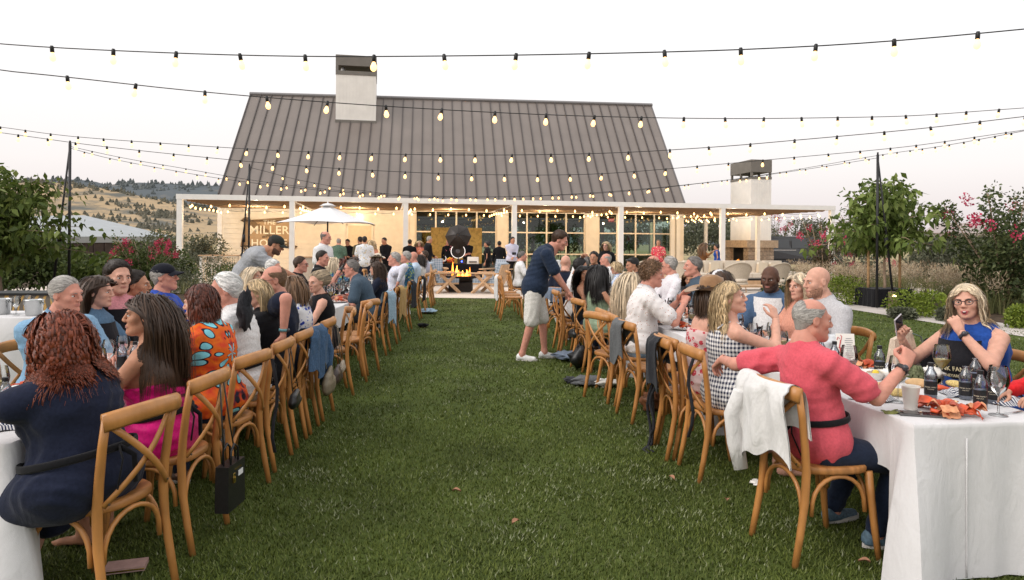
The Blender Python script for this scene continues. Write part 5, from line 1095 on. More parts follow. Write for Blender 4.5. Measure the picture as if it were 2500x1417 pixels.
# ---------------------------------------------------------------- outdoor fireplace with chimney
fd = 41.0
def fire_place():
 t = thing('outdoor_fireplace', 'tall white outdoor fireplace with stone base and dark capped chimney', 'fireplace', (PX(1833, 600, fd)[0], fd, 0), BROT)
 k = fd/FPX; W1, D1 = 1.32, 2.5                                     # local x along front, y back; near left corner at origin
 zt, zm, zs0, zs1 = (HCAM + (595.5+4-393)*k), (HCAM + (599-440)*k), (HCAM + (599-608)*k), (HCAM + (599-590)*k)
 mb = MB(); mb.box((0, 0, zs1), (W1, D1, zm)); obj('shaft', mb, WSTUC, t)
 for i in range(1, 8): mb = MB(); mb.box((W1*i/8-.01, -.01, zs1+.01), (W1*i/8+.01, 0, zm-.02)); obj('batten', mb, WSTUC, t)
 mb = MB(); mb.box((-.02, -.02, zm), (W1+.02, D1+.02, zm+.14)); obj('cap_base', mb, CAPM, t)
 for x in (0, W1-.12):
  for y in (0, D1/2, D1-.12): mb = MB(); mb.box((x, y, zm+.14), (x+.12, y+.12, zm+.42)); obj('cap_post', mb, CAPM, t)
 mb = MB(); mb.box((-.02, -.02, zm+.42), (W1+.02, D1+.02, zt)); obj('cap_hood', mb, CAPM, t)
 ST = [mat('stone_%d' % i, c, .85, .25, 9, .4, 40) for i, c in enumerate([(.34, .26, .19), (.40, .31, .23), (.30, .23, .17), (.37, .29, .22)])]
 mb = MB(); mb.box((-.42, -.30, zs0), (W1+.30, D1+.42, zs1)); obj('mantel', mb, mat('mantel_stone', (.42, .31, .21), .8, .15, 8, .3, 40), t)
 rg = random.Random(2); rows = 6; hh_ = zs0/rows
 def course(x0, x1, y, z, face):
  q = x0
  while q < x1 - .02:
   w_ = min(rg.uniform(.28, .5), x1-q); w_ = x1-q if x1-q-w_ < .12 else w_; mb = MB(); pr = rg.uniform(0, .02)
   if face == 'f': mb.box((q+.006, y-pr, z+.006), (q+w_-.006, y+.18, z+hh_-.006))
   else: mb.box((y-pr, q+.006, z+.006), (y+.18, q+w_-.006, z+hh_-.006))
   obj('stone', mb, ST[rg.randrange(4)], t); q += w_
 for i in range(rows):
  course(-.24, W1+.12, -.12, i*hh_, 'f')
  course(.07, .42, -.24, i*hh_, 's'); course(D1-.5, D1+.24, -.24, i*hh_, 's')
 mb = MB(); mb.box((.35, .10, 0), (W1+.1, D1+.2, zs0-.005)); mb.box((-.2, .42, 0), (.35, D1-.5, .3)); obj('hearth', mb, mat('soot', (.02, .017, .015), .9, .2), t)
 return t, D1
fpl, D1 = fire_place()
def flames(parent, name, pts, h, r, seed, label=None):
 rg = random.Random(seed); FL = emitter('flame', (1.0, .28, .03), 1.5); FH = emitter('flame_core', (1.0, .46, .09), 2.3)
 for i, p in enumerate(pts):
  hh_ = h*rg.uniform(.5, 1.1); mb = MB(); q = [(p[0] + .06*r*math.sin(3*t+i)*5*t, p[1] + .04*math.cos(4*t+i)*t, p[2]+hh_*t) for t in np.linspace(0, 1, 7)]; mb.tube(q, np.array([.5, .9, 1, .8, .5, .25, .03])*r*rg.uniform(.7, 1.1), 7); obj('flame', mb, FL if i % 2 else FH, parent, True)
flames(fpl, 'flame', [(-.05, .62 + .22*i, .30) for i in range(6)], .38, .08, 4)
glow(0, 0, 0, 0.0, Matrix.Identity(4)) if False else None
# ---------------------------------------------------------------- parked van
def make_van():
 d = 43.0; x0, x1 = PX(1860, 600, d)[0], PX(2062, 600, d)[0]; Ln = x1-x0; t = thing('parked_van', 'dark grey van parked behind the lounge', 'van', (x0, d, 0), 0.03); m = mat('van_paint', (.022, .024, .027), .22, .05, 2, coat=.6, spec=.6); WD = 1.95
 prof = [(0, .35), (0, 1.35), (.06, 2.02), (.25, 2.12), (Ln*.62, 2.10), (Ln*.70, 2.0), (Ln*.85, 1.36), (Ln*.97, 1.10), (Ln, .85), (Ln, .42), (Ln*.96, .34)]
 n_ = len(prof); mb = MB(); sh = [1 - .10*max(0, (z-1.25)/.85) for x, z in prof]; L_ = [(x, WD/2*(1-s_), z) for (x, z), s_ in zip(prof, sh)]; Rr = [(x, WD - WD/2*(1-s_), z) for (x, z), s_ in zip(prof, sh)]
 mb.add(L_ + Rr, [tuple(range(n_)), tuple(range(n_, 2*n_))[::-1]] + [(i, n_+i, n_+(i+1) % n_, (i+1) % n_) for i in range(n_)]); obj('body', mb, m, t)
 gm = mat('van_glass', (.03, .035, .04), .05, 0, spec=.9); gb = mat('van_glass_bright', (.45, .48, .5), .1, 0, spec=.9)
 for a, b in ((.10, .34), (.37, .57), (.60, .735)):
  mb = MB(); zt = 1.95; y = lambda z: WD/2*(.10*max(0, (z-1.25)/.85)) - .006; bx = b*Ln - (.12*Ln if b > .7 else 0); mb.add([(a*Ln, y(1.38), 1.38), (b*Ln, y(1.38), 1.38), (bx, y(zt), zt), (a*Ln, y(zt), zt)], [(0, 1, 2, 3)]); obj('window', mb, gm, t)
 mb = MB(); mb.box((.1*Ln, -.012, 1.22), (.42*Ln, -.002, 1.27)); obj('trim', mb, mat('chrome', (.6, .6, .6), .15, 0, metal=1), t)
 mb = MB(); mb.box((.05*Ln, -.015, .62), (.80*Ln, -.002, .70)); obj('moulding', mb, mat('van_black', (.008, .008, .009), .4, 0), t)
 mb = MB(); mb.box((.30*Ln, .15, 2.115), (.60*Ln, .2, 2.15)); obj('roof_rail', mb, mat('chrome', (.6, .6, .6), .15, 0, metal=1), t)
 for xx in (.17*Ln, .83*Ln):
  w = link('wheel', None, t, T(xx, -.02, .35, 0, R(90))); mb = MB(); mb.lathe([(.2, -.11), (.33, -.11), (.35, -.06), (.35, .06), (.33, .11), (.2, .11)], 20); obj('tyre', mb, mat('tyre_black', (.012, .012, .012), .8, 0), w, True)
  mb = MB(); mb.lathe([(.02, .09), (.19, .085), (.20, .02), (.02, .02)], 16); obj('rim', mb, mat('rim_grey', (.3, .3, .31), .3, 0, metal=.8), w)
 mb = MB(); mb.box((Ln*.955, -.008, .84), (Ln*.992, .05, .98)); obj('headlight', mb, mat('lamp_clear', (.8, .8, .8), .1, 0), t)
 mb = MB(); mb.box((Ln*.70, -.16, 1.36), (Ln*.73, -.01, 1.5)); obj('mirror', mb, m, t)
make_van()
# ---------------------------------------------------------------- dining rows
def xbL(y): return -1.68 - .026*(y-4)            # chair back line of the left run, aisle side
def xbR(y): return 1.45 - .108*(y-3.5)           # chair back line of the right run, aisle side
ROWS = {'La': (lambda y: xbL(y)-.21, 91.5), 'Lo': (lambda y: xbL(y)-.46-.76-.26, -88.5), 'Ra': (lambda y: xbR(y)+.21, -83.8), 'Ro': (lambda y: xbR(y)+.47+.76+.26, 96.2)}
OAK = mat('honey_oak', (.45, .198, .056), .42, .17, 5, .06, 70, spec=.45, stretch=(3, 3, 1), coat=.15)
OAK2 = mat('honey_oak_seat', (.40, .175, .052), .45, .2, 9, .1, 70, stretch=(1, 5, 1))
METALD = mat('chair_screw', (.12, .10, .08), .4, 0, metal=.8)
def make_chair():
 t = thing('cross_back_chair', 'x', 'chair')
 f = Field((-.24, -.24, .42), (.24, .24, .50), .009); 
 q = [(-.17, -.16), (.17, -.16), (.20, .17), (-.20, .17)]
 P = []; mb = MB(); n_ = 28; ring = []
 for i in range(n_):
  a = i/n_*6.283; c, s = math.cos(a), math.sin(a); rr_ = 1/((abs(c)**3.2 + abs(s)**3.2)**(1/3.2)); ring.append((c*rr_*(.205 + .018*s*rr_), s*rr_*.205))
 lv = [(.90, .452), (.985, .452), (1.0, .462), (1.0, .478), (.97, .487), (.80, .484), (.4, .478)]
 V = [(x*k, y*k, z) for k, z in lv for x, y in ring]; F = [(j*n_+i, j*n_+(i+1) % n_, (j+1)*n_+(i+1) % n_, (j+1)*n_+i) for j in range(len(lv)-1) for i in range(n_)] + [tuple(range(n_))[::-1], tuple((len(lv)-1)*n_+i for i in range(n_))]
 mb.add(V, F); obj('seat', mb, OAK2, t, True)
 for s in (-1, 1):
  mb = MB(); mb.tube([(s*.195, -.265, 0), (s*.192, -.235, .15), (s*.188, -.205, .32), (s*.185, -.196, .47), (s*.186, -.205, .60), (s*.190, -.225, .75), (s*.196, -.250, .875)], [.0165, .0185, .020, .0215, .020, .0185, .0175], 9); obj('leg', mb, OAK, t, True)
  mb = MB(); mb.tube([(s*.205, .215, 0), (s*.198, .195, .15), (s*.188, .178, .32), (s*.180, .168, .455)], [.0155, .018, .020, .021], 9); obj('leg', mb, OAK, t, True)
 tt = np.linspace(-1, 1, 13); mb = MB(); mb.tube([(x*.212, -.250 - .052*(1-x*x), .862 + .018*(1-x*x)) for x in tt], .040, 8, flat=(1, .5), up=(0, .12, 1)); obj('top_rail', mb, OAK, t, True)
 for s in (-1, 1):
  mb = MB(); tq = np.linspace(0, 1, 9); mb.tube([(s*(-.175 + .35*q), -.222 - .050*math.sin(q*math.pi) - .022*q + (.006 if s > 0 else -.006), .50 + .345*q) for q in tq], .0165, 6, flat=(.36, 1), up=(0, 1, 0)); c = obj('cross_slat', mb, OAK, t, True)
  for e_ in (.03, .97): mb = MB(); mb.ball((s*(-.175 + .35*e_), -.222 - .05*math.sin(e_*math.pi) - .022*e_ - .010, .50 + .345*e_), .006, 6); obj('screw', mb, METALD, c)
 arcs = [((.19, -.20), (.185, .172)), ((-.19, -.20), (-.185, .172)), ((-.188, -.203), (.188, -.203)), ((-.183, .175), (.183, .175))]
 for a, b in arcs:
  a = np.array(a); b = np.array(b); mb = MB(); tq = np.linspace(0, math.pi, 13); mb.tube([(*(a*(.5+.42*math.cos(q)) + b*(.5-.42*math.cos(q))), .25 + .19*math.sin(q)**.75 - (.0)) for q in tq], .0115, 7); obj('brace', mb, OAK, t, True)
 remember(t); return t
chair0 = make_chair(); CHAIRS = []
def chair(label, x, y, face, group='cross-back dining chairs'):
 o = chair0 if not CHAIRS else copy_tree(chair0); o.location = (x, y, 0); o.rotation_euler = (0, 0, R(face)); tag(o, label, 'chair', group); CHAIRS.append(o); return o
LINEN = cloth('white_linen', (.66, .65, .655), -.038, .9, .05, .16)
def table_run(side, y0, n):
 for i in range(n):
  a, b = y0 + i*2.45, y0 + i*2.45 + 2.44; yc = (a+b)/2
  if side == 'L': xc = xbL(yc) - .46 - .38; rz = math.atan(.026)
  else: xc = xbR(yc) + .47 + .38; rz = math.atan(.108)
  wh = 'at the camera end' if i == 0 else ('at the patio end' if i == n-1 else ['second from the camera', 'third from the camera', 'fourth from the camera'][i-1]); sd = 'red-haired woman\'s run' if side == 'L' else 'coral-tee man\'s run'
  t = thing('banquet_table', 'folding banquet table under white linen %s, %s' % (wh, sd), 'table', (xc, yc, 0), rz, 'banquet tables'); mb = MB(); mb.box((-.37, -1.21, .715), (.37, 1.21, .75)); obj('tabletop', mb, mat('table_ply', (.4, .3, .2), .7, .1), t)
  for sx_ in (-1, 1):
   for sy_ in (-1, 1): mb = MB(); mb.tube([(sx_*.30, sy_*1.0, 0), (sx_*.30, sy_*1.0, .715)], .016, 8); obj('leg', mb, mat('leg_grey', (.1, .1, .1), .4, 0, metal=.6), t, True)
  # cloth: top, rolled edge, falling sides in soft folds
  hx, hy = .382, 1.221; n_ = 176; per = []; nor = []; cor = []
  L_ = [2*hx, 2*hy, 2*hx, 2*hy]; tot = sum(L_); cs = [(-hx, -hy), (hx, -hy), (hx, hy), (-hx, hy)]
  for k in range(4):
   m_ = int(round(n_*L_[k]/tot)); p0 = np.array(cs[k]); p1 = np.array(cs[(k+1) % 4]); nv = np.array([(0, -1), (1, 0), (0, 1), (-1, 0)][k])
   for j in range(m_): f = j/m_; per.append(p0+(p1-p0)*f); nor.append(nv); cor.append(min(f, 1-f)*L_[k])
  n_ = len(per); rg = np.random.default_rng(i*7 + (3 if side == 'L' else 5)); ph = rg.random(4)*6.28; rows = []
  for z, am in ((.758, 0), (.752, .12), (.735, .2), (.66, .3), (.56, .55), (.42, .75), (.28, .9), (.12, 1.0), (.012, 1.05)):
   row = []
   for j in range(n_):
    endq = abs(nor[j][1]) > .5; fe = endq or (cor[j] < .13 and ((per[j][1] < 0 and i == 0) or (per[j][1] > 0 and i == n-1))); zz = z if fe else .758 - (.758 - z)*(.27/.746); c = math.exp(-(cor[j]/.10)**2); s = j/n_*tot
    wv = .010*math.sin(s*13+ph[0]) + .008*math.sin(s*23+ph[1]) + .004*math.sin(s*41+ph[2]); out = am*(.012 + wv*(1.3 if not endq else .9) + .20*c*am) + (.004 if am else 0)
    cn = np.array(nor[j], float)
    if c > .02: cc = np.sign(per[j]); cn = nrm(cn*(1-c*.5) + cc*.5*c)
    # neighbouring tables hide the inner ends: keep them tight
    if endq and ((nor[j][1] > 0 and i < n-1) or (nor[j][1] < 0 and i > 0)): out = min(out, .002)
    p_ = per[j] + cn*out; row.append((p_[0], np.clip(p_[1], -1.2245 if i > 0 else -9, 1.2245 if i < n-1 else 9), zz))
   rows.append(row + row[:1])
  mb = MB(); mb.grid(np.array(rows)); mb.add([(p_[0], p_[1], .758) for p_ in per], [tuple(range(n_))])
  o = obj('tablecloth', mb, LINEN, None, True, T(xc, yc, 0, rz)); tag(o, 'white linen cloth over the table %s, %s' % (wh, sd), 'tablecloth', 'white tablecloths')
  if side == 'R' and i == 0:                                     # pressed crease down the end
   for xx in (-.12,): mb = MB(); mb.tube([(xx, -1.236 - .010*(1-z), z) for z in (.69, .5, .3, .1, .02)], .0035, 5); obj('crease', mb, LINEN, o, True)
table_run('L', 2.86, 5); table_run('R', 3.32, 5)
TZ = .760
# ---------------------------------------------------------------- tableware templates
CLEAR = glass('wine_glass', (.97, .98, .98), 0, .84); PLAST = glass('clear_bottle', (.80, .85, .92), .02, .80); WINE = mat('white_wine', (.80, .66, .22), .05, 0, spec=.6); ROSE = mat('rose_wine', (.75, .45, .42), .05, 0, spec=.6)
BLK = mat('label_black', (.010, .010, .012), .45, 0); PAPER = mat('paper_white', (.80, .78, .73), .8, .03); GOLD = mat('label_tan', (.62, .55, .42), .5, 0)
def mk_glass(fill):
 t = thing('wine_glass', 'x', 'wine glass'); mb = MB(); mb.lathe([(.036, 0), (.036, .002), (.010, .006), (.0042, .014), (.0042, .082), (.010, .092), (.030, .110), (.0415, .140), (.0425, .160), (.038, .190), (.033, .212)], 20, cap=False); obj('glass', mb, CLEAR, t, True)
 if fill: mb = MB(); mb.lathe([(.006, .094), (.028, .1115), (.0395, .139), (.0395, .1395)], 18); obj('wine', mb, WINE if fill == 1 else ROSE, t, True)
 remember(t); return t
def bend(me, r, zoff):
 for v in me.vertices: x, y, z = v.co; v.co = ((r+.0006)*math.sin(x/r), -(r+.0006)*math.cos(x/r), y+zoff)
def mk_bottle(text=False, capped=True):
 t = thing('water_bottle', 'x', 'bottle'); r = .031; mb = MB(); mb.lathe([(r*.9, 0), (r, .006), (r, .118), (r*.93, .132), (r*.6, .150), (.0135, .162), (.0135, .176)], 20); obj('bottle', mb, PLAST, t, True)
 mb = MB(); mb.lathe([(r*.95, .004), (r*.95, .095)], 18); obj('water', mb, mat('bottle_water', (.42, .46, .56), .1, .05), t, True)
 mb = MB(); mb.lathe([(r+.0005, .022), (r+.0005, .092)], 20, cap=False); lb = obj('label', mb, BLK, t, True)
 if capped: mb = MB(); mb.lathe([(.0145, .170), (.0150, .172), (.0150, .188), (.013, .190)], 14); obj('cap', mb, BLK, t)
 else: mb = MB(); mb.lathe([(.0138, .166), (.0155, .168), (.0155, .172), (.0138, .174)], 14); obj('neck_ring', mb, CLEAR, t)
 if text:
  for tx, sz, zz in (('FRANK FAMILY', .0095, .062), ('VINEYARDS', .0062, .051)): me = text_mesh(tx, sz, 0); bend(me, r+.0005, zz); me.materials.append(GOLD); link('lettering', me, lb)
 remember(t); return t
def mk_cup():
 t = thing('paper_cup', 'x', 'cup'); mb = MB(); mb.lathe([(.026, 0), (.029, .002), (.041, .112), (.043, .114), (.043, .118), (.040, .118), (.039, .108), (.028, .006)], 22, cap=False); obj('cup', mb, PAPER, t, True); mb = MB(); mb.lathe([(.0275, .004), (.0275, .006)], 18); obj('cup_base', mb, PAPER, t); remember(t); return t
def mk_plate():
 t = thing('dinner_plate', 'x', 'plate'); mb = MB(); mb.lathe([(.05, 0), (.07, .004), (.115, .014), (.125, .017), (.125, .019), (.112, .017), (.07, .008), (.001, .007)], 26, cap=False); obj('plate', mb, mat('plate_white', (.78, .77, .75), .25, .02), t, True); remember(t); return t
def mk_bowl():
 t = thing('paper_bowl', 'x', 'bowl'); mb = MB(); mb.lathe([(.05, 0), (.075, .045), (.077, .047), (.073, .045), (.048, .004), (.001, .004)], 22, cap=False); obj('bowl', mb, PAPER, t, True)
 mb = MB(); mb.ball((.02, .01, .035), (.028, .02, .02), 8, 0); mb.ball((-.02, -.01, .034), (.026, .022, .018), 8, 0); o = obj('shellfish', mb, mat('clam', (.35, .26, .18), .5, .3, 40), t, True); mb = MB(); mb.ball((.0, -.035, .044), (.022, .012, .018), 8); obj('lemon', mb, mat('lemon', (.80, .58, .06), .5, .1), t, True); remember(t); return t
LOB = mat('lobster_red', (.55, .075, .022), .38, .35, 24, .25, 90); LOB2 = mat('lobster_pale', (.70, .30, .15), .45, .3, 30, .2, 90)
def mk_claw():
 t = thing('lobster_claw', 'x', 'lobster'); f = Field((-.04, -.02, -.02), (.05, .14, .03), .0042)
 f.add(('rc', (0, 0, 0), (.004, .05, 0), .012, .026, ((0, 0, 1), .6)), .012); f.add(('rc', (.004, .05, 0), (-.010, .105, .002), .024, .006, ((0, 0, 1), .6)), .01); f.add(('rc', (.02, .045, 0), (.026, .10, 0), .012, .004), .006); f.add(('rc', (0, -.005, 0), (-.014, -.03, .004), .010, .011), .008)
 V, F = f.surface(); mb = MB(); mb.add(V, F.tolist()); obj('claw', mb, LOB, t, True, T(0, 0, .018)); remember(t); return t
def mk_tail():
 t = thing('lobster_tail', 'x', 'lobster')
 for i in range(6): mb = MB(); r = .030 - .0028*i; mb.tube([(0, i*.021, .026 - .001*i*i*.4), (0, i*.021+.013, .0275 - .001*i*i*.4), (0, i*.021+.022, .025 - .001*i*i*.4)], [r*.93, r, r*.84], 12, flat=(.82, 1)); obj('shell_segment', mb, LOB, t, True)
 for a in (-.7, -.35, 0, .35, .7): mb = MB(); mb.tube([(0, .124, .012), (math.sin(a)*.03, .124+math.cos(a)*.03, .009), (math.sin(a)*.052, .124+math.cos(a)*.05, .006)], [.006, .014, .008], 7, flat=(.25, 1)); obj('tail_fin', mb, LOB, t, True)
 mb = MB(); mb.tube([(0, -.012, .026), (0, .0, .026)], [.022, .026], 10); obj('meat', mb, mat('lobster_meat', (.75, .52, .30), .5, .2, 40), t, True); remember(t); return t
def mk_shell(seed):
 r = np.random.default_rng(seed); t = thing('lobster_shell', 'x', 'lobster')
 for k in range(5):
  n_ = 7; a = r.random()*6.28; c = np.array((r.uniform(-.045, .045), r.uniform(-.045, .045), .006 + .010*k)); P = [[c + np.array(((i/(n_-1)-.5)*.075*math.cos(a) - (j/4-.5)*.05*math.sin(a), (i/(n_-1)-.5)*.075*math.sin(a) + (j/4-.5)*.05*math.cos(a), .030*math.sin(math.pi*j/4)*(1-.4*abs(i/(n_-1)-.5)) + .003*r.standard_normal())) for j in range(5)] for i in range(n_)]
  mb = MB(); mb.grid(np.array(P)); mb.grid(np.array(P)[:, ::-1]*1 - np.array((0, 0, .0015))); obj('shell_piece', mb, LOB if k % 3 else LOB2, t, True)
 for k in range(3): a = r.random()*6.28; mb = MB(); mb.tube([(0, 0, .03), (math.cos(a)*.06, math.sin(a)*.06, .035), (math.cos(a)*.11, math.sin(a)*.11, .006)], [.005, .004, .002], 6); obj('leg', mb, LOB, t, True)
 remember(t); return t
def mk_napkin(seed, m):
 r = np.random.default_rng(seed); n_ = 15; ph = r.random(6)*6.28; P = [[(x*.11*(1+.12*math.sin(5*y+ph[0])), y*.085*(1+.12*math.sin(4*x+ph[1])), .010 + .030*abs(math.sin(3.1*x+1.7*y+ph[2]))*math.cos(1.3*y) + .018*abs(math.sin(5.5*y-2*x+ph[3]))*(1-abs(x))) for y in np.linspace(-1, 1, n_)] for x in np.linspace(-1, 1, n_)]
 P = np.array(P); P[..., 2] *= np.clip(1.25 - np.abs(np.linspace(-1, 1, n_))[:, None]**3 - np.abs(np.linspace(-1, 1, n_))[None]**3, .12, 1); mb = MB(); mb.grid(P); return mb.mesh('napkin', [m], True)
def mk_corn():
 t = thing('corn_cob', 'x', 'corn'); mb = MB(); mb.tube([(0, q*.12-.06, .022) for q in np.linspace(0, 1, 7)], [.014, .020, .022, .022, .021, .018, .010], 12); obj('cob', mb, mat('corn', (.72, .52, .20), .5, .3, 160, .6, 170), t, True); remember(t); return t
def mk_artichoke():
 t = thing('artichoke', 'x', 'vegetable'); m_ = mat('artichoke_green', (.13, .15, .07), .6, .3, 20)
 for k in range(4):
  for i in range(8):
   a = i/8*6.283 + k*.4; r_ = .045 - .008*k; mb = MB(); mb.tube([(math.cos(a)*r_*.5, math.sin(a)*r_*.5, .01+.014*k), (math.cos(a)*r_, math.sin(a)*r_, .026+.016*k), (math.cos(a)*r_*.72, math.sin(a)*r_*.72, .050+.014*k)], [.012, .019, .004], 6, flat=(.3, 1)); obj('bract', mb, m_, t, True)
 remember(t); return t
def mk_bread():
 t = thing('bread_roll', 'x', 'bread'); mb = MB(); mb.ball((0, 0, .024), (.065, .036, .026), 14); obj('crust', mb, mat('bread', (.62, .40, .20), .7, .2, 18, .2, 40), t, True); remember(t); return t
TPL = dict(glassw=mk_glass(1), glasse=mk_glass(0), glassr=mk_glass(2), bottle=mk_bottle(True), bottleo=mk_bottle(True, False), bottlef=mk_bottle(False), cup=mk_cup(), plate=mk_plate(), bowl=mk_bowl(), claw=mk_claw(), tail=mk_tail(), shell=mk_shell(1), shell2=mk_shell(2), corn=mk_corn(), artichoke=mk_artichoke(), bread=mk_bread())
USED = set()
def put(kind, label, x, y, rz=0.0, z=TZ, s=1.0, group=None, cat=None, tilt=0):
 o = TPL[kind] if kind not in USED else copy_tree(TPL[kind]); USED.add(kind); o.location = (x, y, z); o.rotation_euler = (tilt, 0, rz); o.scale = (s, s, s); o['label'] = label
 if group: o['group'] = group
 elif 'group' in o: del o['group']
 return o
STRIPE = stripe_cloth('striped_napkin', (.72, .72, .72), (.03, .04, .09), .014, 'X', .5); NAP = [mk_napkin(i, STRIPE) for i in range(3)]
def napkin(label, x, y, rz=0.0, s=1.0, z=TZ, i=0): o = link('napkin', NAP[i % 3], None, T(x, y, z, rz, s=s)); tag(o, label, 'napkin', 'striped napkins')
def tp(u, v, z=TZ): q = GX(u, v, z); return q[0], q[1]
# the corner of the right run nearest the camera
for k, lb, u, v, rz in [('glassw', 'glass of white wine standing before the paper cup', 2192, 982, 0), ('glassw', 'glass of white wine before the woman in the black apron', 2299, 942, 0), ('glasse', 'empty wine glass near the table corner beside the lobster shells', 2437, 1014, 0), ('glassr', 'glass with a little rose wine beside the grey napkins', 2072, 945, 0),
      ('cup', 'plain white paper cup at the table corner', 2223, 1000, 0), ('bottle', 'capped water bottle right behind the paper cup', 2272, 972, R(-32)), ('bottleo', 'uncapped water bottle left in the bottle cluster', 2357, 975, R(-34)), ('bottleo', 'uncapped water bottle at the back of the bottle cluster', 2380, 950, R(-30)), ('bottle', 'capped water bottle foremost in the cluster', 2393, 996, R(-36)), ('bottle', 'capped water bottle by the red sleeve', 2424, 985, R(-38)),
      ('bottle', 'capped water bottle beside the wine glass and striped napkin', 2147, 918, R(-28)), ('bottle', 'capped water bottle behind the coral-tee man', 2037, 905, R(-25)), ('tail', 'red lobster tail on the table corner', 2330, 1002, R(60)), ('claw', 'lobster claw on top of the shell pile', 2300, 992, R(-60)), ('claw', 'lobster claw at the edge of the shell pile', 2290, 1015, R(-110)),
      ('shell', 'cracked red shells between the cup and the tail', 2278, 1004, .3), ('shell2', 'heap of lobster shells at the table edge', 2335, 1020, 1.2), ('shell', 'lobster shell scraps beside the empty glass', 2375, 1015, 2.2), ('claw', 'lobster claw wrapped near the striped napkin', 2320, 958, .9), ('shell2', 'red lobster remains before the bald man', 2118, 906, .4),
      ('bowl', 'white paper bowl with clams and a lemon wedge', 2130, 925, 0), ('corn', 'corn cob on the paper before the napkin', 2190, 968, R(70)), ('bread', 'torn bread roll beside the striped napkin', 2150, 955, .4), ('bread', 'bread roll behind the wine glass', 2240, 945, -.4), ('artichoke', 'green artichoke before the apron woman', 2240, 930, 0), ('artichoke', 'second artichoke by the tote bag', 2215, 918, .5), ('corn', 'corn cob behind the bottles', 2335, 948, R(20))]:
 x, y = tp(u, v); put(k, lb, x, y, rz, TZ, 1.18 if k.startswith('glass') else 1.05)
napkin('striped napkin crumpled beside the coral-tee man', *tp(2132, 975), .5, 1.0); napkin('striped napkin under the bottle cluster', *tp(2335, 965), 1.3, .8, TZ, 1); napkin('striped napkin by the red sleeve', *tp(2460, 985), .2, .9, TZ, 2); napkin('striped napkin behind the first water bottle', *tp(2180, 905), 2.0, 1.0, TZ, 1)
x, y = tp(2245, 1013); t = thing('serving_tray', 'dark glass tray lying on the table corner', 'tray', (x, y, TZ), R(-14)); mb = MB(); mb.box((-.10, -.045, .001), (.10, .045, .008)); mb.box((-.085, -.033, .009), (.085, .033, .0095), 1); obj('plate', mb, [mat('tray_rim', (.10, .10, .10), .3, 0), mat('tray_glass', (.03, .03, .035), .04, 0, spec=.9)], t)
x, y = tp(2180, 1008); mb = MB(); mb.grid([[(x+a*.09-.05, y+b*.03, TZ+.004+.008*math.sin(a*5+b*3)) for b in np.linspace(-1, 1, 5)] for a in np.linspace(0, 1, 7)]); tag(obj('lettuce_leaf', mb, mat('lettuce', (.16, .17, .04), .6, .3, 30), None, True), 'limp green leaf beside the glass tray', 'leaf')
x, y = tp(2468, 1010); t = thing('fork', 'steel fork at the picture edge of the table', 'fork', (x, y, TZ+.002), R(-70)); mb = MB(); mb.tube([(0, -.09, .002), (0, .0, .004), (0, .05, .002)], [.005, .003, .008], 6, flat=(.4, 1)); obj('handle', mb, mat('steel', (.5, .5, .5), .2, 0, metal=1), t, True)
for i in range(4): mb = MB(); mb.tube([((i-1.5)*.0045, .05, .002), ((i-1.5)*.005, .09, .004)], .0014, 5); obj('tine', mb, MATS['steel'], t)
# menu card standing up, with a red lobster drawing and printed lines
q = PX(2068, 870, 4.75); t = thing('menu_card', 'white menu card with a red lobster drawing leaning on the glasses', 'menu', (q[0], q[1], TZ), R(-8)); mb = MB(); mb.add([(-.062, 0, .005), (.062, 0, .005), (.062, .05, .235), (-.062, .05, .235)], [(0, 1, 2, 3)]); obj('card', mb, PAPER, t)
RED = mat('menu_red', (.50, .05, .05), .6, 0); GREYP = mat('menu_grey', (.3, .3, .32), .6, 0); S_ = .05/.23
def onc(px, pz): return (px, S_*(pz-.005) - .0015, pz)
for k, pts in enumerate([[(-.04, .06), (-.035, .10), (-.04, .15), (-.03, .19)], [(-.055, .19), (-.048, .21), (-.036, .20)], [(-.028, .19), (-.022, .215), (-.03, .225)], [(-.05, .08), (-.03, .07)], [(-.052, .11), (-.026, .105)], [(-.048, .14), (-.028, .135)]]): mb = MB(); mb.tube([onc(*p_) for p_ in pts], .004 if k == 0 else .0025, 5); obj('drawing', mb, RED, t)
for k in range(11): mb = MB(); zz = .20 - k*.014; w_ = .026 if k % 3 else .018; mb.box((.022-w_, S_*(zz-.005)-.002, zz), (.022+w_, S_*(zz-.005)-.0012, zz+.004)); obj('printed_line', mb, GREYP, t)
mb = MB(); mb.tube([onc(-.012+.016*math.cos(a), .045+.016*math.sin(a)) for a in np.linspace(0, 6.283, 15)], .0016, 5, cap=False); obj('seal', mb, GREYP, t)
# crumpled plastic and a canvas tote
def crumple(name, label, cat, x, y, z, s, m, seed, flat=.6):
 r = np.random.default_rng(seed); mb = MB(); mb.ball((0, 0, 0), 1, 18); V = np.concatenate(mb.v); n3 = V/np.linalg.norm(V, axis=1)[:, None]; d = np.ones(len(V))
 for k in range(7): a = r.standard_normal(3)*3.2; d += .26*np.abs(np.sin(n3 @ a*1.5 + r.random()*6)) - .15
 V = V*d[:, None]*np.array((1, .8, flat))*s; V[:, 2] -= V[:, 2].min(); me = MB(); me.add(V, mb.f); return tag(obj(name, me, m, None, True, T(x, y, z, r.random()*6)), label, cat)
x, y = tp(2008, 868); crumple('plastic_bag', 'crumpled clear plastic bag beside the menu card', 'plastic bag', x, y, TZ, .11, mat('plastic_white', (.75, .76, .78), .25, .1, 20), 3)
x, y = tp(2275, 925); crumple('paper_wrapper', 'crumpled printed paper wrapper before the apron woman', 'wrapper', x, y, TZ, .06, PAPER, 4, .5)
x, y = tp(2180, 930); crumple('paper_wrapper', 'crumpled white wrapper between bread and napkin', 'wrapper', x, y, TZ, .07, PAPER, 5, .4)
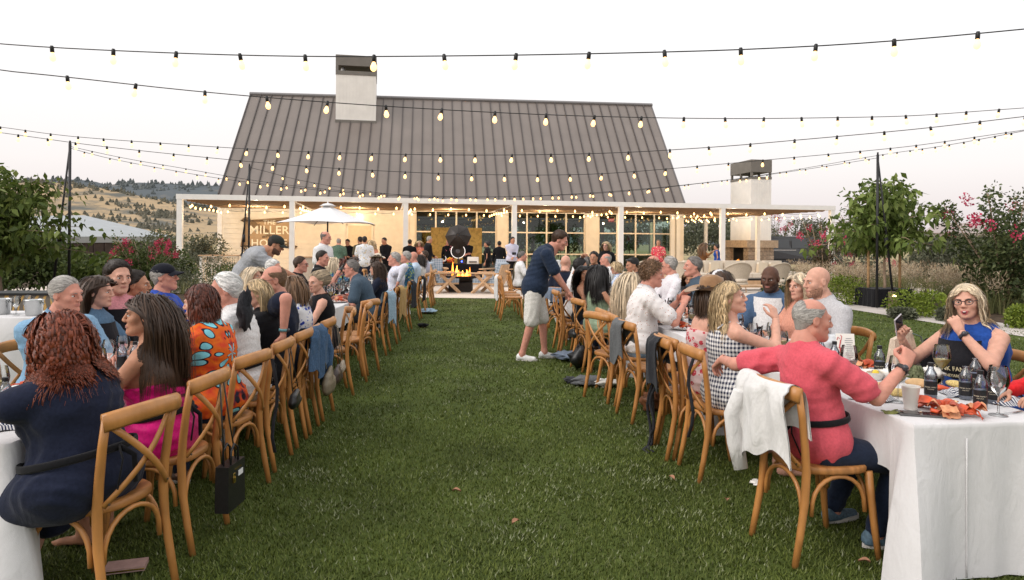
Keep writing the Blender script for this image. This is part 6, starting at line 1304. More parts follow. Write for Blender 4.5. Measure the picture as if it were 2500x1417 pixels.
x, y = tp(2230, 905); t = thing('canvas_tote', 'slumped canvas tote bag with a green strap on the table', 'bag', (x, y+.12, TZ), .3); mb = MB(); mb.add([(-.11, -.05, 0), (.11, -.05, 0), (.11, .05, 0), (-.11, .05, 0), (-.10, -.02, .20), (.06, -.015, .26), (.06, .015, .26), (-.10, .02, .20)], [(0, 1, 5, 4), (1, 2, 6, 5), (2, 3, 7, 6), (3, 0, 4, 7), (4, 5, 6, 7)]); obj('bag', mb, cloth('canvas', (.58, .48, .38), fold=.5), t); mb = MB(); mb.tube([(.05, -.03, .24), (.10, -.05, .22), (.13, -.06, .12), (.10, -.05, .03)], .012, 6, flat=(.4, 1)); obj('strap', mb, cloth('green_strap', (.10, .14, .12)), t, True)
# settings along both runs
rg = random.Random(12)
def settings(side, y0, y1, step, xin, label_side, start=0):
 y = y0; k = 0
 while y < y1:
  near = y < 8
  for e_ in (-1, 1):
   xc = (xbL(y) - .46 - .38) if side == 'L' else (xbR(y) + .47 + .38); x = xc + e_*xin; jx, jy = rg.uniform(-.04, .04), rg.uniform(-.08, .08); far = 'far half' if y > 9 else 'near half'; g_ = lambda s: '%s on the %s, %s' % (s, label_side, far)
   put('plate', g_('white plate with food scraps'), x+jx, y+jy, 0, TZ, 1, g_('plates')); put('shell' if k % 2 else 'shell2', g_('red lobster shells on a plate'), x+jx, y+jy, rg.random()*6, TZ+.010, 1.0, g_('lobster shells'))
   put(['glassw', 'glasse', 'glassr'][k % 3], g_('stemmed wine glass among the place settings'), x - e_*.13+jx, y+.14+jy, 0, TZ, 1, g_('wine glasses'))
   if k % 2 == 0 or not near: put('glasse', g_('empty wine glass between plates'), x - e_*.15, y-.12, 0, TZ, 1, g_('empty glasses'))
   put('bottle' if near else 'bottlef', g_('small black-labelled water bottle'), x - e_*.17 + rg.uniform(-.02, .02), y+rg.uniform(-.05, .05), rg.random()*6, TZ, 1, g_('water bottles'))
   if k % 3 == 0: put('cup', g_('white paper cup'), x - e_*.10, y-.20, 0, TZ, 1, g_('paper cups'))
   if k % 3 == 1: napkin(g_('striped napkin dropped beside a plate'), x+jx, y-.2, rg.random()*6, .8, TZ, k)
   if k % 4 == 2: put('claw', g_('loose lobster claw'), x-e_*.05, y+.2, rg.random()*6, TZ, 1, g_('lobster claws'))
   if k % 5 == 3: put('bowl', g_('paper bowl of clams'), x-e_*.2, y+.22, 0, TZ, 1, g_('paper bowls'))
   k += 1
  y += step
settings('L', 3.3, 14.8, .62, .22, 'red-haired woman\'s table run'); settings('R', 4.9, 15.2, .62, .22, 'coral-tee man\'s table run')
for (side, y_) in (('L', 10.9), ('L', 8.1), ('R', 9.0), ('R', 12.2)):
 xc = (xbL(y_) - .84) if side == 'L' else (xbR(y_) + .85); t = thing('wine_bottle', 'dark wine bottle standing midway on the %s table run, %s' % ('butterfly-blouse side' if side == 'L' else 'pink-shirt side', 'nearer the lawn end' if y_ < 10 else 'nearer the patio'), 'bottle', (xc, y_, TZ)); mb = MB(); mb.lathe([(.034, 0), (.037, .005), (.037, .19), (.030, .215), (.0145, .24), (.0145, .30), (.016, .302), (.016, .312), (.01, .313)], 16); obj('bottle', mb, mat('bottle_dark', (.010, .012, .008), .12, 0, spec=.7), t, True); mb = MB(); mb.lathe([(.0375, .06), (.0375, .15)], 16, cap=False); obj('label', mb, PAPER, t, True)
# ---------------------------------------------------------------- guests
C_ = cloth
NAVY = C_('navy_cotton', (.014, .018, .034)); BLACK = C_('black_cotton', (.010, .010, .012)); WHITE_C = C_('white_cotton', (.72, .71, .71)); JEANS = C_('denim_dark', (.018, .026, .050)); JEANL = C_('denim_light', (.22, .31, .42)); JEANM = C_('denim_mid', (.07, .12, .21)); KHAKI = C_('khaki', (.30, .25, .18)); GREY = C_('grey_knit', (.26, .26, .275)); CHAR = C_('charcoal', (.035, .035, .04))
PINKT = C_('coral_tee', (.62, .10, .13), .03); MAGENTA = C_('magenta_satin', (.60, .010, .17), .05, .4, .1); SKYB = C_('sky_polo', (.22, .38, .55)); ROYAL = C_('royal_polo', (.03, .08, .42)); ROSE_C = C_('rose_shirt', (.66, .28, .31)); SAGE = C_('sage_rib', (.33, .43, .30)); LAV = C_('lavender_shirt', (.52, .53, .66)); SLATE = C_('slate_polo', (.06, .09, .125)); OLIVE = C_('olive_shirt', (.10, .085, .05)); LBLUE = C_('light_blue_shirt', (.45, .56, .68)); COBALT = C_('cobalt_top', (.02, .07, .30)); REDS = C_('red_knit', (.60, .02, .025)); LGREY = C_('pale_grey_linen', (.46, .455, .47)); STONE = C_('stone_shorts', (.70, .68, .64))
GINGHAM = stripe_cloth('gingham', (.76, .75, .74), (.02, .025, .06), .030, duty=.5, gingham=True)
DOTS = print_cloth('dotted_shirt', (.74, .71, .70), [((.42, .16, .10), 34, .16), ((.50, .30, .16), 21, .10)]); BLUEP = print_cloth('blue_flower_print', (.74, .74, .76), [((.03, .06, .38), 20, .30), ((.10, .16, .5), 46, .25)]); HAWB = print_cloth('hawaiian_blue', (.05, .16, .28), [((.35, .45, .15), 16, .35), ((.02, .05, .13), 30, .32), ((.75, .65, .5), 24, .18)])
HAWR = print_cloth('hawaiian_red', (.60, .05, .08), [((.70, .55, .35), 14, .30), ((.25, .35, .30), 22, .25), ((.8, .3, .3), 26, .25)]); TOILE = print_cloth('red_toile', (.66, .50, .48), [((.50, .06, .08), 22, .42), ((.66, .5, .48), 60, .3)]); GREENP = print_cloth('green_print', (.10, .17, .12), [((.05, .08, .07), 40, .35), ((.25, .27, .22), 55, .2)]); PALEP = print_cloth('pale_flower_print', (.70, .70, .72), [((.62, .50, .34), 12, .32), ((.48, .52, .56), 17, .30)]); LINESP = print_cloth('line_print', (.66, .67, .76), [((.34, .34, .5), 30, .2), ((.40, .50, .68), 18, .22)]); BLUED = print_cloth('blue_dapple', (.66, .71, .78), [((.10, .28, .66), 34, .42)]); PEACH = C_('peach_top', (.6, .28, .2)); BRONZE = C_('bronze_cape', (.22, .10, .04))
def butterfly():
 m = bpy.data.materials.new('butterfly_blouse'); m.use_nodes = True; n, l = nodes_of(m); b = n['Principled BSDF']; b.inputs['Roughness'].default_value = .7; b.inputs['Specular IOR Level'].default_value = .2
 tc = n.new('ShaderNodeTexCoord'); sp = n.new('ShaderNodeSeparateXYZ'); l(tc.outputs['Object'], sp.inputs[0]); ab = n.new('ShaderNodeMath'); ab.operation = 'ABSOLUTE'; l(sp.outputs['X'], ab.inputs[0]); cb = n.new('ShaderNodeCombineXYZ'); l(ab.outputs[0], cb.inputs[0]); l(sp.outputs['Y'], cb.inputs[1]); l(sp.outputs['Z'], cb.inputs[2])
 nd = n.new('ShaderNodeTexNoise'); nd.inputs['Scale'].default_value = 9; l(cb.outputs[0], nd.inputs['Vector']); zs_ = n.new('ShaderNodeMath'); zs_.operation = 'SUBTRACT'; l(sp.outputs['Z'], zs_.inputs[0]); zs_.inputs[1].default_value = .90
 th = n.new('ShaderNodeMath'); th.operation = 'ARCTAN2'; l(zs_.outputs[0], th.inputs[0]); l(ab.outputs[0], th.inputs[1]); c2 = n.new('ShaderNodeCombineXYZ'); l(ab.outputs[0], c2.inputs[0]); l(zs_.outputs[0], c2.inputs[1]); ln = n.new('ShaderNodeVectorMath'); ln.operation = 'LENGTH'; l(c2.outputs[0], ln.inputs[0])
 mt = n.new('ShaderNodeMath'); mt.operation = 'MULTIPLY'; l(th.outputs[0], mt.inputs[0]); mt.inputs[1].default_value = .21; mr = n.new('ShaderNodeMath'); mr.operation = 'MULTIPLY'; l(ln.outputs['Value'], mr.inputs[0]); mr.inputs[1].default_value = .85; c3 = n.new('ShaderNodeCombineXYZ'); l(mt.outputs[0], c3.inputs[0]); l(mr.outputs[0], c3.inputs[1])
 ad = n.new('ShaderNodeVectorMath'); ad.operation = 'MULTIPLY_ADD'; l(nd.outputs['Color'], ad.inputs[0]); ad.inputs[1].default_value = (.02, .02, 0); l(c3.outputs[0], ad.inputs[2])
 v = n.new('ShaderNodeTexVoronoi'); v.inputs['Scale'].default_value = 13; v.inputs['Randomness'].default_value = .55; l(ad.outputs[0], v.inputs['Vector'])
 bg = _ramp(m.node_tree, [(.3, (.60, .05, .02)), (.5, (.72, .15, .012)), (.62, (.60, .06, .02)), (.70, (.02, .02, .05))]); n2 = n.new('ShaderNodeTexNoise'); n2.inputs['Scale'].default_value = 11; l(cb.outputs[0], n2.inputs['Vector']); l(n2.outputs[0], bg.inputs[0])
 r = _ramp(m.node_tree, [(.0, (.22, .60, .70)), (.36, (.22, .60, .70)), (.37, (.012, .012, .02)), (.44, (.012, .012, .02)), (.45, (1, 0, 0))]); l(v.outputs['Distance'], r.inputs[0])
 gt = n.new('ShaderNodeMath'); gt.operation = 'GREATER_THAN'; l(v.outputs['Distance'], gt.inputs[0]); gt.inputs[1].default_value = .445; mx = n.new('ShaderNodeMix'); mx.data_type = 'RGBA'; l(gt.outputs[0], mx.inputs['Factor']); l(r.outputs[0], mx.inputs['A']); l(bg.outputs[0], mx.inputs['B']); l(mx.outputs['Result'], b.inputs['Base Color']); cloth_bump(m, .25); return m
BFLY = butterfly(); APRON = C_('apron_cloth', (.018, .018, .022), fold=.2)
def hairs(style, color, **k): return dict(style=style, color=color, **k)
def seated(label, row, u, who=None, turn=0, fwd=0.0, lat=0.0, chairturn=None, nochair=False, lod=None, group=None, yset=None, **kw):
 X, h0 = ROWS[row]; hd = R(h0 + turn); f = np.array((-math.sin(hd), math.cos(hd))); r_ = np.array((math.cos(hd), math.sin(hd))); le = kw.get('lean', 4); sd = kw.get('side', 0); off = f*(.56*math.sin(R(le))+.045+fwd) + r_*(.56*math.sin(R(sd))+lat)
 lo, hi = 2.2, 17.5
 g_ = lambda y: (X(y)+off[0])/(y+off[1])*FPX + CX
 if yset is None:
  s_ = 1 if g_(hi) > g_(lo) else -1
  for _ in range(40):
   m_ = (lo+hi)/2
   if (g_(m_) - u)*s_ < 0: lo = m_
   else: hi = m_
  y = (lo+hi)/2
 else: y = yset
 x = X(y); l_ = lod if lod is not None else (0 if y < 6.2 else (1 if y < 10.2 else 2)); px, py = x + f[0]*fwd + r_[0]*lat, y + f[1]*fwd + r_[1]*lat
 i = person(label, px, py, h0 + turn, True, lod=l_, blod=1 if row in ('Lo', 'Ro') and l_ == 0 and y > 4.6 else 0, **kw)
 if fwd < -.1: x, y = px, py
 if not nochair: i['chair'] = chair('wooden cross-back chair under the ' + (who or label.split(' with ')[0].split(' in ')[0]), x, y, h0 + (turn if chairturn is None else chairturn))
 i['y'] = y; return i
A = lambda x, y, z, **k: dict(to=(x, y, z), **k)
LH = {}
# --- left run, aisle side
LH['red'] = seated('woman with long wavy red hair and navy ruffled dress, elbow on the table', 'La', 138, 'red-haired woman in navy', turn=-16, fwd=-.02, lat=-.08, sex='f', h=.965, b=1.6, lean=12, tone='fair', hair=hairs('long', 'red', len=.34, wave=.017, wl=.08, n=2.0, vol=.02), head=(8, 8, 0), arms=(A(-.20, .40, 1.02, hint=(-.8, -.1, -.9), dir=(.3, .2, .5)), 'table'), top=('cap', C_('navy_swiss', (.016, .020, .040))), bottom=('dress', MATS['navy_swiss']), feet='bare', extra=[watch(-1, (.13, .08, .05)), apron_belt()])
LH['mag'] = seated('woman with straight dark brown hair in a strapless magenta dress', 'La', 346, 'woman in magenta', turn=-4, sex='f', h=1.03, b=1.12, lean=9, tone='tan', hair=hairs('long', 'brown', len=.46, n=2.2, r=.0042, tuck=1, gather=.10), head=(26, -2, 0), arms=('table2', 'table'), top=('low', MAGENTA), bottom=('dress', MAGENTA), feet='bare', extra=[apron_belt()])
LH['bfly'] = seated('woman with short auburn hair in an orange and turquoise butterfly blouse', 'La', 488, 'woman in the butterfly blouse', turn=-10, sex='f', h=1.04, b=1.25, lean=8, tone='fair', hair=hairs('bob', 'auburn', len=.15, wave=.008, n=1.4), head=(10, 6, 0), top=('short', BFLY), bottom=('pants', JEANS))
LH['wht'] = seated('white-haired man in a white shirt wiping his face with a grey apron', 'La', 545, 'white-haired man', sex='m', h=1.05, b=1.1, lean=14, tone='ruddy', hair=hairs('thick', 'white', n=1.2), head=(22, 2, 0), arms=('table', A(.02, .30, 1.02, back=(.2, -.8, .2), dir=(0, 0, 1))), top=('short', WHITE_C), bottom=('pants', KHAKI), collar=WHITE_C, extra=[apron_belt()])
LH['bob'] = seated('woman with a blonde bob in a black top', 'La', 622, 'woman with the blonde bob', sex='f', h=1.02, b=1.05, lean=10, tone='fair', hair=hairs('bob', 'blonde', len=.15, n=1.3, tuck=1), head=(25, 4, 0), top=('short', BLACK), bottom=('pants', JEANS))
LH['wat'] = seated('balding man in a navy shirt resting his watch arm on a chair back', 'La', 668, 'balding man in navy', sex='m', h=1.07, b=1.12, lean=3, tone='ruddy', hair=hairs('balding', 'lightbrown'), head=(28, 4, 0), arms=(A(-.42, -.14, .90, hint=(-.7, -.6, .5), back=(0, -.3, 1)), 'table'), hands=('grip', 'rest'), top=('short', NAVY), bottom=('pants', JEANS), collar=NAVY, extra=[watch(-1, (.12, .30, .33)), glasses(), strap_neck()])
LH['prt'] = seated('woman with auburn hair in a white top printed with blue flowers', 'La', 712, 'woman in the blue flower print', sex='f', h=1.0, b=1.08, lean=4, tone='light', hair=hairs('bob', 'lightbrown', len=.2, n=1.2), head=(5, 4, 0), top=('short', BLUEP), bottom=('pants', WHITE_C))
LH['upd'] = seated('woman with pinned-up blonde hair in a black sleeveless top', 'La', 766, 'woman with pinned-up hair', turn=22, sex='f', h=1.0, b=1.15, lean=8, tone='fair', hair=hairs('bun', 'ash'), head=(38, 4, 0), top=('sleeveless', BLACK), bottom=('pants', BLACK), lod=1, extra=[strap_neck()])
LH['slt'] = seated('greying man in a slate polo leaning over the table', 'La', 862, 'man in the slate polo', sex='m', h=1.06, b=1.1, lean=22, hump=10, tone='ruddy', hair=hairs('short', 'salt'), head=(8, 6, 0), top=('polo', SLATE), collar=SLATE, bottom=('pants', CHAR), lod=1, extra=[glasses()])
LH['crl'] = seated('woman with long curly brown hair in a navy top', 'La', 916, 'curly-haired woman in navy', sex='f', h=1.0, lean=8, tone='light', hair=hairs('long', 'brown', len=.3, wave=.02, wl=.06), head=(12, 2, 0), top=('short', NAVY), bottom=('pants', JEANS), lod=1)
LH['lin'] = seated('grey cropped-haired man in a pale line-print shirt, arm over his chair', 'La', 962, 'man in the line-print shirt', sex='m', h=1.08, b=1.2, lean=0, tone='ruddy', hair=hairs('short', 'gray'), head=(10, 0, 0), arms=(A(-.40, -.10, .92, hint=(-.6, -.6, .3)), 'table'), top=('long', LINESP), bottom=('pants', KHAKI), lod=1, extra=[strap_neck()])
LH['haw'] = seated('grey-haired man in a blue tropical shirt on the aisle', 'La', 990, 'grey man in the tropical shirt', sex='m', h=1.08, lean=2, tone='ruddy', hair=hairs('short', 'gray'), head=(-5, 0, 0), top=('short', HAWB), collar=HAWB, bottom=('pants', KHAKI))
LH['bld'] = seated('bald man in a light blue shirt past the tropical shirt', 'La', 1008, 'bald man in light blue', sex='m', h=1.05, lean=2, tone='ruddy', hair=None, top=('short', LBLUE), bottom=('pants', KHAKI))
seated('dark-haired woman half hidden near the far end of the row', 'La', 1022, 'half hidden dark-haired woman', sex='f', tone='light', hair=hairs('bob', 'dark'), top=('short', WHITE_C), bottom=('pants', JEANS))
LH['lav'] = seated('brown-haired man in a lavender shirt at the far end of the row', 'La', 1036, 'man in lavender', sex='m', h=1.05, lean=-2, tone='light', hair=hairs('short', 'brown'), head=(10, -4, 0), arms=('lap', 'lap'), top=('long', LAV), bottom=('pants', JEANS), extra=[strap_neck()])
# --- left run, far side
seated('grey-haired man in a sky blue polo leaning on the table', 'Lo', 163, 'man in the sky blue polo', turn=-24, sex='m', h=1.04, b=1.08, lean=14, tone='ruddy', hair=hairs('short', 'gray', n=1.3), head=(14, 6, 4), arms=('table', 'cross'), top=('short', SKYB), collar=SKYB, bottom=('pants', KHAKI), lod=0, extra=[strap_neck()])
seated('young woman with long straight brown hair, apron and pearl earring', 'Lo', 246, 'woman with the pearl earring', sex='f', h=1.06, lean=6, tone='fair', hair=hairs('long', 'brown', len=.34, n=1.2, tuck=1, gather=.06), head=(2, 2, 0), top=('short', C_('denim_shirt', (.10, .18, .28))), bottom=('pants', JEANS), lod=0, extra=[bib(APRON, [('FRANK FAMILY', -.09, .03)])])
seated('dark-haired man in a rose pink shirt with leather strap', 'Lo', 290, 'man in the rose shirt', turn=-28, sex='m', h=1.12, lean=2, tone='fair', hair=hairs('thick', 'dark', n=1.2, comb=(.2, -.5, .2)), head=(-8, 4, 0), top=('long', ROSE_C), collar=ROSE_C, bottom=('pants', JEANS), lod=0, extra=[bib(APRON), strap_neck()])
seated('smiling woman with dark tied hair beyond the rose-shirted man', 'Lo', 338, 'smiling dark-haired woman', sex='f', h=1.08, lean=6, tone='tan', hair=hairs('bun', 'dark'), head=(10, 0, 0), top=('short', BLACK), bottom=('pants', JEANS), lod=0)
seated('grey man in a black cap and royal blue polo', 'Lo', 408, 'man in the black cap', sex='m', h=1.05, b=1.15, lean=3, tone='ruddy', hair=hairs('short', 'gray'), head=(8, -6, 0), arms=('table', A(.1, .34, .98)), top=('polo', ROYAL), collar=ROYAL, bottom=('pants', KHAKI), lod=0, extra=[cap((.012, .013, .02)), strap_neck((.6, .08, .04))])
seated('woman with long blonde hair beside the grey-shirted server', 'Lo', 628, 'long blonde woman by the server', sex='f', h=1.0, lean=10, tone='light', hair=hairs('long', 'pale', len=.34), head=(-20, 0, 0), top=('short', WHITE_C), bottom=('pants', JEANS))
seated('white-haired old man under the server\'s arm', 'Lo', 668, 'old man under the server', sex='m', h=1.04, lean=8, tone='ruddy', hair=hairs('short', 'white'), head=(-10, 8, 0), top=('short', LBLUE), bottom=('pants', KHAKI))
seated('brown-haired man in glasses beyond the server\'s arm', 'Lo', 736, 'brown-haired man in glasses', sex='m', h=1.04, lean=6, tone='ruddy', hair=hairs('short', 'brown'), head=(0, 2, 0), top=('short', BLACK), bottom=('pants', JEANS), lod=1, extra=[glasses()])
def held_bottle(i):
 W, dv, bk, s, ps = i['hnd'][1]; W_ = np.array(i['o'].matrix_world @ Vector(W)) if False else None
 t = thing('wine_bottle', 'dark wine bottle tilted in the hands of the man in black', 'bottle'); c, s_ = math.cos(i['o'].rotation_euler[2]), math.sin(i['o'].rotation_euler[2]); p_ = W + nrm(dv)*.07; t.location = (i['o'].location[0] + c*p_[0] - s_*p_[1], i['o'].location[1] + s_*p_[0] + c*p_[1], p_[2]-.02); t.rotation_euler = (R(-8), R(30), 0)
 mb = MB(); mb.lathe([(.034, -.16), (.037, -.155), (.037, .03), (.030, .055), (.0145, .08), (.0145, .14), (.016, .142), (.016, .152)], 16); obj('bottle', mb, MATS['bottle_dark'], t, True); mb = MB(); mb.lathe([(.0375, -.10), (.0375, -.02)], 16, cap=False); obj('label', mb, mat('label_slate', (.06, .07, .10), .5, 0), t, True)
seated('dark-haired man in black studying a wine bottle', 'Lo', 788, 'man studying a bottle', sex='m', h=1.12, b=1.08, lean=4, tone='ruddy', hair=hairs('short', 'dark'), head=(-14, 4, 0), arms=(A(-.02, .34, 1.0), A(.10, .36, 1.06)), hands=('grip', 'grip'), top=('polo', BLACK), collar=BLACK, bottom=('pants', JEANS), lod=1, extra=[held_bottle])
seated('woman with straight blonde hair next to the bottle man', 'Lo', 818, 'blonde next to the bottle man', sex='f', h=1.02, lean=4, tone='light', hair=hairs('long', 'pale', len=.25), head=(30, 0, 0), top=('short', HAWB), bottom=('pants', JEANS), lod=1)
seated('woman with reddish brown hair in a teal print top', 'Lo', 842, 'woman in the teal print', sex='f', h=.98, lean=10, tone='tan', hair=hairs('long', 'auburn', len=.25), head=(10, 0, 0), top=('short', HAWB), bottom=('pants', JEANS))
seated('dark brown-haired woman in white far along the table', 'Lo', 868, 'dark-haired woman in white', sex='f', h=.98, lean=6, tone='light', hair=hairs('long', 'brown', len=.25), top=('short', WHITE_C), bottom=('pants', JEANS))
def sunhat(col, brim=.17, crown=.115, name='hat', band=(.40, .22, .05), tip=0, pinch=True):
 def fn(i):
  hm = Matrix(i['hm'].tolist()) @ T(0, -.012, .055, 0, tip); mb = MB(); n_ = 36; rows = []
  for k, (r_, z) in enumerate([(1.02, 0), (1.0, .035), (.97, .07), (.90, crown*.86), (.74, crown), (.45, crown*.93), (.02, crown*.86)]):
   rows.append([(r_*.088*math.cos(a)*(1 - (.16*max(0, math.sin(a))**2 if (pinch and k > 3) else 0)), r_*.104*math.sin(a), z + (.018*math.cos(2*a) - .012 if pinch and k in (4, 5) else 0)) for a in np.linspace(0, 6.2832, n_+1)])
  mb.grid(np.array(rows)[:, ::-1]); V = [xf(hm, v) for v in mb.v]; mb.v = V; m_ = mat('felt_%d' % int(col[0]*1000), col, .9, .1, 20, .15, 80, sheen=.3); c = obj(name, mb, m_, i['o'], True)
  mb = MB(); rows = [[((.088+q*brim*.62)*math.cos(a), (.104+q*brim*.62)*math.sin(a), .002 + .030*q*q*math.cos(2*a) + .004*q) for a in np.linspace(0, 6.2832, n_+1)] for q in np.linspace(0, 1, 6)]; mb.grid(np.array(rows)[:, ::-1]); mb.grid(np.array(rows) - (0, 0, .005)); mb.v = [xf(hm, v) for v in mb.v]; obj('brim', mb, m_, c, True)
  mb = MB(); rows = [[(.0905*math.cos(a), .1065*math.sin(a), z) for a in np.linspace(0, 6.2832, n_+1)] for z in (.003, .033)]; mb.grid(np.array(rows)[:, ::-1]); mb.v = [xf(hm, v) for v in mb.v]; obj('band', mb, mat('band_%d' % int(band[0]*1000), band, .6, .2, 60), c, True)
 return fn
seated('woman in a cream sun hat far along the table', 'Lo', 934, 'woman in the cream hat', sex='f', h=.98, lean=6, tone='tan', hair=hairs('bob', 'brown'), top=('short', BLACK), bottom=('pants', JEANS), extra=[sunhat((.70, .62, .50), .2, band=(.3, .2, .1))])
# --- right run, aisle side
RH = {}
RH['pnk'] = seated('man in a coral pink tee stretching his arm over the next chair', 'Ra', 1940, 'man in the coral tee', turn=6, yset=3.66, sex='m', h=.985, b=1.0, lean=-7, side=-5, tone='ruddy', hair=hairs('balding', 'gray', n=2.0, len=.03), head=(-12, 4, 0), arms=(A(-.64, -.20, .90, hint=(-.2, -.9, -.2), back=(0, -.35, 1), dir=(-.5, -.05, -.75)), A(.20, .36, .99, hint=(.35, -.25, -1), back=(.7, .2, .6), dir=(-.3, .3, .6))), hands=('rest', 'pinch'), top=('tee', PINKT, .06), bottom=('pants', JEANS), legs=[(-.26, .30, .09), (.08, .30, .09)], shoe=mat('trainer_blue', (.09, .15, .20), .7, .25, 60), extra=[watch(1, (.02, .02, .02), (.16, .17, .18)), apron_belt()])
RH['gng'] = seated('woman with shoulder-length blonde hair in a gingham dress', 'Ra', 1795, 'woman in gingham', turn=0, sex='f', h=1.06, b=1.06, lean=2, tone='fair', hair=hairs('bob', 'blonde', len=.26, wave=.008, n=1.7, tuck=1), head=(-30, -10, 0), arms=(A(-.12, .36, .80), A(.02, .36, 1.08, hint=(.7, .2, -.9), dir=(-.2, -.3, .8))), top=('tank', GINGHAM), bottom=('dress', GINGHAM), feet='bare')
RH['hat'] = seated('woman in a brown felt hat and strapless red print dress', 'Ra', 1745, 'woman in the brown hat', sex='f', h=1.04, lean=8, tone='fair', hair=hairs('long', 'brown', len=.16, n=1.2), head=(-4, 2, 0), top=('strapless', TOILE), bottom=('longdress', TOILE), feet='bare', extra=[sunhat((.30, .17, .085), .19, .125, band=(.36, .20, .05))])
RH['dot'] = seated('curly brown-haired man in a white dotted shirt gesturing with both hands', 'Ra', 1592, 'man in the dotted shirt', turn=-4, sex='m', h=1.10, b=1.22, lean=10, tone='ruddy', hair=hairs('curly', 'lightbrown', n=1.2), head=(-12, 4, 0), arms=(A(-.04, .42, 1.02, hint=(-.7, -.2, -.9), dir=(.3, .3, .7)), A(.10, .44, 1.0, hint=(.8, -.2, -.9), dir=(-.3, .2, .8))), hands=('open', 'pinch'), top=('short', DOTS), collar=DOTS, bottom=('pants', JEANL), feet='bare', lod=0)
RH['lbl'] = seated('woman with very long straight ash blonde hair and bare back', 'Ra', 1545, 'long-haired ash blonde', sex='f', h=1.0, lean=4, tone='light', hair=hairs('long', 'pale', len=.48, n=1.4), head=(-10, 2, 0), top=('low', WHITE_C), bottom=('pants', JEANS), lod=0)
RH['sag'] = seated('woman with long black hair in a sage green tank dress', 'Ra', 1468, 'woman in sage green', turn=10, sex='f', h=1.04, b=1.05, lean=2, tone='tan', hair=hairs('long', 'black', len=.36, n=1.3), head=(14, 0, 0), arms=('table', 'table'), top=('tank', SAGE), bottom=('dress', SAGE), lod=0)
RH['whi'] = seated('woman with black hair facing her neighbour in sage', 'Ra', 1436, 'dark-haired woman facing the sage dress', turn=-35, sex='f', h=1.0, lean=4, tone='tan', hair=hairs('long', 'black', len=.34, n=1.1), head=(-60, 6, 0), top=('tank', BLACK), bottom=('pants', JEANS), lod=1)
RH['arm'] = seated('man in a white tee raising his forearm to his brow', 'Ra', 1416, 'man in the white tee', sex='m', h=1.05, lean=6, tone='tan', hair=hairs('thick', 'black'), head=(-12, 10, 0), arms=(A(-.06, .16, 1.40, hint=(-.9, .2, .2), dir=(.6, .2, .3)), 'table'), top=('tee', WHITE_C), bottom=('pants', JEANS), lod=1, extra=[watch(-1, (.6, .6, .6))])
RH['bap'] = seated('bald man in a navy shirt and apron turned towards the lawn', 'Ra', 1384, 'bald man in the apron', turn=50, sex='m', h=1.08, lean=4, tone='fair', hair=None, head=(20, 2, 0), arms=('lap', 'lap'), top=('short', NAVY), bottom=('pants', JEANS), lod=1, extra=[bib(APRON), strap_neck((.3, .14, .06))])
seated('white-haired woman behind the bald man in the apron', 'Ra', 1366, 'white-haired woman', sex='f', h=1.02, tone='light', hair=hairs('bob', 'white', len=.14), head=(-10, 0, 0), top=('short', WHITE_C), bottom=('pants', JEANS))
seated('greying man in a white shirt past the standing man', 'Ra', 1276, 'greying man in white', sex='m', h=1.06, lean=4, tone='ruddy', hair=hairs('short', 'salt'), head=(-6, 4, 0), top=('short', WHITE_C), bottom=('pants', JEANS), lod=1, extra=[strap_neck()])
seated('dark-haired man in an olive shirt at the patio end', 'Ra', 1238, 'man in the olive shirt', sex='m', h=1.04, lean=4, tone='tan', hair=hairs('short', 'black'), head=(0, 8, 0), top=('short', OLIVE), bottom=('pants', JEANS))
# --- right run, far side
def phone(i):
 o = i['o']; W, dv, bk, s, ps = i['hnd'][1]; p_ = o.matrix_basis @ Vector(W + nrm(dv)*.09); t = thing('smartphone', 'smartphone held up by the blonde woman in glasses', 'phone', tuple(p_ + Vector((-.01, -.02, .02)))); t.rotation_euler = (R(20), R(-35), R(20)); mb = MB(); mb.box((-.036, -.004, -.075), (.036, .004, .075)); obj('case', mb, mat('phone_case', (.45, .42, .45), .3, 0), t); mb = MB(); mb.box((-.033, -.0055, -.07), (.033, -.0042, .07)); obj('screen', mb, mat('phone_screen', (.02, .02, .025), .08, 0), t)
seated('laughing blonde woman in glasses, blue top and black apron, holding a phone', 'Ro', 2405, 'laughing woman in glasses', turn=18, yset=4.42, fwd=-.32, sex='f', h=1.07, b=1.42, lean=9, side=3, tone='fair', hair=hairs('long', 'pale', len=.26, wave=.005, n=1.3, part=-.01), head=(20, -2, 6), arms=(A(-.06, .30, 1.06, hint=(-.9, .0, -.9), back=(-.5, .6, .3), dir=(.2, .1, .8)), A(.26, .42, .98, hint=(.5, -.2, -.9), back=(.5, .2, .3), dir=(0, .2, .6))), hands=('pinch', 'grip'), top=('sleeveless', COBALT), bottom=('pants', JEANS), openmouth=True, lipcol=(.45, .10, .11), extra=[glasses((.03, .04, .08)), watch(-1, (.03, .03, .04)), bib(APRON, [('FRANK FAMILY', -.07, .042), ('VINEYARDS', -.115, .026)], .14), phone])
seated('woman in a red knit top leaning in at the picture edge', 'Ro', 2580, 'woman in red', yset=3.66, fwd=-.30, sex='f', h=1.0, b=1.0, lean=0, tone='light', hair=hairs('bob', 'brown'), arms=('table2', A(.10, .56, .80)), top=('long', REDS), bottom=('pants', JEANS), lod=0)
seated('bald bearded man in a pale grey linen shirt', 'Ro', 1998, 'bald man in grey linen', turn=8, sex='m', h=1.10, b=1.18, lean=8, tone='fair', hair=None, head=(-6, 6, 0), extra=[beard()], arms=('table', 'lap'), top=('long', LGREY), collar=LGREY, bottom=('pants', JEANS), lod=0)
seated('blonde woman with a long fringe next to the bald man', 'Ro', 1952, 'blonde next to the bald man', turn=12, sex='f', h=1.08, lean=4, tone='fair', hair=hairs('long', 'pale', len=.26, n=1.2, part=.02), head=(4, 2, 0), top=('short', PEACH), bottom=('pants', JEANS), lod=0)
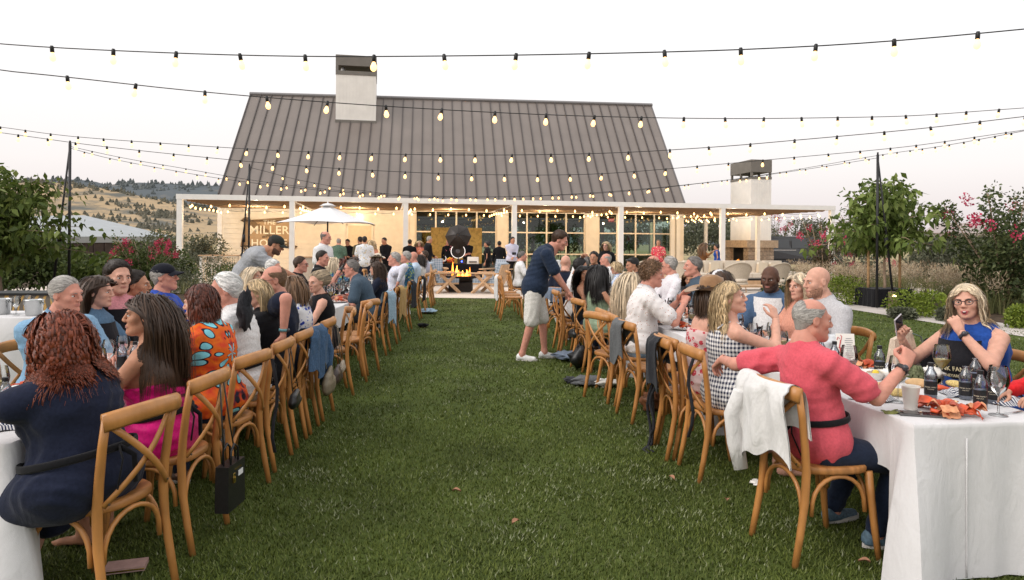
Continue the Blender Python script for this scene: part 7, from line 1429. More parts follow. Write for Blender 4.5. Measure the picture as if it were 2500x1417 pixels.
seated('bald man with dark skin and a white napkin bib over a blue shirt', 'Ro', 1880, 'man with the napkin bib', turn=38, sex='m', h=1.07, b=1.1, lean=4, tone='dark', hair=None, head=(8, 8, 0), top=('short', JEANM), collar=JEANM, bottom=('pants', JEANS), lod=0, extra=[beard((.045, .022, .016)), bib(C_('bib_white', (.78, .78, .78)), None, .14, .15, -.2, 'napkin_bib', .014)])
seated('woman in a white cap with long brown hair', 'Ro', 1752, 'woman in the white cap', sex='f', h=1.03, lean=6, tone='light', hair=hairs('long', 'brown', len=.3), head=(20, 4, 0), top=('short', PEACH), bottom=('pants', JEANS), extra=[cap((.62, .62, .64))])
seated('silver-haired man with moustache in a slate shirt', 'Ro', 1722, 'man with the moustache', sex='m', h=1.12, lean=2, tone='ruddy', hair=hairs('short', 'salt', n=1.3), head=(0, -2, 0), top=('short', SLATE), collar=SLATE, bottom=('pants', JEANS), extra=[bib(APRON), beard((.5, .48, .45), True)], yset=8.75)
seated('smiling woman with brown curls in a grey tee', 'Ro', 1681, 'woman with brown curls', turn=25, sex='f', h=.98, lean=6, tone='tan', hair=hairs('long', 'lightbrown', len=.18, wave=.018, wl=.06, n=1.3), head=(30, 8, 0), top=('short', GREY), bottom=('pants', JEANS), lod=1)
seated('grey-haired man in a white print shirt with dark strap', 'Ro', 1634, 'man in the white print shirt', sex='m', h=1.10, lean=0, tone='ruddy', hair=hairs('short', 'gray'), head=(-30, 2, 0), top=('long', print_cloth('faint_print', (.72, .70, .73), [((.55, .40, .50), 40, .2)])), collar=WHITE_C, bottom=('pants', JEANS), lod=1, extra=[strap_neck((.1, .02, .02))])
seated('bald man in dark glasses further along the table', 'Ro', 1592, 'bald man in dark glasses', sex='m', h=1.10, tone='ruddy', hair=None, head=(0, 0, 0), top=('short', WHITE_C), bottom=('pants', JEANS), lod=1, extra=[glasses()])
def shades_up(i):
 mb = MB(); hm = Matrix(i['hm'].tolist())
 for s in (-1, 1): mb.ball((s*.033, .07, .095), (.026, .012, .018), 8, 0, hm)
 mb.tube(xf(hm, np.array([(-.075, .0, .07), (-.05, .07, .1), (0, .085, .1), (.05, .07, .1), (.075, 0, .07)])), .004, 5); obj('sunglasses', mb, mat('shades', (.015, .016, .02), .1, 0, spec=.8), i['o'], True)
seated('black-haired man with sunglasses pushed up on his head', 'Ro', 1546, 'man with sunglasses on his head', sex='m', h=1.06, lean=8, tone='tan', hair=hairs('short', 'black'), head=(6, 12, 0), top=('short', NAVY), bottom=('pants', JEANS), lod=1, extra=[shades_up])
seated('short-haired blonde woman in a blue dappled blouse', 'Ro', 1504, 'woman in the blue dappled blouse', sex='f', h=1.0, lean=8, tone='light', hair=hairs('bob', 'blonde', len=.08), head=(-10, 12, 0), top=('short', BLUED), bottom=('pants', JEANS), lod=1, extra=[glasses()])
seated('grey-sided balding man far along the table', 'Ro', 1478, 'grey-sided balding man', sex='m', h=1.08, tone='ruddy', hair=hairs('balding', 'gray'), top=('short', WHITE_C), bottom=('pants', JEANS))
seated('man with thick black hair far along the table', 'Ro', 1446, 'man with thick black hair', sex='m', h=1.10, tone='tan', hair=hairs('thick', 'black'), head=(60, 0, 0), top=('short', CHAR), bottom=('pants', JEANS))
seated('dark grey-haired woman at the far end of the table', 'Ro', 1406, 'dark grey-haired woman', sex='f', h=1.06, tone='light', hair=hairs('bob', 'salt', len=.12), top=('short', BLACK), bottom=('pants', JEANS), yset=15.2)
# --- standing
navy = person('man in a navy shirt and pale shorts leaning on a chair back', .28, 9.45, -92, False, 'm', h=1.10, b=1.14, lean=20, hump=16, tone='ruddy', hair=hairs('thick', 'brown', n=1.5, comb=(0, -.3, .5)), head=(-8, 22, 0), headfwd=.03, arms=(A(-.20, .50, .90, hint=(-.5, -.8, -.2), back=(0, .6, .8)), A(.16, .54, .88, hint=(.5, -.8, -.2), back=(0, .6, .8))), hands=('grip', 'grip'), top=('short', C_('navy_heather', (.022, .034, .062), .15), .10), collar=MATS['navy_heather'], bottom=('shorts', STONE), lod=0, hip=(0, .03, 1.0), legs=[(-.13, .18, .085), (.10, -.13, .085)], shoe=mat('shoe_white', (.72, .72, .70), .6, .05), extra=[watch(-1)])
def back_text(i):
 C, l, f, u = i['C'], i['l'], i['f'], i['u']
 for tx, dz in (('MENEGON', .04), ('CATERING', -.03)):
  me = text_mesh(tx, .062, .0005, bold=.001); me.materials.append(mat('print_dark', (.06, .06, .07), .7, 0)); Mx = Matrix(((l[0], u[0], -f[0], 0), (l[1], u[1], -f[1], 0), (l[2], u[2], -f[2], 0), (0, 0, 0, 1))); q = C + u*dz - f*(.118*i['bb'] + .024); Mx.translation = Vector(q); link('lettering', me, i['o'], Mx)
def tub(i):
 o = i['o']; W, dv, bk, s, ps = i['hnd'][0]; p_ = o.matrix_basis @ Vector(W + nrm(dv)*.08); t = thing('bus_tub', 'black plastic tub hanging from the server\'s gloved hand', 'tub', (p_[0], p_[1], p_[2]-.28), .3); mb = MB(); mb.box((-.16, -.12, 0), (.16, .12, .24), taper=1.15); obj('tub', mb, mat('tub_black', (.012, .012, .013), .5, 0), t); mb = MB(); mb.tube([(-.15, 0, .24), (-.08, 0, .29), (.08, 0, .29), (.15, 0, .24)], .01, 6); obj('handle', mb, MATS['tub_black'], t, True)
def gloves(i):
 mb = MB()
 for (W, dv, bk, s, ps) in i['hnd'][:1]: V, F = hand_template(ps, 1); y = nrm(dv); z = np.asarray(bk, float); z = nrm(z - y*y.dot(z)); x = np.cross(y, z); V = V*1.13*(1 if s > 0 else np.array((-1, 1, 1))); mb.add(W + V @ np.stack([x, y, z]), (F if s > 0 else F[:, ::-1]).tolist())
 obj('glove', mb, mat('glove_black', (.012, .012, .014), .5, 0), i['o'], True)
server = person('server in a grey lettered tee and dark cap bending over the table', -3.74, 9.6, -78, False, 'm', h=1.10, b=1.22, lean=34, hump=18, tone='tan', hair=hairs('short', 'dark'), head=(-5, 24, 0), headfwd=.05, arms=(A(-.36, -.30, 1.02, hint=(-.6, -.3, .5), back=(-1, 0, 0)), A(.10, .80, 1.05, hint=(.5, -.3, -.6))), top=('short', C_('server_grey', (.33, .34, .36), .1), .10), bottom=('pants', JEANS), lod=0, hip=(0, -.08, 1.0), legs=[(-.13, -.15, .085), (.12, .12, .085)], extra=[cap((.03, .034, .030)), beard((.10, .05, .035)), back_text, gloves, tub])
def stand(label, u, d, face, top_v=None, **kw):
 kw.setdefault('lod', 2); kw.setdefault('arms', ('hang', 'hang')); kw.setdefault('bottom', ('pants', BLACK)); return person(label, PX(u, 600, d)[0], d, face, False, **kw)
stand('standing man in a white shirt with a dark lanyard strap', 786, 13.2, -105, sex='m', h=1.05, b=1.2, tone='ruddy', hair=hairs('balding', 'salt'), head=(0, 4, 0), top=('short', WHITE_C, .1), collar=WHITE_C, lod=1, extra=[strap_neck((.1, .03, .03))], bottom=('pants', KHAKI))
stand('bald man in a green print shirt at the bar', 826, 23, 0, sex='m', h=1.0, b=1.1, tone='ruddy', hair=hairs('balding', 'gray'), top=('short', GREENP, .1), bottom=('pants', KHAKI))
stand('bartender in black pouring behind the bar', 852, 24.5, 170, sex='m', h=.99, tone='tan', hair=hairs('short', 'dark'), lean=8, head=(0, 15, 0), arms=('belly', 'belly'), top=('long', BLACK))
stand('man in a pale flower-print shirt standing at the bar', 890, 21.5, 10, sex='m', h=1.03, b=1.15, tone='tan', hair=hairs('short', 'dark'), top=('short', PALEP, .1), bottom=('pants', NAVY))
stand('man behind the flower-print shirt at the bar', 881, 23.2, 40, sex='m', h=1.03, tone='tan', hair=hairs('short', 'dark'), top=('short', OLIVE, .1))
stand('blonde woman in peach standing at the bar', 907, 22.6, 20, sex='f', h=1.02, tone='light', hair=hairs('bob', 'blonde'), top=('short', PEACH), bottom=('pants', WHITE_C))
stand('server in black bending by the glass lantern', 946, 24, 150, sex='m', h=1.03, tone='tan', hair=hairs('short', 'dark'), lean=14, head=(0, 12, 0), arms=('belly', 'belly'), top=('long', BLACK))
stand('man in black seen from behind at the patio post', 1000, 25.5, 0, sex='m', h=.99, tone='tan', hair=hairs('short', 'dark'), top=('long', BLACK))
stand('grey-haired man in black beside the gold backdrop', 1043, 25, -60, sex='m', h=1.06, tone='tan', hair=hairs('short', 'gray'), arms=('belly', 'belly'), top=('long', BLACK), head=(0, 8, 0))
def boa(m, seed=1, long=False):
 def fn(i):
  r = np.random.default_rng(seed); n_ = 46; t = np.linspace(-2.6, 2.6, n_); N, l, f, u = i['N'], i['l'], i['f'], i['u']; mb = MB()
  for a in t: c = N + l*math.sin(a)*.11 - f*math.cos(a)*.11 + u*(-.02 - (.30 if long else .22)*max(0, -math.cos(a))**1.5); mb.ball(c + r.normal(0, .012, 3), .036*(.8+.4*r.random()), 6)
  obj('garland', mb, m, i['o'], True)
 return fn
PINKB = mat('pink_garland', (.78, .22, .26), .8, .3, 40)
stand('guest wrapped in an orange and pink feather boa', 1023, 25.8, 190, sex='f', h=1.02, tone='light', hair=hairs('bob', 'blonde'), top=('short', print_cloth('boa_orange', (.70, .20, .08), [((.78, .35, .35), 24, .4)])), bottom=('dress', MATS['boa_orange']), extra=[boa(PINKB, 3, True)])
stand('guest with a pink garland posing for the photo booth', 1094, 29.3, 175, sex='m', h=.99, tone='ruddy', hair=hairs('balding', 'gray'), top=('long', BLACK), extra=[boa(PINKB, 4)])
stand('guest in sunglasses posing beside the photo booth camera', 1141, 29.3, 190, sex='m', h=1.01, tone='ruddy', hair=hairs('short', 'brown'), arms=('belly', 'chin'), top=('short', BLACK), extra=[glasses()])
stand('woman in a black dress with tied-up hair on the patio', 1192, 26.0, 80, sex='f', h=1.02, tone='tan', hair=hairs('bun', 'black'), arms=('side', 'side'), top=('cap', BLACK), bottom=('pants', BLACK))
stand('person in black seen from behind by the windows', 1219, 26.6, 0, sex='m', h=.97, tone='brown', hair=hairs('short', 'black'), top=('long', BLACK))
def camera_neck(i):
 N, l, f, u = i['N'], i['l'], i['f'], i['u']; mb = MB(); t = np.linspace(-2.7, 2.7, 17); mb.tube([N + l*math.sin(a)*.10 - f*math.cos(a)*.11 + u*(.01 - .26*max(0, -math.cos(a))**1.4) for a in t], .010, 5); s_ = obj('camera_strap', mb, mat('strap_red', (.25, .05, .04), .7, 0), i['o'], True)
 c = N + f*.20 - u*.32; mb = MB(); mb.cbox(c, (.14, .06, .09)); mb.lathe([(.035, 0), (.035, .09)], 12, M=Matrix.Translation(Vector(c + f*.03)) @ Matrix.Rotation(R(-90), 4, 'X')); obj('camera_body', mb, mat('camera_black', (.015, .015, .016), .4, 0), i['o'])
stand('photographer in a lavender shirt with a camera round his neck', 1249, 25.0, 205, sex='m', h=1.06, b=1.1, tone='tan', hair=hairs('short', 'black'), head=(0, 8, 0), arms=('belly', 'belly'), top=('long', LAV), collar=LAV, extra=[camera_neck])
stand('blonde woman in glasses and black shirt standing behind the far table', 1482, 17.2, 150, sex='f', h=1.02, b=1.15, tone='fair', hair=hairs('bob', 'blonde', len=.16), top=('long', BLACK), collar=BLACK, lod=1, extra=[glasses()])
stand('man in a red tropical shirt standing by the windows', 1608, 27, 160, sex='m', h=1.02, tone='tan', hair=hairs('short', 'lightbrown'), top=('short', HAWR, .1), collar=HAWR, bottom=('pants', KHAKI))
stand('woman with long blonde hair in a bronze cape near the lounge', 1712, 27.5, -110, sex='f', h=1.02, b=1.2, tone='light', hair=hairs('long', 'lightbrown', len=.5), arms=('belly', A(.15, .45, 1.3)), top=('long', BRONZE), bottom=('pants', WHITE_C), lean=14)
stand('woman in a navy sleeveless top seated at the lounge edge', 1752, 29, 70, sex='f', h=.98, tone='tan', hair=hairs('bun', 'black'), top=('sleeveless', COBALT), bottom=('skirt', NAVY))
# spare chairs
for lb, row, y_, tn in [('empty wooden chair beside the woman with pinned-up hair', 'La', 8.0, 8), ('empty wooden chair second past the pinned-up hair, turned out', 'La', 8.45, -20), ('empty wooden chair pulled out between the sage dress and aprons', 'Ra', 7.15, 25), ('empty wooden chair hung with black aprons behind the dotted shirt', 'Ra', 5.28, -4), ('empty wooden chair hung with a dark apron before the felt hat', 'Ra', 6.35, 6)]:
 X, h0 = ROWS[row]; dx = -.17 if 'pulled out' in lb else (-.05 if row == 'Ra' else .04); chair(lb, X(y_)+dx, y_, h0+tn)
for lb, x, y, fc in [('wooden chair draped with a white shawl near the patio', -.02, 15.0, -80), ('wooden chair second of the pair near the patio', .02, 14.3, -85), ('wooden chair nearest the patio edge', -.10, 15.7, -80), ('wooden chair hung with a black jacket beside the grey linen shirt', 3.02, 4.95, 110)]: chair(lb, x, y, fc)
# ---------------------------------------------------------------- coats, aprons and bags on chairs
def hung(name, label, cat, ch, w, front, back, m, seed, puff=.02, x0=0.0, sleeve=False, group=None, flare=1.25):
 r = np.random.default_rng(seed); ph = r.random(8)*6.28; ns, nt = 27, 34; M = T(ch.location[0], ch.location[1], 0, ch.rotation_euler[2]); rows = []
 for i in range(nt):
  q = i/(nt-1)*(front+back) - front; row = []
  for j in range(ns):
   s = j/(ns-1)*2-1; fl = 1 + (flare-1)*min(1, abs(q)/max(front, back)); hem = 1 + .14*math.sin(3*s+ph[0]) + .07*math.sin(7*s+ph[1]); x = x0 + s*w/2*fl; a = min(1, abs(q)/.12)
   fold = puff*a*(math.sin(7*s+ph[2]+3*q) + .7*math.sin(13*s+ph[3]-2*q) + .5*math.sin(5*q*3+4*s+ph[4])); arc = .040*math.pi/2; yr = -.250 - .052*(1-min(1, (x/.212)**2))
   if abs(q) < arc: t = q/arc*math.pi/2; y = yr - .040*math.sin(t); z = .890 + .034*math.cos(t) - .012
   else: y = yr - math.copysign(.044, q) - fold*.6 - math.copysign(.02*a, q)*(1+.5*math.sin(4*s+ph[5])); z = .880 - (abs(q)-arc)*hem
   if q < 0 and z < .50: y += .02
   row.append((x + .3*fold, y + (fold if abs(q) > arc else 0)*.3, max(z, .02)))
  rows.append(row)
 P = np.array(rows); mb = MB(); mb.grid(P[:, ::-1]); mb.grid(P + np.array((0, 0, .006))*0 + (0, .007, 0)); o = obj(name, mb, m, None, True, M)
 if sleeve:
  for sd in sleeve: mb2 = MB(); mb2.tube([(sd*w*.5, -.315, .80), (sd*w*.60, -.335, .66), (sd*w*.58, -.325, .50), (sd*w*.55+.02, -.31, .36)], [.045, .055, .050, .042], 9, flat=(.7, 1)); obj('sleeve', mb2, m, o, True)
 return tag(o, label, cat, group)
DENW = C_('white_denim', (.68, .67, .66), -.02, fold=.5); DENB = C_('blue_denim', (.055, .105, .19), .15, fold=.6); DENL = C_('pale_denim', (.30, .42, .52), .12, fold=.6); TANC = C_('tan_coat', (.42, .27, .11), fold=.6); APG = C_('apron_grey', (.12, .125, .13), fold=.5); APB = C_('apron_dark', (.030, .031, .036), fold=.5)
hung('jacket', 'white denim jacket slung over the coral-tee man\'s chair', 'jacket', RH['pnk']['chair'], .46, .30, .44, DENW, 1, .036, -.06, (-1,))
hung('jacket', 'blue denim jacket hanging beside the balding man in navy', 'jacket', LH['wat']['chair'], .34, .2, .40, DENB, 2, .028, -.06, (1,))
hung('jacket', 'pale blue denim jacket over the slate-polo man\'s chair', 'jacket', LH['slt']['chair'], .42, .2, .50, DENL, 3, .025)
hung('jacket', 'tan jacket over the curly-haired woman\'s chair', 'jacket', LH['crl']['chair'], .36, .2, .55, TANC, 4, .022)
hung('jacket', 'dark jacket over the line-print man\'s chair', 'jacket', LH['lin']['chair'], .34, .2, .50, APB, 5, .022)
hung('jacket', 'black jacket over the tropical-shirt man\'s chair', 'jacket', LH['haw']['chair'], .34, .2, .50, BLACK, 6, .022)
sp = {c['label']: c for c in CHAIRS}
hung('apron', 'grey-lined black apron hanging over the empty chair by the dotted shirt', 'apron', sp['empty wooden chair hung with black aprons behind the dotted shirt'], .34, .25, .42, APB, 7, .02, -.04, group='aprons on chairs')
hung('apron', 'charcoal apron with grey folds over the chair before the felt hat', 'apron', sp['empty wooden chair hung with a dark apron before the felt hat'], .32, .25, .40, APG, 8, .024, -.06, group='aprons on chairs')
hung('shawl', 'white shawl over the chair near the patio', 'shawl', sp['wooden chair draped with a white shawl near the patio'], .30, .2, .5, DENW, 9, .02)
hung('jacket', 'black jacket over the chair beside the grey linen shirt', 'jacket', sp['wooden chair hung with a black jacket beside the grey linen shirt'], .40, .3, .45, BLACK, 10, .02)
hung('sweater', 'blue grey sweater bundled on the bald apron man\'s chair', 'sweater', RH['bap']['chair'], .26, .16, .24, C_('sweater_blue', (.17, .21, .28), fold=.6), 11, .03)
def trailing(label, ch, x, z0, z1, seed, m=APB, lift=0.0):
 r = random.Random(seed); mb = MB(); q = [(x + .02*math.sin(k*1.3+seed), -.30 - .03*k/6 - .02*math.sin(k), z0 + (z1-z0)*k/6) for k in range(7)]
 if z1 < .05: q.append((x+.08, -.38, .012)); q.append((x+.18, -.36, .012))
 mb.tube(q, .013, 5, flat=(1, .25), up=(0, 1, 0)); o = obj('apron_string', mb, m, None, True, T(ch.location[0], ch.location[1], 0, ch.rotation_euler[2])); tag(o, label, 'strap', 'apron strings')
trailing('black apron string trailing to the grass from the dotted-shirt chair', sp['empty wooden chair hung with black aprons behind the dotted shirt'], -.15, .5, .015, 1); trailing('second black apron string hanging beside it', sp['empty wooden chair hung with black aprons behind the dotted shirt'], -.05, .5, .12, 2); trailing('dark apron string hanging behind the gingham dress', RH['gng']['chair'], .16, .84, .30, 3); trailing('black apron string hanging beside the butterfly blouse', LH['bfly']['chair'], .17, .84, .22, 4); trailing('black apron string behind the felt hat woman', RH['hat']['chair'], -.16, .7, .02, 5)
def at_chair(ch, x, y, z): v = T(ch.location[0], ch.location[1], 0, ch.rotation_euler[2]) @ Vector((x, y, z)); return v
def bag(name, label, ch, x, z, size, m, strap_m, strap_top=.87, kind='tote', y=-.34, rz=0.0):
 p_ = at_chair(ch, x, y, z); t = thing(name, label, 'bag', tuple(p_), ch.rotation_euler[2] + rz); w, d, h = size
 if kind == 'tote':
  mb = MB(); mb.box((-w/2, -d/2, 0), (w/2, d/2, h), taper=.97); obj('body', mb, m, t)
  for s in (-1, 1): mb = MB(); mb.tube([(-w*.22, s*d*.3, h-.02), (-w*.2, s*d*.3, h+.07), (0, s*d*.25, h+.10), (w*.2, s*d*.3, h+.07), (w*.22, s*d*.3, h-.02)], .006, 6); obj('handle', mb, strap_m, t, True)
 else:
  f = Field((-w/2, -d/2, 0), (w/2, d/2, h), .012); r = np.random.default_rng(int(w*1000)); f.add(('rc', (-w*.3, 0, h*.3), (w*.3, 0, h*.3), h*.3, h*.3, ((0, 1, 0), d/h/.9)), .03); f.add(('rc', (-w*.2, 0, h*.55), (w*.2, 0, h*.75), h*.22, h*.16, ((0, 1, 0), d/h/.9)), .05); f.warp(wrinkle(.006, 3)); V, F = f.surface(); mb = MB(); mb.add(V, F.tolist()); obj('body', mb, m, t, True)
 inv = 0; dy = -.292 - y; top = strap_top - z
 for s in (-1, 1): mb = MB(); mb.tube([(s*w*.36, 0, h*.9), (s*w*.20, dy*.55, (h+top)*.5), (s*.02, dy, top), (s*.012, dy+.04, top+.03)], .007, 6, flat=(1, .5)); obj('strap', mb, strap_m, t, True)
 return t
LBLK = mat('leather_black', (.012, .012, .013), .35, .2, 40, .15, 200, spec=.5); LBRN = mat('leather_brown', (.045, .028, .022), .4, .2, 30, .2, 150); LOLV = mat('leather_olive', (.19, .155, .105), .5, .15, 20, .2, 120); LPAT = print_cloth('monogram_canvas', (.40, .34, .27), [((.24, .18, .13), 60, .3)])
t = bag('tote_bag', 'structured black tote with gold lock hanging on the magenta woman\'s chair', LH['mag']['chair'], .05, .16, (.205, .075, .245), LBLK, LBLK, .86, 'tote', -.345)
mb = MB(); mb.box((.012, -.0405, .165), (.068, -.0385, .195)); obj('name_plate', mb, mat('tag_white', (.75, .75, .75), .4, 0), t); mb = MB(); mb.box((-.062, -.050, .15), (-.040, -.0405, .178)); mb.tube([(-.060, -.045, .178), (-.058, -.045, .2), (-.044, -.045, .2), (-.042, -.045, .178)], .0025, 6); obj('padlock', mb, mat('gold', (.70, .48, .15), .25, 0, metal=1), t)
me = text_mesh('MARC JACOBS', .013, .0003); me.materials.append(MATS['gold']); link('lettering', me, t, T(.01, -.0395, .212, 0, R(90)))
bag('crossbody_bag', 'small black studded bag hanging on the white-haired man\'s chair', LH['wht']['chair'], .02, .40, (.19, .09, .15), LBLK, LBLK, .87, 'soft')
bag('shoulder_bag', 'olive leather shoulder bag hanging behind the watch-wearing man', LH['wat']['chair'], .12, .30, (.26, .12, .26), LOLV, LOLV, .87, 'soft', -.37)
bag('shoulder_bag', 'dark brown slouchy bag on the blue flower-print woman\'s chair', LH['prt']['chair'], .0, .30, (.26, .11, .19), LBRN, LBRN, .87, 'soft')
bag('wristlet_pouch', 'small patterned beige pouch hanging by the dark brown bag', LH['prt']['chair'], .22, .36, (.16, .07, .13), LPAT, LOLV, .8, 'soft')
bag('shoulder_bag', 'little black bag swinging from the sage dress woman\'s chair', LH and RH['sag']['chair'], .05, .42, (.18, .08, .13), LBLK, LBLK, .87, 'soft')
bag('crossbody_bag', 'black handbag on the line-print man\'s chair', LH['lin']['chair'], .1, .4, (.2, .09, .16), LBLK, LBLK, .87, 'soft')
for nm, lb, u, v, s, m, sd, fl in [('handbag', 'black handbag slumped on the grass by the empty chair', 1420, 905, .15, LBLK, 7, .9), ('folded_apron', 'charcoal apron dropped on the grass in the shade of chairs', 1435, 940, .17, APG, 8, .25), ('folded_apron', 'black apron dropped on the grass further left', 1398, 937, .10, APB, 9, .3), ('sweater', 'blue grey sweater fallen at the standing man\'s feet', 1385, 880, .20, MATS['sweater_blue'], 10, .22), ('scarf', 'pale blue scarf on the grass near the patio', 1045, 765, .2, DENL, 11, .2), ('sandals', 'dark sandals left on the lawn', 1033, 800, .10, BLACK, 12, .3), ('paper_scrap', 'scrap of white tissue on the grass', 1850, 1185, .05, PAPER, 13, .2), ('satchel', 'brown satchel on the grass under the felt hat chair', 1590, 1005, .12, mat('leather_tan', (.20, .08, .035), .5, .2, 20), 14, .6), ('paper_bag', 'folded white paper bag under the aprons', 1480, 945, .14, PAPER, 15, .25)]:
 p_ = GX(u, v); crumple(nm, lb, {'folded_apron': 'apron', 'sandals': 'shoes', 'paper_scrap': 'paper'}.get(nm, nm.replace('_', ' ')), p_[0], p_[1], .005, s, m, sd, fl)
q = PX(598, 790, 4.78); crumple('apron', 'charcoal apron bunched in the white-haired man\'s raised hand', 'apron', q[0], q[1], q[2]-.06, .05, APB, 41, 2.4)
p_ = GX(308, 1398); t = thing('wallet', 'rose gold wallet lying on the grass under the first chair', 'wallet', (p_[0], p_[1], .02), .3); mb = MB(); mb.box((-.09, -.05, 0), (.09, .05, .022)); obj('wallet_body', mb, mat('rose_gold', (.42, .27, .24), .4, .1, 30), t); mb = MB(); mb.tube([(-.09, -.052, .011), (.09, -.052, .011)], .004, 5); obj('zip', mb, MATS['gold'], t)
for i, (u, v) in enumerate([(1115, 1212), (1775, 1235), (2110, 1388), (1258, 1290), (1640, 1180)]):
 p_ = GX(u, v); mb = MB(); mb.grid([[((a-.5)*.055, b*.018*math.sin(a*3.1), .012 + .012*abs(b) + .008*math.sin(a*4)) for b in (-1, -.5, 0, .5, 1)] for a in np.linspace(0, 1, 7)]); tag(obj('fallen_leaf', mb, mat('dry_leaf', (.34, .17, .10), .8, .2, 30), None, True, T(p_[0], p_[1], .02, i*1.3)), 'dry fallen leaf on the grass, %s' % ['in mid aisle', 'near the coral-tee man\'s chair', 'by the tablecloth corner', 'low in the aisle', 'beside the gingham dress chairs'][i], 'leaf')
# ---------------------------------------------------------------- bar table at the left
def bar_table():
 a = GX(-60, 800); t = tag(thing('service_table', 'x', 'table'), 'side table under a white cloth beside the lawn hedge', 'table'); u1, d = 88, 7.6
 x1 = PX(92, 700, d)[0]; x0 = x1 - 1.9; t.location = (x1, d, 0); t.rotation_euler = (0, 0, R(4)); mb = MB(); mb.box((-1.88, .02, .70), (-.02, .74, .735)); obj('tabletop', mb, MATS['table_ply'], t)
 for x in (-1.75, -.15):
  for y in (.12, .64): mb = MB(); mb.tube([(x, y, 0), (x, y, .7)], .016, 8); obj('leg', mb, MATS['leg_grey'], t)
 per = [(-1.9+1.9*k/40, 0) for k in range(40)] + [(0, .76*k/16) for k in range(16)] + [(-1.9*k/40, .76) for k in range(40)] + [(-1.9, .76-.76*k/16) for k in range(16)]; rows = []
 for z, am in ((.745, 0), (.735, .3), (.5, .6), (.25, .9), (.02, 1)): rows.append([(x + (.02*am*math.sin(i*.9) + .03*am)*(1 if x > -.5 else -1)*(1 if 0 < y < .76 or x in (0, -1.9) else .2), y + (.018*am*math.sin(i*.8) + .03*am)*(-1 if y < .38 else 1), z) for i, (x, y) in enumerate(per + per[:1])])
 mb = MB(); mb.grid(np.array(rows)); mb.add([(x, y, .745) for x, y in per], [tuple(range(len(per)))]); tag(obj('tablecloth', mb, LINEN, None, True, T(x1, d, 0, R(4))), 'white cloth over the side table by the hedge', 'tablecloth', 'white tablecloths'); return x1, d
bx, bd = bar_table(); ST = mat('bucket_steel', (.55, .56, .56), .18, .05, metal=1)
for i, (dx, dy, lb) in enumerate([(-.18, .2, 'steel ice bucket at the end of the side table'), (-.62, .3, 'steel ice bucket further in on the side table')]):
 t = thing('ice_bucket', lb, 'bucket', (bx+dx, bd+dy, .748), 0, 'ice buckets'); mb = MB(); mb.lathe([(.075, 0), (.08, .005), (.098, .17), (.102, .172), (.102, .18), (.095, .178), (.078, .01)], 20, cap=False); obj('bucket', mb, ST, t, True)
 for s in (-1, 1): mb = MB(); mb.tube([(s*.094, -.02, .14), (s*.12, 0, .13), (s*.094, .02, .14)], .006, 6); obj('handle', mb, ST, t, True)
for i, (dx, dy) in enumerate([(-.35, .15), (-.45, .3), (-.40, .42)]): put('glasse', 'empty stemmed glass on the side table, %s' % ['foremost', 'in the middle', 'hindmost'][i], bx+dx, bd+dy, 0, .748)
q = PX(100, 700, 9.2); t = thing('bar_cart', 'dark bar cart with gold swirl front panel behind the side table', 'cart', (q[0], 9.2, 0), R(4)); mb = MB(); mb.box((-.75, 0, .42), (.16, .5, .86)); obj('cabinet', mb, mat('swirl_panel', (.20, .16, .11), .4, .0), t); m_ = MATS['swirl_panel']; n, l = nodes_of(m_); w_ = n.new('ShaderNodeTexWave'); w_.inputs['Scale'].default_value = 3; w_.inputs['Distortion'].default_value = 9; w_.inputs['Detail'].default_value = 1; tc_ = n.new('ShaderNodeTexCoord'); l(tc_.outputs['Object'], w_.inputs['Vector']); rp_ = _ramp(m_.node_tree, [(.72, (.15, .125, .10)), (.80, (.55, .33, .10))]); l(w_.outputs[0], rp_.inputs[0]); l(rp_.outputs[0], n['Principled BSDF'].inputs['Base Color'])
mb = MB(); mb.box((-.78, -.02, .86), (.19, .52, .89)); obj('top', mb, MATS['van_black'], t); mb = MB(); mb.box((-.74, .02, .04), (.15, .48, .42)); obj('base', mb, MATS['van_black'], t)
# ---------------------------------------------------------------- patio: umbrella, bar, stools
p0 = (PX(799, 690, 24.2)[0], 24.2); t = thing('market_umbrella', 'white square market umbrella in front of the house wall', 'umbrella', (*p0, 0)); zc, ze = HCAM + (589-500)/FPX*24.2, HCAM + (589-546)/FPX*24.2; hw = 1.42; CAN = C_('canopy_white', (.74, .74, .75), .03, fold=.1)
mb = MB(); mb.tube([(0, 0, 0), (0, 0, zc+.02)], .028, 10); obj('pole', mb, MATS['pole_black'], t, True); mb = MB(); mb.lathe([(.30, 0), (.30, .06), (.05, .08), (.05, .2)], 18); obj('base', mb, MATS['pole_black'], t); mb = MB(); mb.lathe([(.02, 0), (.03, .04), (.01, .12)], 8, M=T(0, 0, zc+.01)); obj('finial', mb, CAN, t)
ca = [(math.cos(a)*hw*1.25, math.sin(a)*hw*1.25) for a in np.arange(4)/4*6.283 + .55]
for k in range(4):
 a, b = np.array((*ca[k], ze)), np.array((*ca[(k+1) % 4], ze)); top_ = np.array((0, 0, zc)); rows = []
 for i in np.linspace(0, 1, 9): rows.append([top_*(1-i) + (a*(1-j)+b*j)*i - np.array((0, 0, .10*math.sin(i*math.pi)*.5 + .05*i*math.sin(j*math.pi)*-1)) for j in np.linspace(0, 1, 9)])
 mb = MB(); mb.grid(np.array(rows)); mb.grid(np.array(rows)[:, ::-1] - (0, 0, .006)); obj('canopy_panel', mb, CAN, t, True); mb = MB(); mb.tube([(0, 0, zc-.12), tuple(a*.99 - np.array((0, 0, .03)))], .012, 6); obj('rib', mb, MATS['pole_black'], t)
mb = MB(); mb.lathe([(.30, -.09), (.16, -.01), (.02, .02)], 12, M=T(0, 0, zc+.03)); obj('vent_cap', mb, CAN, t, True)
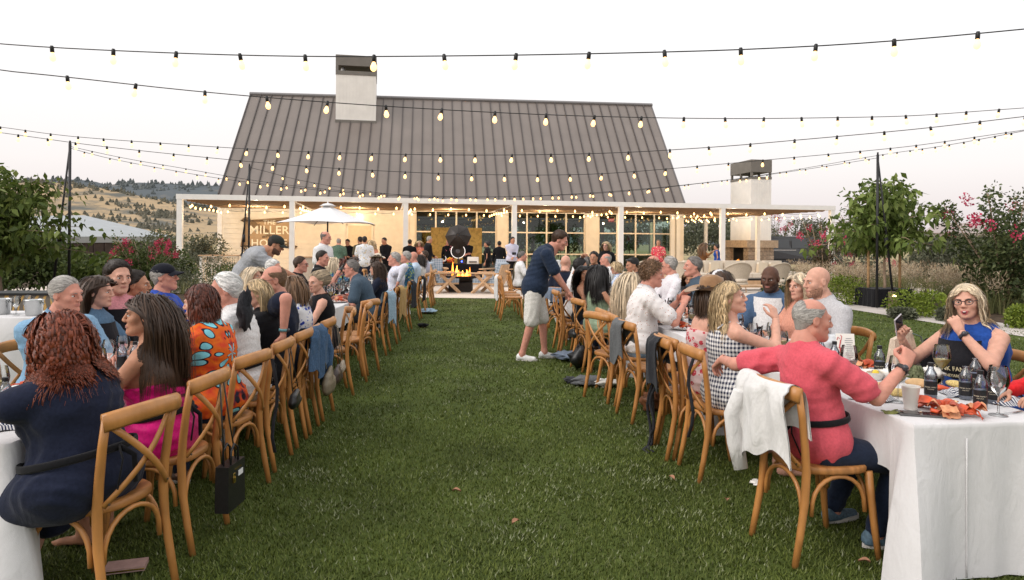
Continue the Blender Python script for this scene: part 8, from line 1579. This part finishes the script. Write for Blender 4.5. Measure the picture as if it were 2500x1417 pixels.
OAKP = mat('teak_pale', (.52, .33, .19), .6, .15, 8, stretch=(1, 6, 1)); RATT = mat('rattan_beige', (.50, .43, .34), .7, .15, 60, .5, 160); CUSH = C_('cushion_cream', (.66, .58, .48), fold=.3); PLAID = stripe_cloth('plaid_blue', (.42, .47, .52), (.20, .26, .34), .09, duty=.5, gingham=True)
def stool(label, u, d, rz):
 t = thing('bar_stool', label, 'stool', (PX(u, 690, d)[0], d, 0), rz, 'woven bar stools')
 for sx_ in (-1, 1):
  for sy_ in (-1, 1): mb = MB(); mb.tube([(sx_*.24, sy_*.22, 0), (sx_*.20, sy_*.18, .70)], .014, 6); obj('leg', mb, WHITE, t)
 mb = MB(); mb.box((-.22, -.20, .70), (.22, .20, .75)); obj('seat', mb, RATT, t)
 for k in range(9): a = -1.5 + 3.0*k/8; mb = MB(); mb.tube([(math.sin(a)*.22, -math.cos(a)*.20, .75), (math.sin(a)*.26, -math.cos(a)*.23, .98)], .010, 5); obj('spindle', mb, RATT, t)
 mb = MB(); mb.tube([(math.sin(a)*.26, -math.cos(a)*.23, .98) for a in np.linspace(-1.6, 1.6, 13)], .018, 6); obj('back_rail', mb, RATT, t, True)
stool('woven bar stool beside the pergola back post', 512, 26.4, .6); stool('woven bar stool second from the pergola post', 536, 26.2, -.4); stool('woven bar stool under the server\'s black tub', 566, 26.6, .9)
t = thing('bar_height_table', 'pale slatted bar table between the woven stools', 'table', (PX(548, 690, 27)[0], 27, 0), BROT)
for k in range(7): mb = MB(); mb.box((-.9, -.42+k*.121, 1.0), (.9, -.42+k*.121+.112, 1.04)); obj('slat', mb, OAKP, t)
for sx_ in (-1, 1): mb = MB(); mb.box((sx_*.8-.04, -.35, 0), (sx_*.8+.04, .35, 1.0)); obj('trestle', mb, WHITE, t)
t = thing('bar_counter', 'long drinks counter in black cloth along the house wall', 'counter', (PX(880, 690, 25.2)[0], 25.6, 0), BROT); mb = MB(); mb.box((-2.2, -.1, 0), (1.9, .5, 1.0)); obj('skirt', mb, C_('bar_skirt', (.60, .52, .42), fold=.4), t); mb = MB(); mb.box((-2.25, -.14, 1.0), (1.95, .54, 1.04)); obj('top', mb, OAKP, t)
t = thing('lantern', 'glass lantern jar on the drinks counter', 'lantern', (PX(926, 640, 24.6)[0], 25.5, 1.1)); mb = MB(); mb.lathe([(.13, 0), (.16, .03), (.17, .26), (.10, .34), (.11, .37), (.06, .44)], 14); obj('jar', mb, glass('lantern_glass', (.95, .92, .85), .05, .6), t, True); mb = MB(); mb.lathe([(.12, .37), (.13, .40), (.02, .44)], 12); obj('lid', mb, ST, t)
# photo booth: gold backdrop, reflector umbrella, ring light, draped table with props
def gold():
 m = bpy.data.materials.new('gold_sequins'); m.use_nodes = True; n, l = nodes_of(m); b = n['Principled BSDF']; tc = n.new('ShaderNodeTexCoord'); v = n.new('ShaderNodeTexVoronoi'); v.inputs['Scale'].default_value = 9; l(tc.outputs['Object'], v.inputs['Vector']); r = _ramp(m.node_tree, [(.1, (.62, .40, .09)), (.45, (.70, .45, .11)), (.7, (.52, .32, .07))]); l(v.outputs['Distance'], r.inputs[0]); l(r.outputs[0], b.inputs['Base Color']); b.inputs['Metallic'].default_value = .25; b.inputs['Roughness'].default_value = .45; return m
d = 31.0; a, b = PX(1053, 556, d), PX(1177, 556, d); t = thing('photo_backdrop', 'gold patterned photo backdrop in front of the windows', 'backdrop', ((a.x+b.x)/2, d, 0), BROT); hw = (b.x-a.x)/2; mb = MB(); mb.box((-hw, 0, .05), (hw, .03, a.z)); obj('panel', mb, gold(), t)
for s in (-1, 1): mb = MB(); mb.tube([(s*hw, .05, 0), (s*hw, .05, a.z+.02)], .02, 8); obj('stand', mb, MATS['pole_black'], t)
t = thing('photo_umbrella', 'big black reflector umbrella over the photo booth', 'umbrella', (PX(1118, 575, 27)[0], 27.2, 0)); zc = PX(1118, 578, 27).z; mb = MB(); n_ = 8; rows = [[(math.cos(x)*q*.52, -.12 + .28*(1-q*q)*-1 + .1, math.sin(x)*q*.50) for x in np.linspace(0, 6.2832, n_+1)] for q in np.linspace(.02, 1, 7)]
mb.grid(np.array(rows)); mb.grid(np.array(rows)[:, ::-1] + (0, .006, 0)); obj('canopy', mb, mat('umbrella_black', (.022, .016, .013), .45, .05), t, False, T(0, 0, zc, 0, R(-14)))
mb = MB(); mb.tube([(.0, .06, 0), (.0, .06, zc)], .018, 8); obj('stand', mb, MATS['pole_black'], t)
for k in range(n_): x = k/n_*6.2832; mb = MB(); mb.tube([(math.cos(x)*q*.49, -.12 - .28*(1-q*q) + .085, math.sin(x)*q*.49) for q in np.linspace(.05, 1, 6)], .006, 5); obj('rib', mb, MATS['pole_black'], t, True, T(0, 0, zc, 0, R(-14)))
t = thing('photo_booth', 'round black photo booth camera with white ring light', 'camera', (PX(1117, 615, 27)[0], 27.3, 0)); zc = PX(1117, 614, 27).z; mb = MB(); mb.lathe([(.27, 0), (.27, .05), (.10, .06)], 24, M=T(0, 0, zc, 0, R(90))); obj('housing', mb, MATS['camera_black'], t); mb = MB(); tq = np.linspace(0, 6.2832, 25); mb.tube([(math.cos(x)*.27, -.03, zc+math.sin(x)*.27) for x in tq], .022, 8, cap=False); obj('ring_light', mb, emitter('ring_white', (1, .95, .9), .5), t, True); mb = MB(); mb.lathe([(.09, 0), (.09, .06), (.05, .07)], 16, M=T(0, -.06, zc, 0, R(90))); obj('lens', mb, mat('lens_glass', (.12, .12, .13), .08, 0), t); mb = MB(); mb.tube([(0, .03, 0), (0, .03, zc-.25)], .03, 8); obj('stand', mb, MATS['pole_black'], t)
t = thing('prop_table', 'black-draped table holding photo booth props', 'table', (PX(1115, 680, 26.2)[0], 26.3, 0), .05); mb = MB(); rows = [[(x*(1+.02*am), -.35*(1+.1*am) + .015*am*math.sin(x*22), z) for x in np.linspace(-.95, .95, 50)] for z, am in ((.78, 0), (.74, .4), (.4, .7), (.01, 1))]; mb.grid(np.array(rows)[:, ::-1]); mb.box((-.95, -.348, .76), (.95, .35, .781)); obj('drape', mb, BLACK, t, True)
px_, py_ = t.location[0], t.location[1]
t = thing('viking_helmet', 'toy horned helmet on the prop table', 'helmet', (px_-.62, py_-.1, .785)); mb = MB(); mb.ball((0, 0, .03), (.12, .12, .11), 12); obj('dome', mb, mat('helmet_red', (.35, .05, .03), .5, .1), t, True)
for s in (-1, 1): mb = MB(); mb.tube([(s*.10, 0, .08), (s*.19, 0, .12), (s*.21, 0, .21), (s*.17, 0, .29)], [.035, .03, .02, .006], 8); obj('horn', mb, PAPER, t, True)
crumple('toy_garland', 'red and yellow toy props on the prop table', 'toys', px_-.25, py_-.1, .785, .13, print_cloth('toy_print', (.60, .05, .04), [((.75, .55, .05), 16, .4)]), 31, .8)
t = thing('photo_printer', 'white boxy photo printer on the prop table', 'printer', (px_+.62, py_-.05, .785)); mb = MB(); mb.box((-.22, -.2, 0), (.22, .2, .26), taper=.94); obj('case', mb, PAPER, t); mb = MB(); mb.box((-.15, -.23, .06), (.15, -.201, .10)); obj('tray', mb, MATS['camera_black'], t)
t = thing('speaker_box', 'small black box with blue light on the prop table', 'speaker', (px_+.2, py_-.12, .785)); mb = MB(); mb.box((-.12, -.1, 0), (.12, .1, .16)); obj('case', mb, MATS['camera_black'], t); mb = MB(); mb.ball((0, -.102, .09), .03, 8); obj('lamp', mb, emitter('blue_led', (.05, .1, 1), 6), t)
# fire bowl and timber lounge chairs
p_ = GX(1125, 712); t = thing('fire_bowl', 'black steel fire bowl with flames on the patio', 'fire pit', (p_[0], p_[1], 0)); mb = MB(); mb.lathe([(.10, .30), (.40, .36), (.62, .50), (.66, .53), (.63, .53), (.40, .40), (.02, .34)], 26, cap=False); obj('bowl', mb, mat('fire_steel', (.03, .022, .018), .6, .2), t, True); mb = MB(); mb.box((-.38, -.3, 0), (.38, .3, .31)); obj('plinth', mb, MATS['fire_steel'], t)
rg2 = random.Random(3); flames(t, 'flame', [(rg2.uniform(-.28, .28), rg2.uniform(-.12, .12), .42) for _ in range(9)], .50, .06, 8)
fl_ = bpy.data.lights.new('fire_light', 'POINT'); fl_.energy = 40; fl_.color = (1, .45, .12); fl_.shadow_soft_size = .15; fo = bpy.data.objects.new('fire_light', fl_); COL.objects.link(fo); fo.location = (p_[0], p_[1], 1.0)
def timber_chair(label, u, v, rz):
 p_ = GX(u, v); t = thing('timber_armchair', label, 'armchair', (p_[0], p_[1], 0), rz, 'timber lounge chairs by the fire')
 for s in (-1, 1):
  for (a, b) in (((-.40, 0), (.28, .62)), ((.40, 0), (-.28, .62))): mb = MB(); mb.tube([(s*.40, a[0], a[1]), (s*.40, b[0], b[1])], .055, 4, flat=(1, .7)); obj('leg', mb, OAKP, t)
  mb = MB(); mb.box((s*.40-.09, -.48, .62), (s*.40+.09, .52, .66)); obj('armrest', mb, OAKP, t)
 mb = MB(); mb.box((-.36, -.40, .28), (.36, .38, .33)); obj('seat', mb, OAKP, t)
 for k in range(5): mb = MB(); mb.box((-.35+k*.142, -.02, 0), (-.35+k*.142+.13, .02, .62)); obj('back_slat', mb, OAKP, t, False, T(0, -.40, .32, 0, R(18)))
 mb = MB(); mb.cbox((0, .02, .40), (.70, .74, .13)); obj('seat_cushion', mb, PLAID, t); mb = MB(); mb.cbox((0, .09, .34), (.68, .13, .58)); obj('back_cushion', mb, PLAID, t, False, T(0, -.40, .34, 0, R(18)))
timber_chair('timber armchair with blue plaid cushions beside the fire bowl\'s flames', 1082, 715, R(-60)); timber_chair('timber armchair with plaid cushions facing the fire across the bowl', 1192, 716, R(70)); timber_chair('timber armchair with plaid cushion behind the fire bowl', 1215, 700, R(150)); timber_chair('plaid-cushioned timber chair against the prop table', 1060, 697, R(190))
# lounge: shell-backed rattan chairs and a cushioned sofa
def shell_chair(label, u, v, d, rz):
 t = thing('shell_armchair', label, 'armchair', (PX(u, v, d)[0], d, 0), rz, 'rattan shell chairs'); rows = []
 for q in np.linspace(0, 1, 9): rows.append([(math.sin(a)*(.36+.16*q), -math.cos(a)*(.30+.10*q) + .05, .30 + q*(.22+.48*math.cos(a*.62)**2)) for a in np.linspace(-1.75, 1.75, 19)])
 mb = MB(); mb.grid(np.array(rows)); mb.grid(np.array(rows)[:, ::-1]*(.95, .95, 1) + (0, 0, .01)); obj('shell_back', mb, RATT, t, True); mb = MB(); mb.tube(rows[-1], .025, 7); obj('rim', mb, RATT, t, True)
 mb = MB(); mb.lathe([(.36, .24), (.38, .30), (.36, .34)], 20); obj('seat', mb, RATT, t); mb = MB(); mb.lathe([(.30, .34), (.34, .38), (.34, .44), (.28, .47)], 18); obj('cushion', mb, CUSH, t, True)
 for a in (.8, 2.3, 3.9, 5.5): mb = MB(); mb.tube([(math.cos(a)*.34, math.sin(a)*.30, 0), (math.cos(a)*.30, math.sin(a)*.28, .26)], .018, 6); obj('leg', mb, OAKP, t)
for lb, u, d, rz in [('rattan shell armchair behind the napkin bib man', 1895, 22.6, R(20)), ('rattan shell armchair before the fireplace', 1798, 22.8, R(10)), ('rattan shell armchair behind the white print shirt', 1668, 23.0, R(-20)), ('rattan shell armchair near the house corner', 1580, 25.0, R(0))]: shell_chair(lb, u, 690, d, rz)
t = thing('outdoor_sofa', 'long cream cushioned sofa between the rattan chairs', 'sofa', (PX(1840, 690, 25.6)[0], 25.6, 0), BROT)
mb = MB(); mb.box((-2.6, -.1, .10), (1.5, .75, .36)); obj('frame', mb, OAKP, t)
for k in range(5): x = -2.58 + k*.82; mb = MB(); mb.box((x, -.12, .365), (x+.80, .55, .52)); obj('seat_cushion', mb, CUSH, t); mb = MB(); mb.box((x+.02, .5, .53), (x+.78, .72, .98), taper=.93); obj('back_cushion', mb, CUSH, t)
STRP = stripe_cloth('stripe_pillow', (.70, .63, .52), (.60, .48, .34), .05, 'X')
for x in (.55, 1.05, -1.4): mb = MB(); mb.box((x-.2, .28, .53), (x+.2, .46, .92), taper=.85); obj('pillow', mb, STRP, t)
t = thing('coffee_table', 'low dark coffee table in the lounge', 'table', (PX(1835, 690, 23.8)[0], 23.9, 0), BROT); mb = MB(); mb.box((-.7, -.35, .36), (.7, .35, .42)); obj('top', mb, MATS['van_black'], t)
for sx_ in (-1, 1): mb = MB(); mb.box((sx_*.6-.04, -.3, 0), (sx_*.6+.04, .3, .36)); obj('leg', mb, MATS['van_black'], t)
mb = MB(); p_ = GX(1900, 742); q_ = GX(1790, 737); 
t = thing('timber_bench', 'low pale timber bench at the patio edge behind the diners', 'bench', (PX(1850, 700, 20.6)[0], 20.6, 0), .1); mb = MB(); mb.box((-1.5, -.2, .32), (1.5, .2, .38)); obj('seat', mb, OAKP, t)
for sx_ in (-1, 1): mb = MB(); mb.box((sx_*1.3-.05, -.18, 0), (sx_*1.3+.05, .18, .32)); obj('leg', mb, OAKP, t)
t = thing('planter_box', 'square cream planter by the pergola back post', 'planter', (PX(514, 640, 33)[0], 33, 0), BROT); mb = MB(); mb.box((-.5, -.3, 0), (.5, .3, 1.1)); obj('box', mb, CREAM, t)
# guests' legs stay under the tables; drop unused templates
for k, o in TPL.items():
 if k not in USED:
  for c in list(o.children): bpy.data.objects.remove(c)
  bpy.data.objects.remove(o)
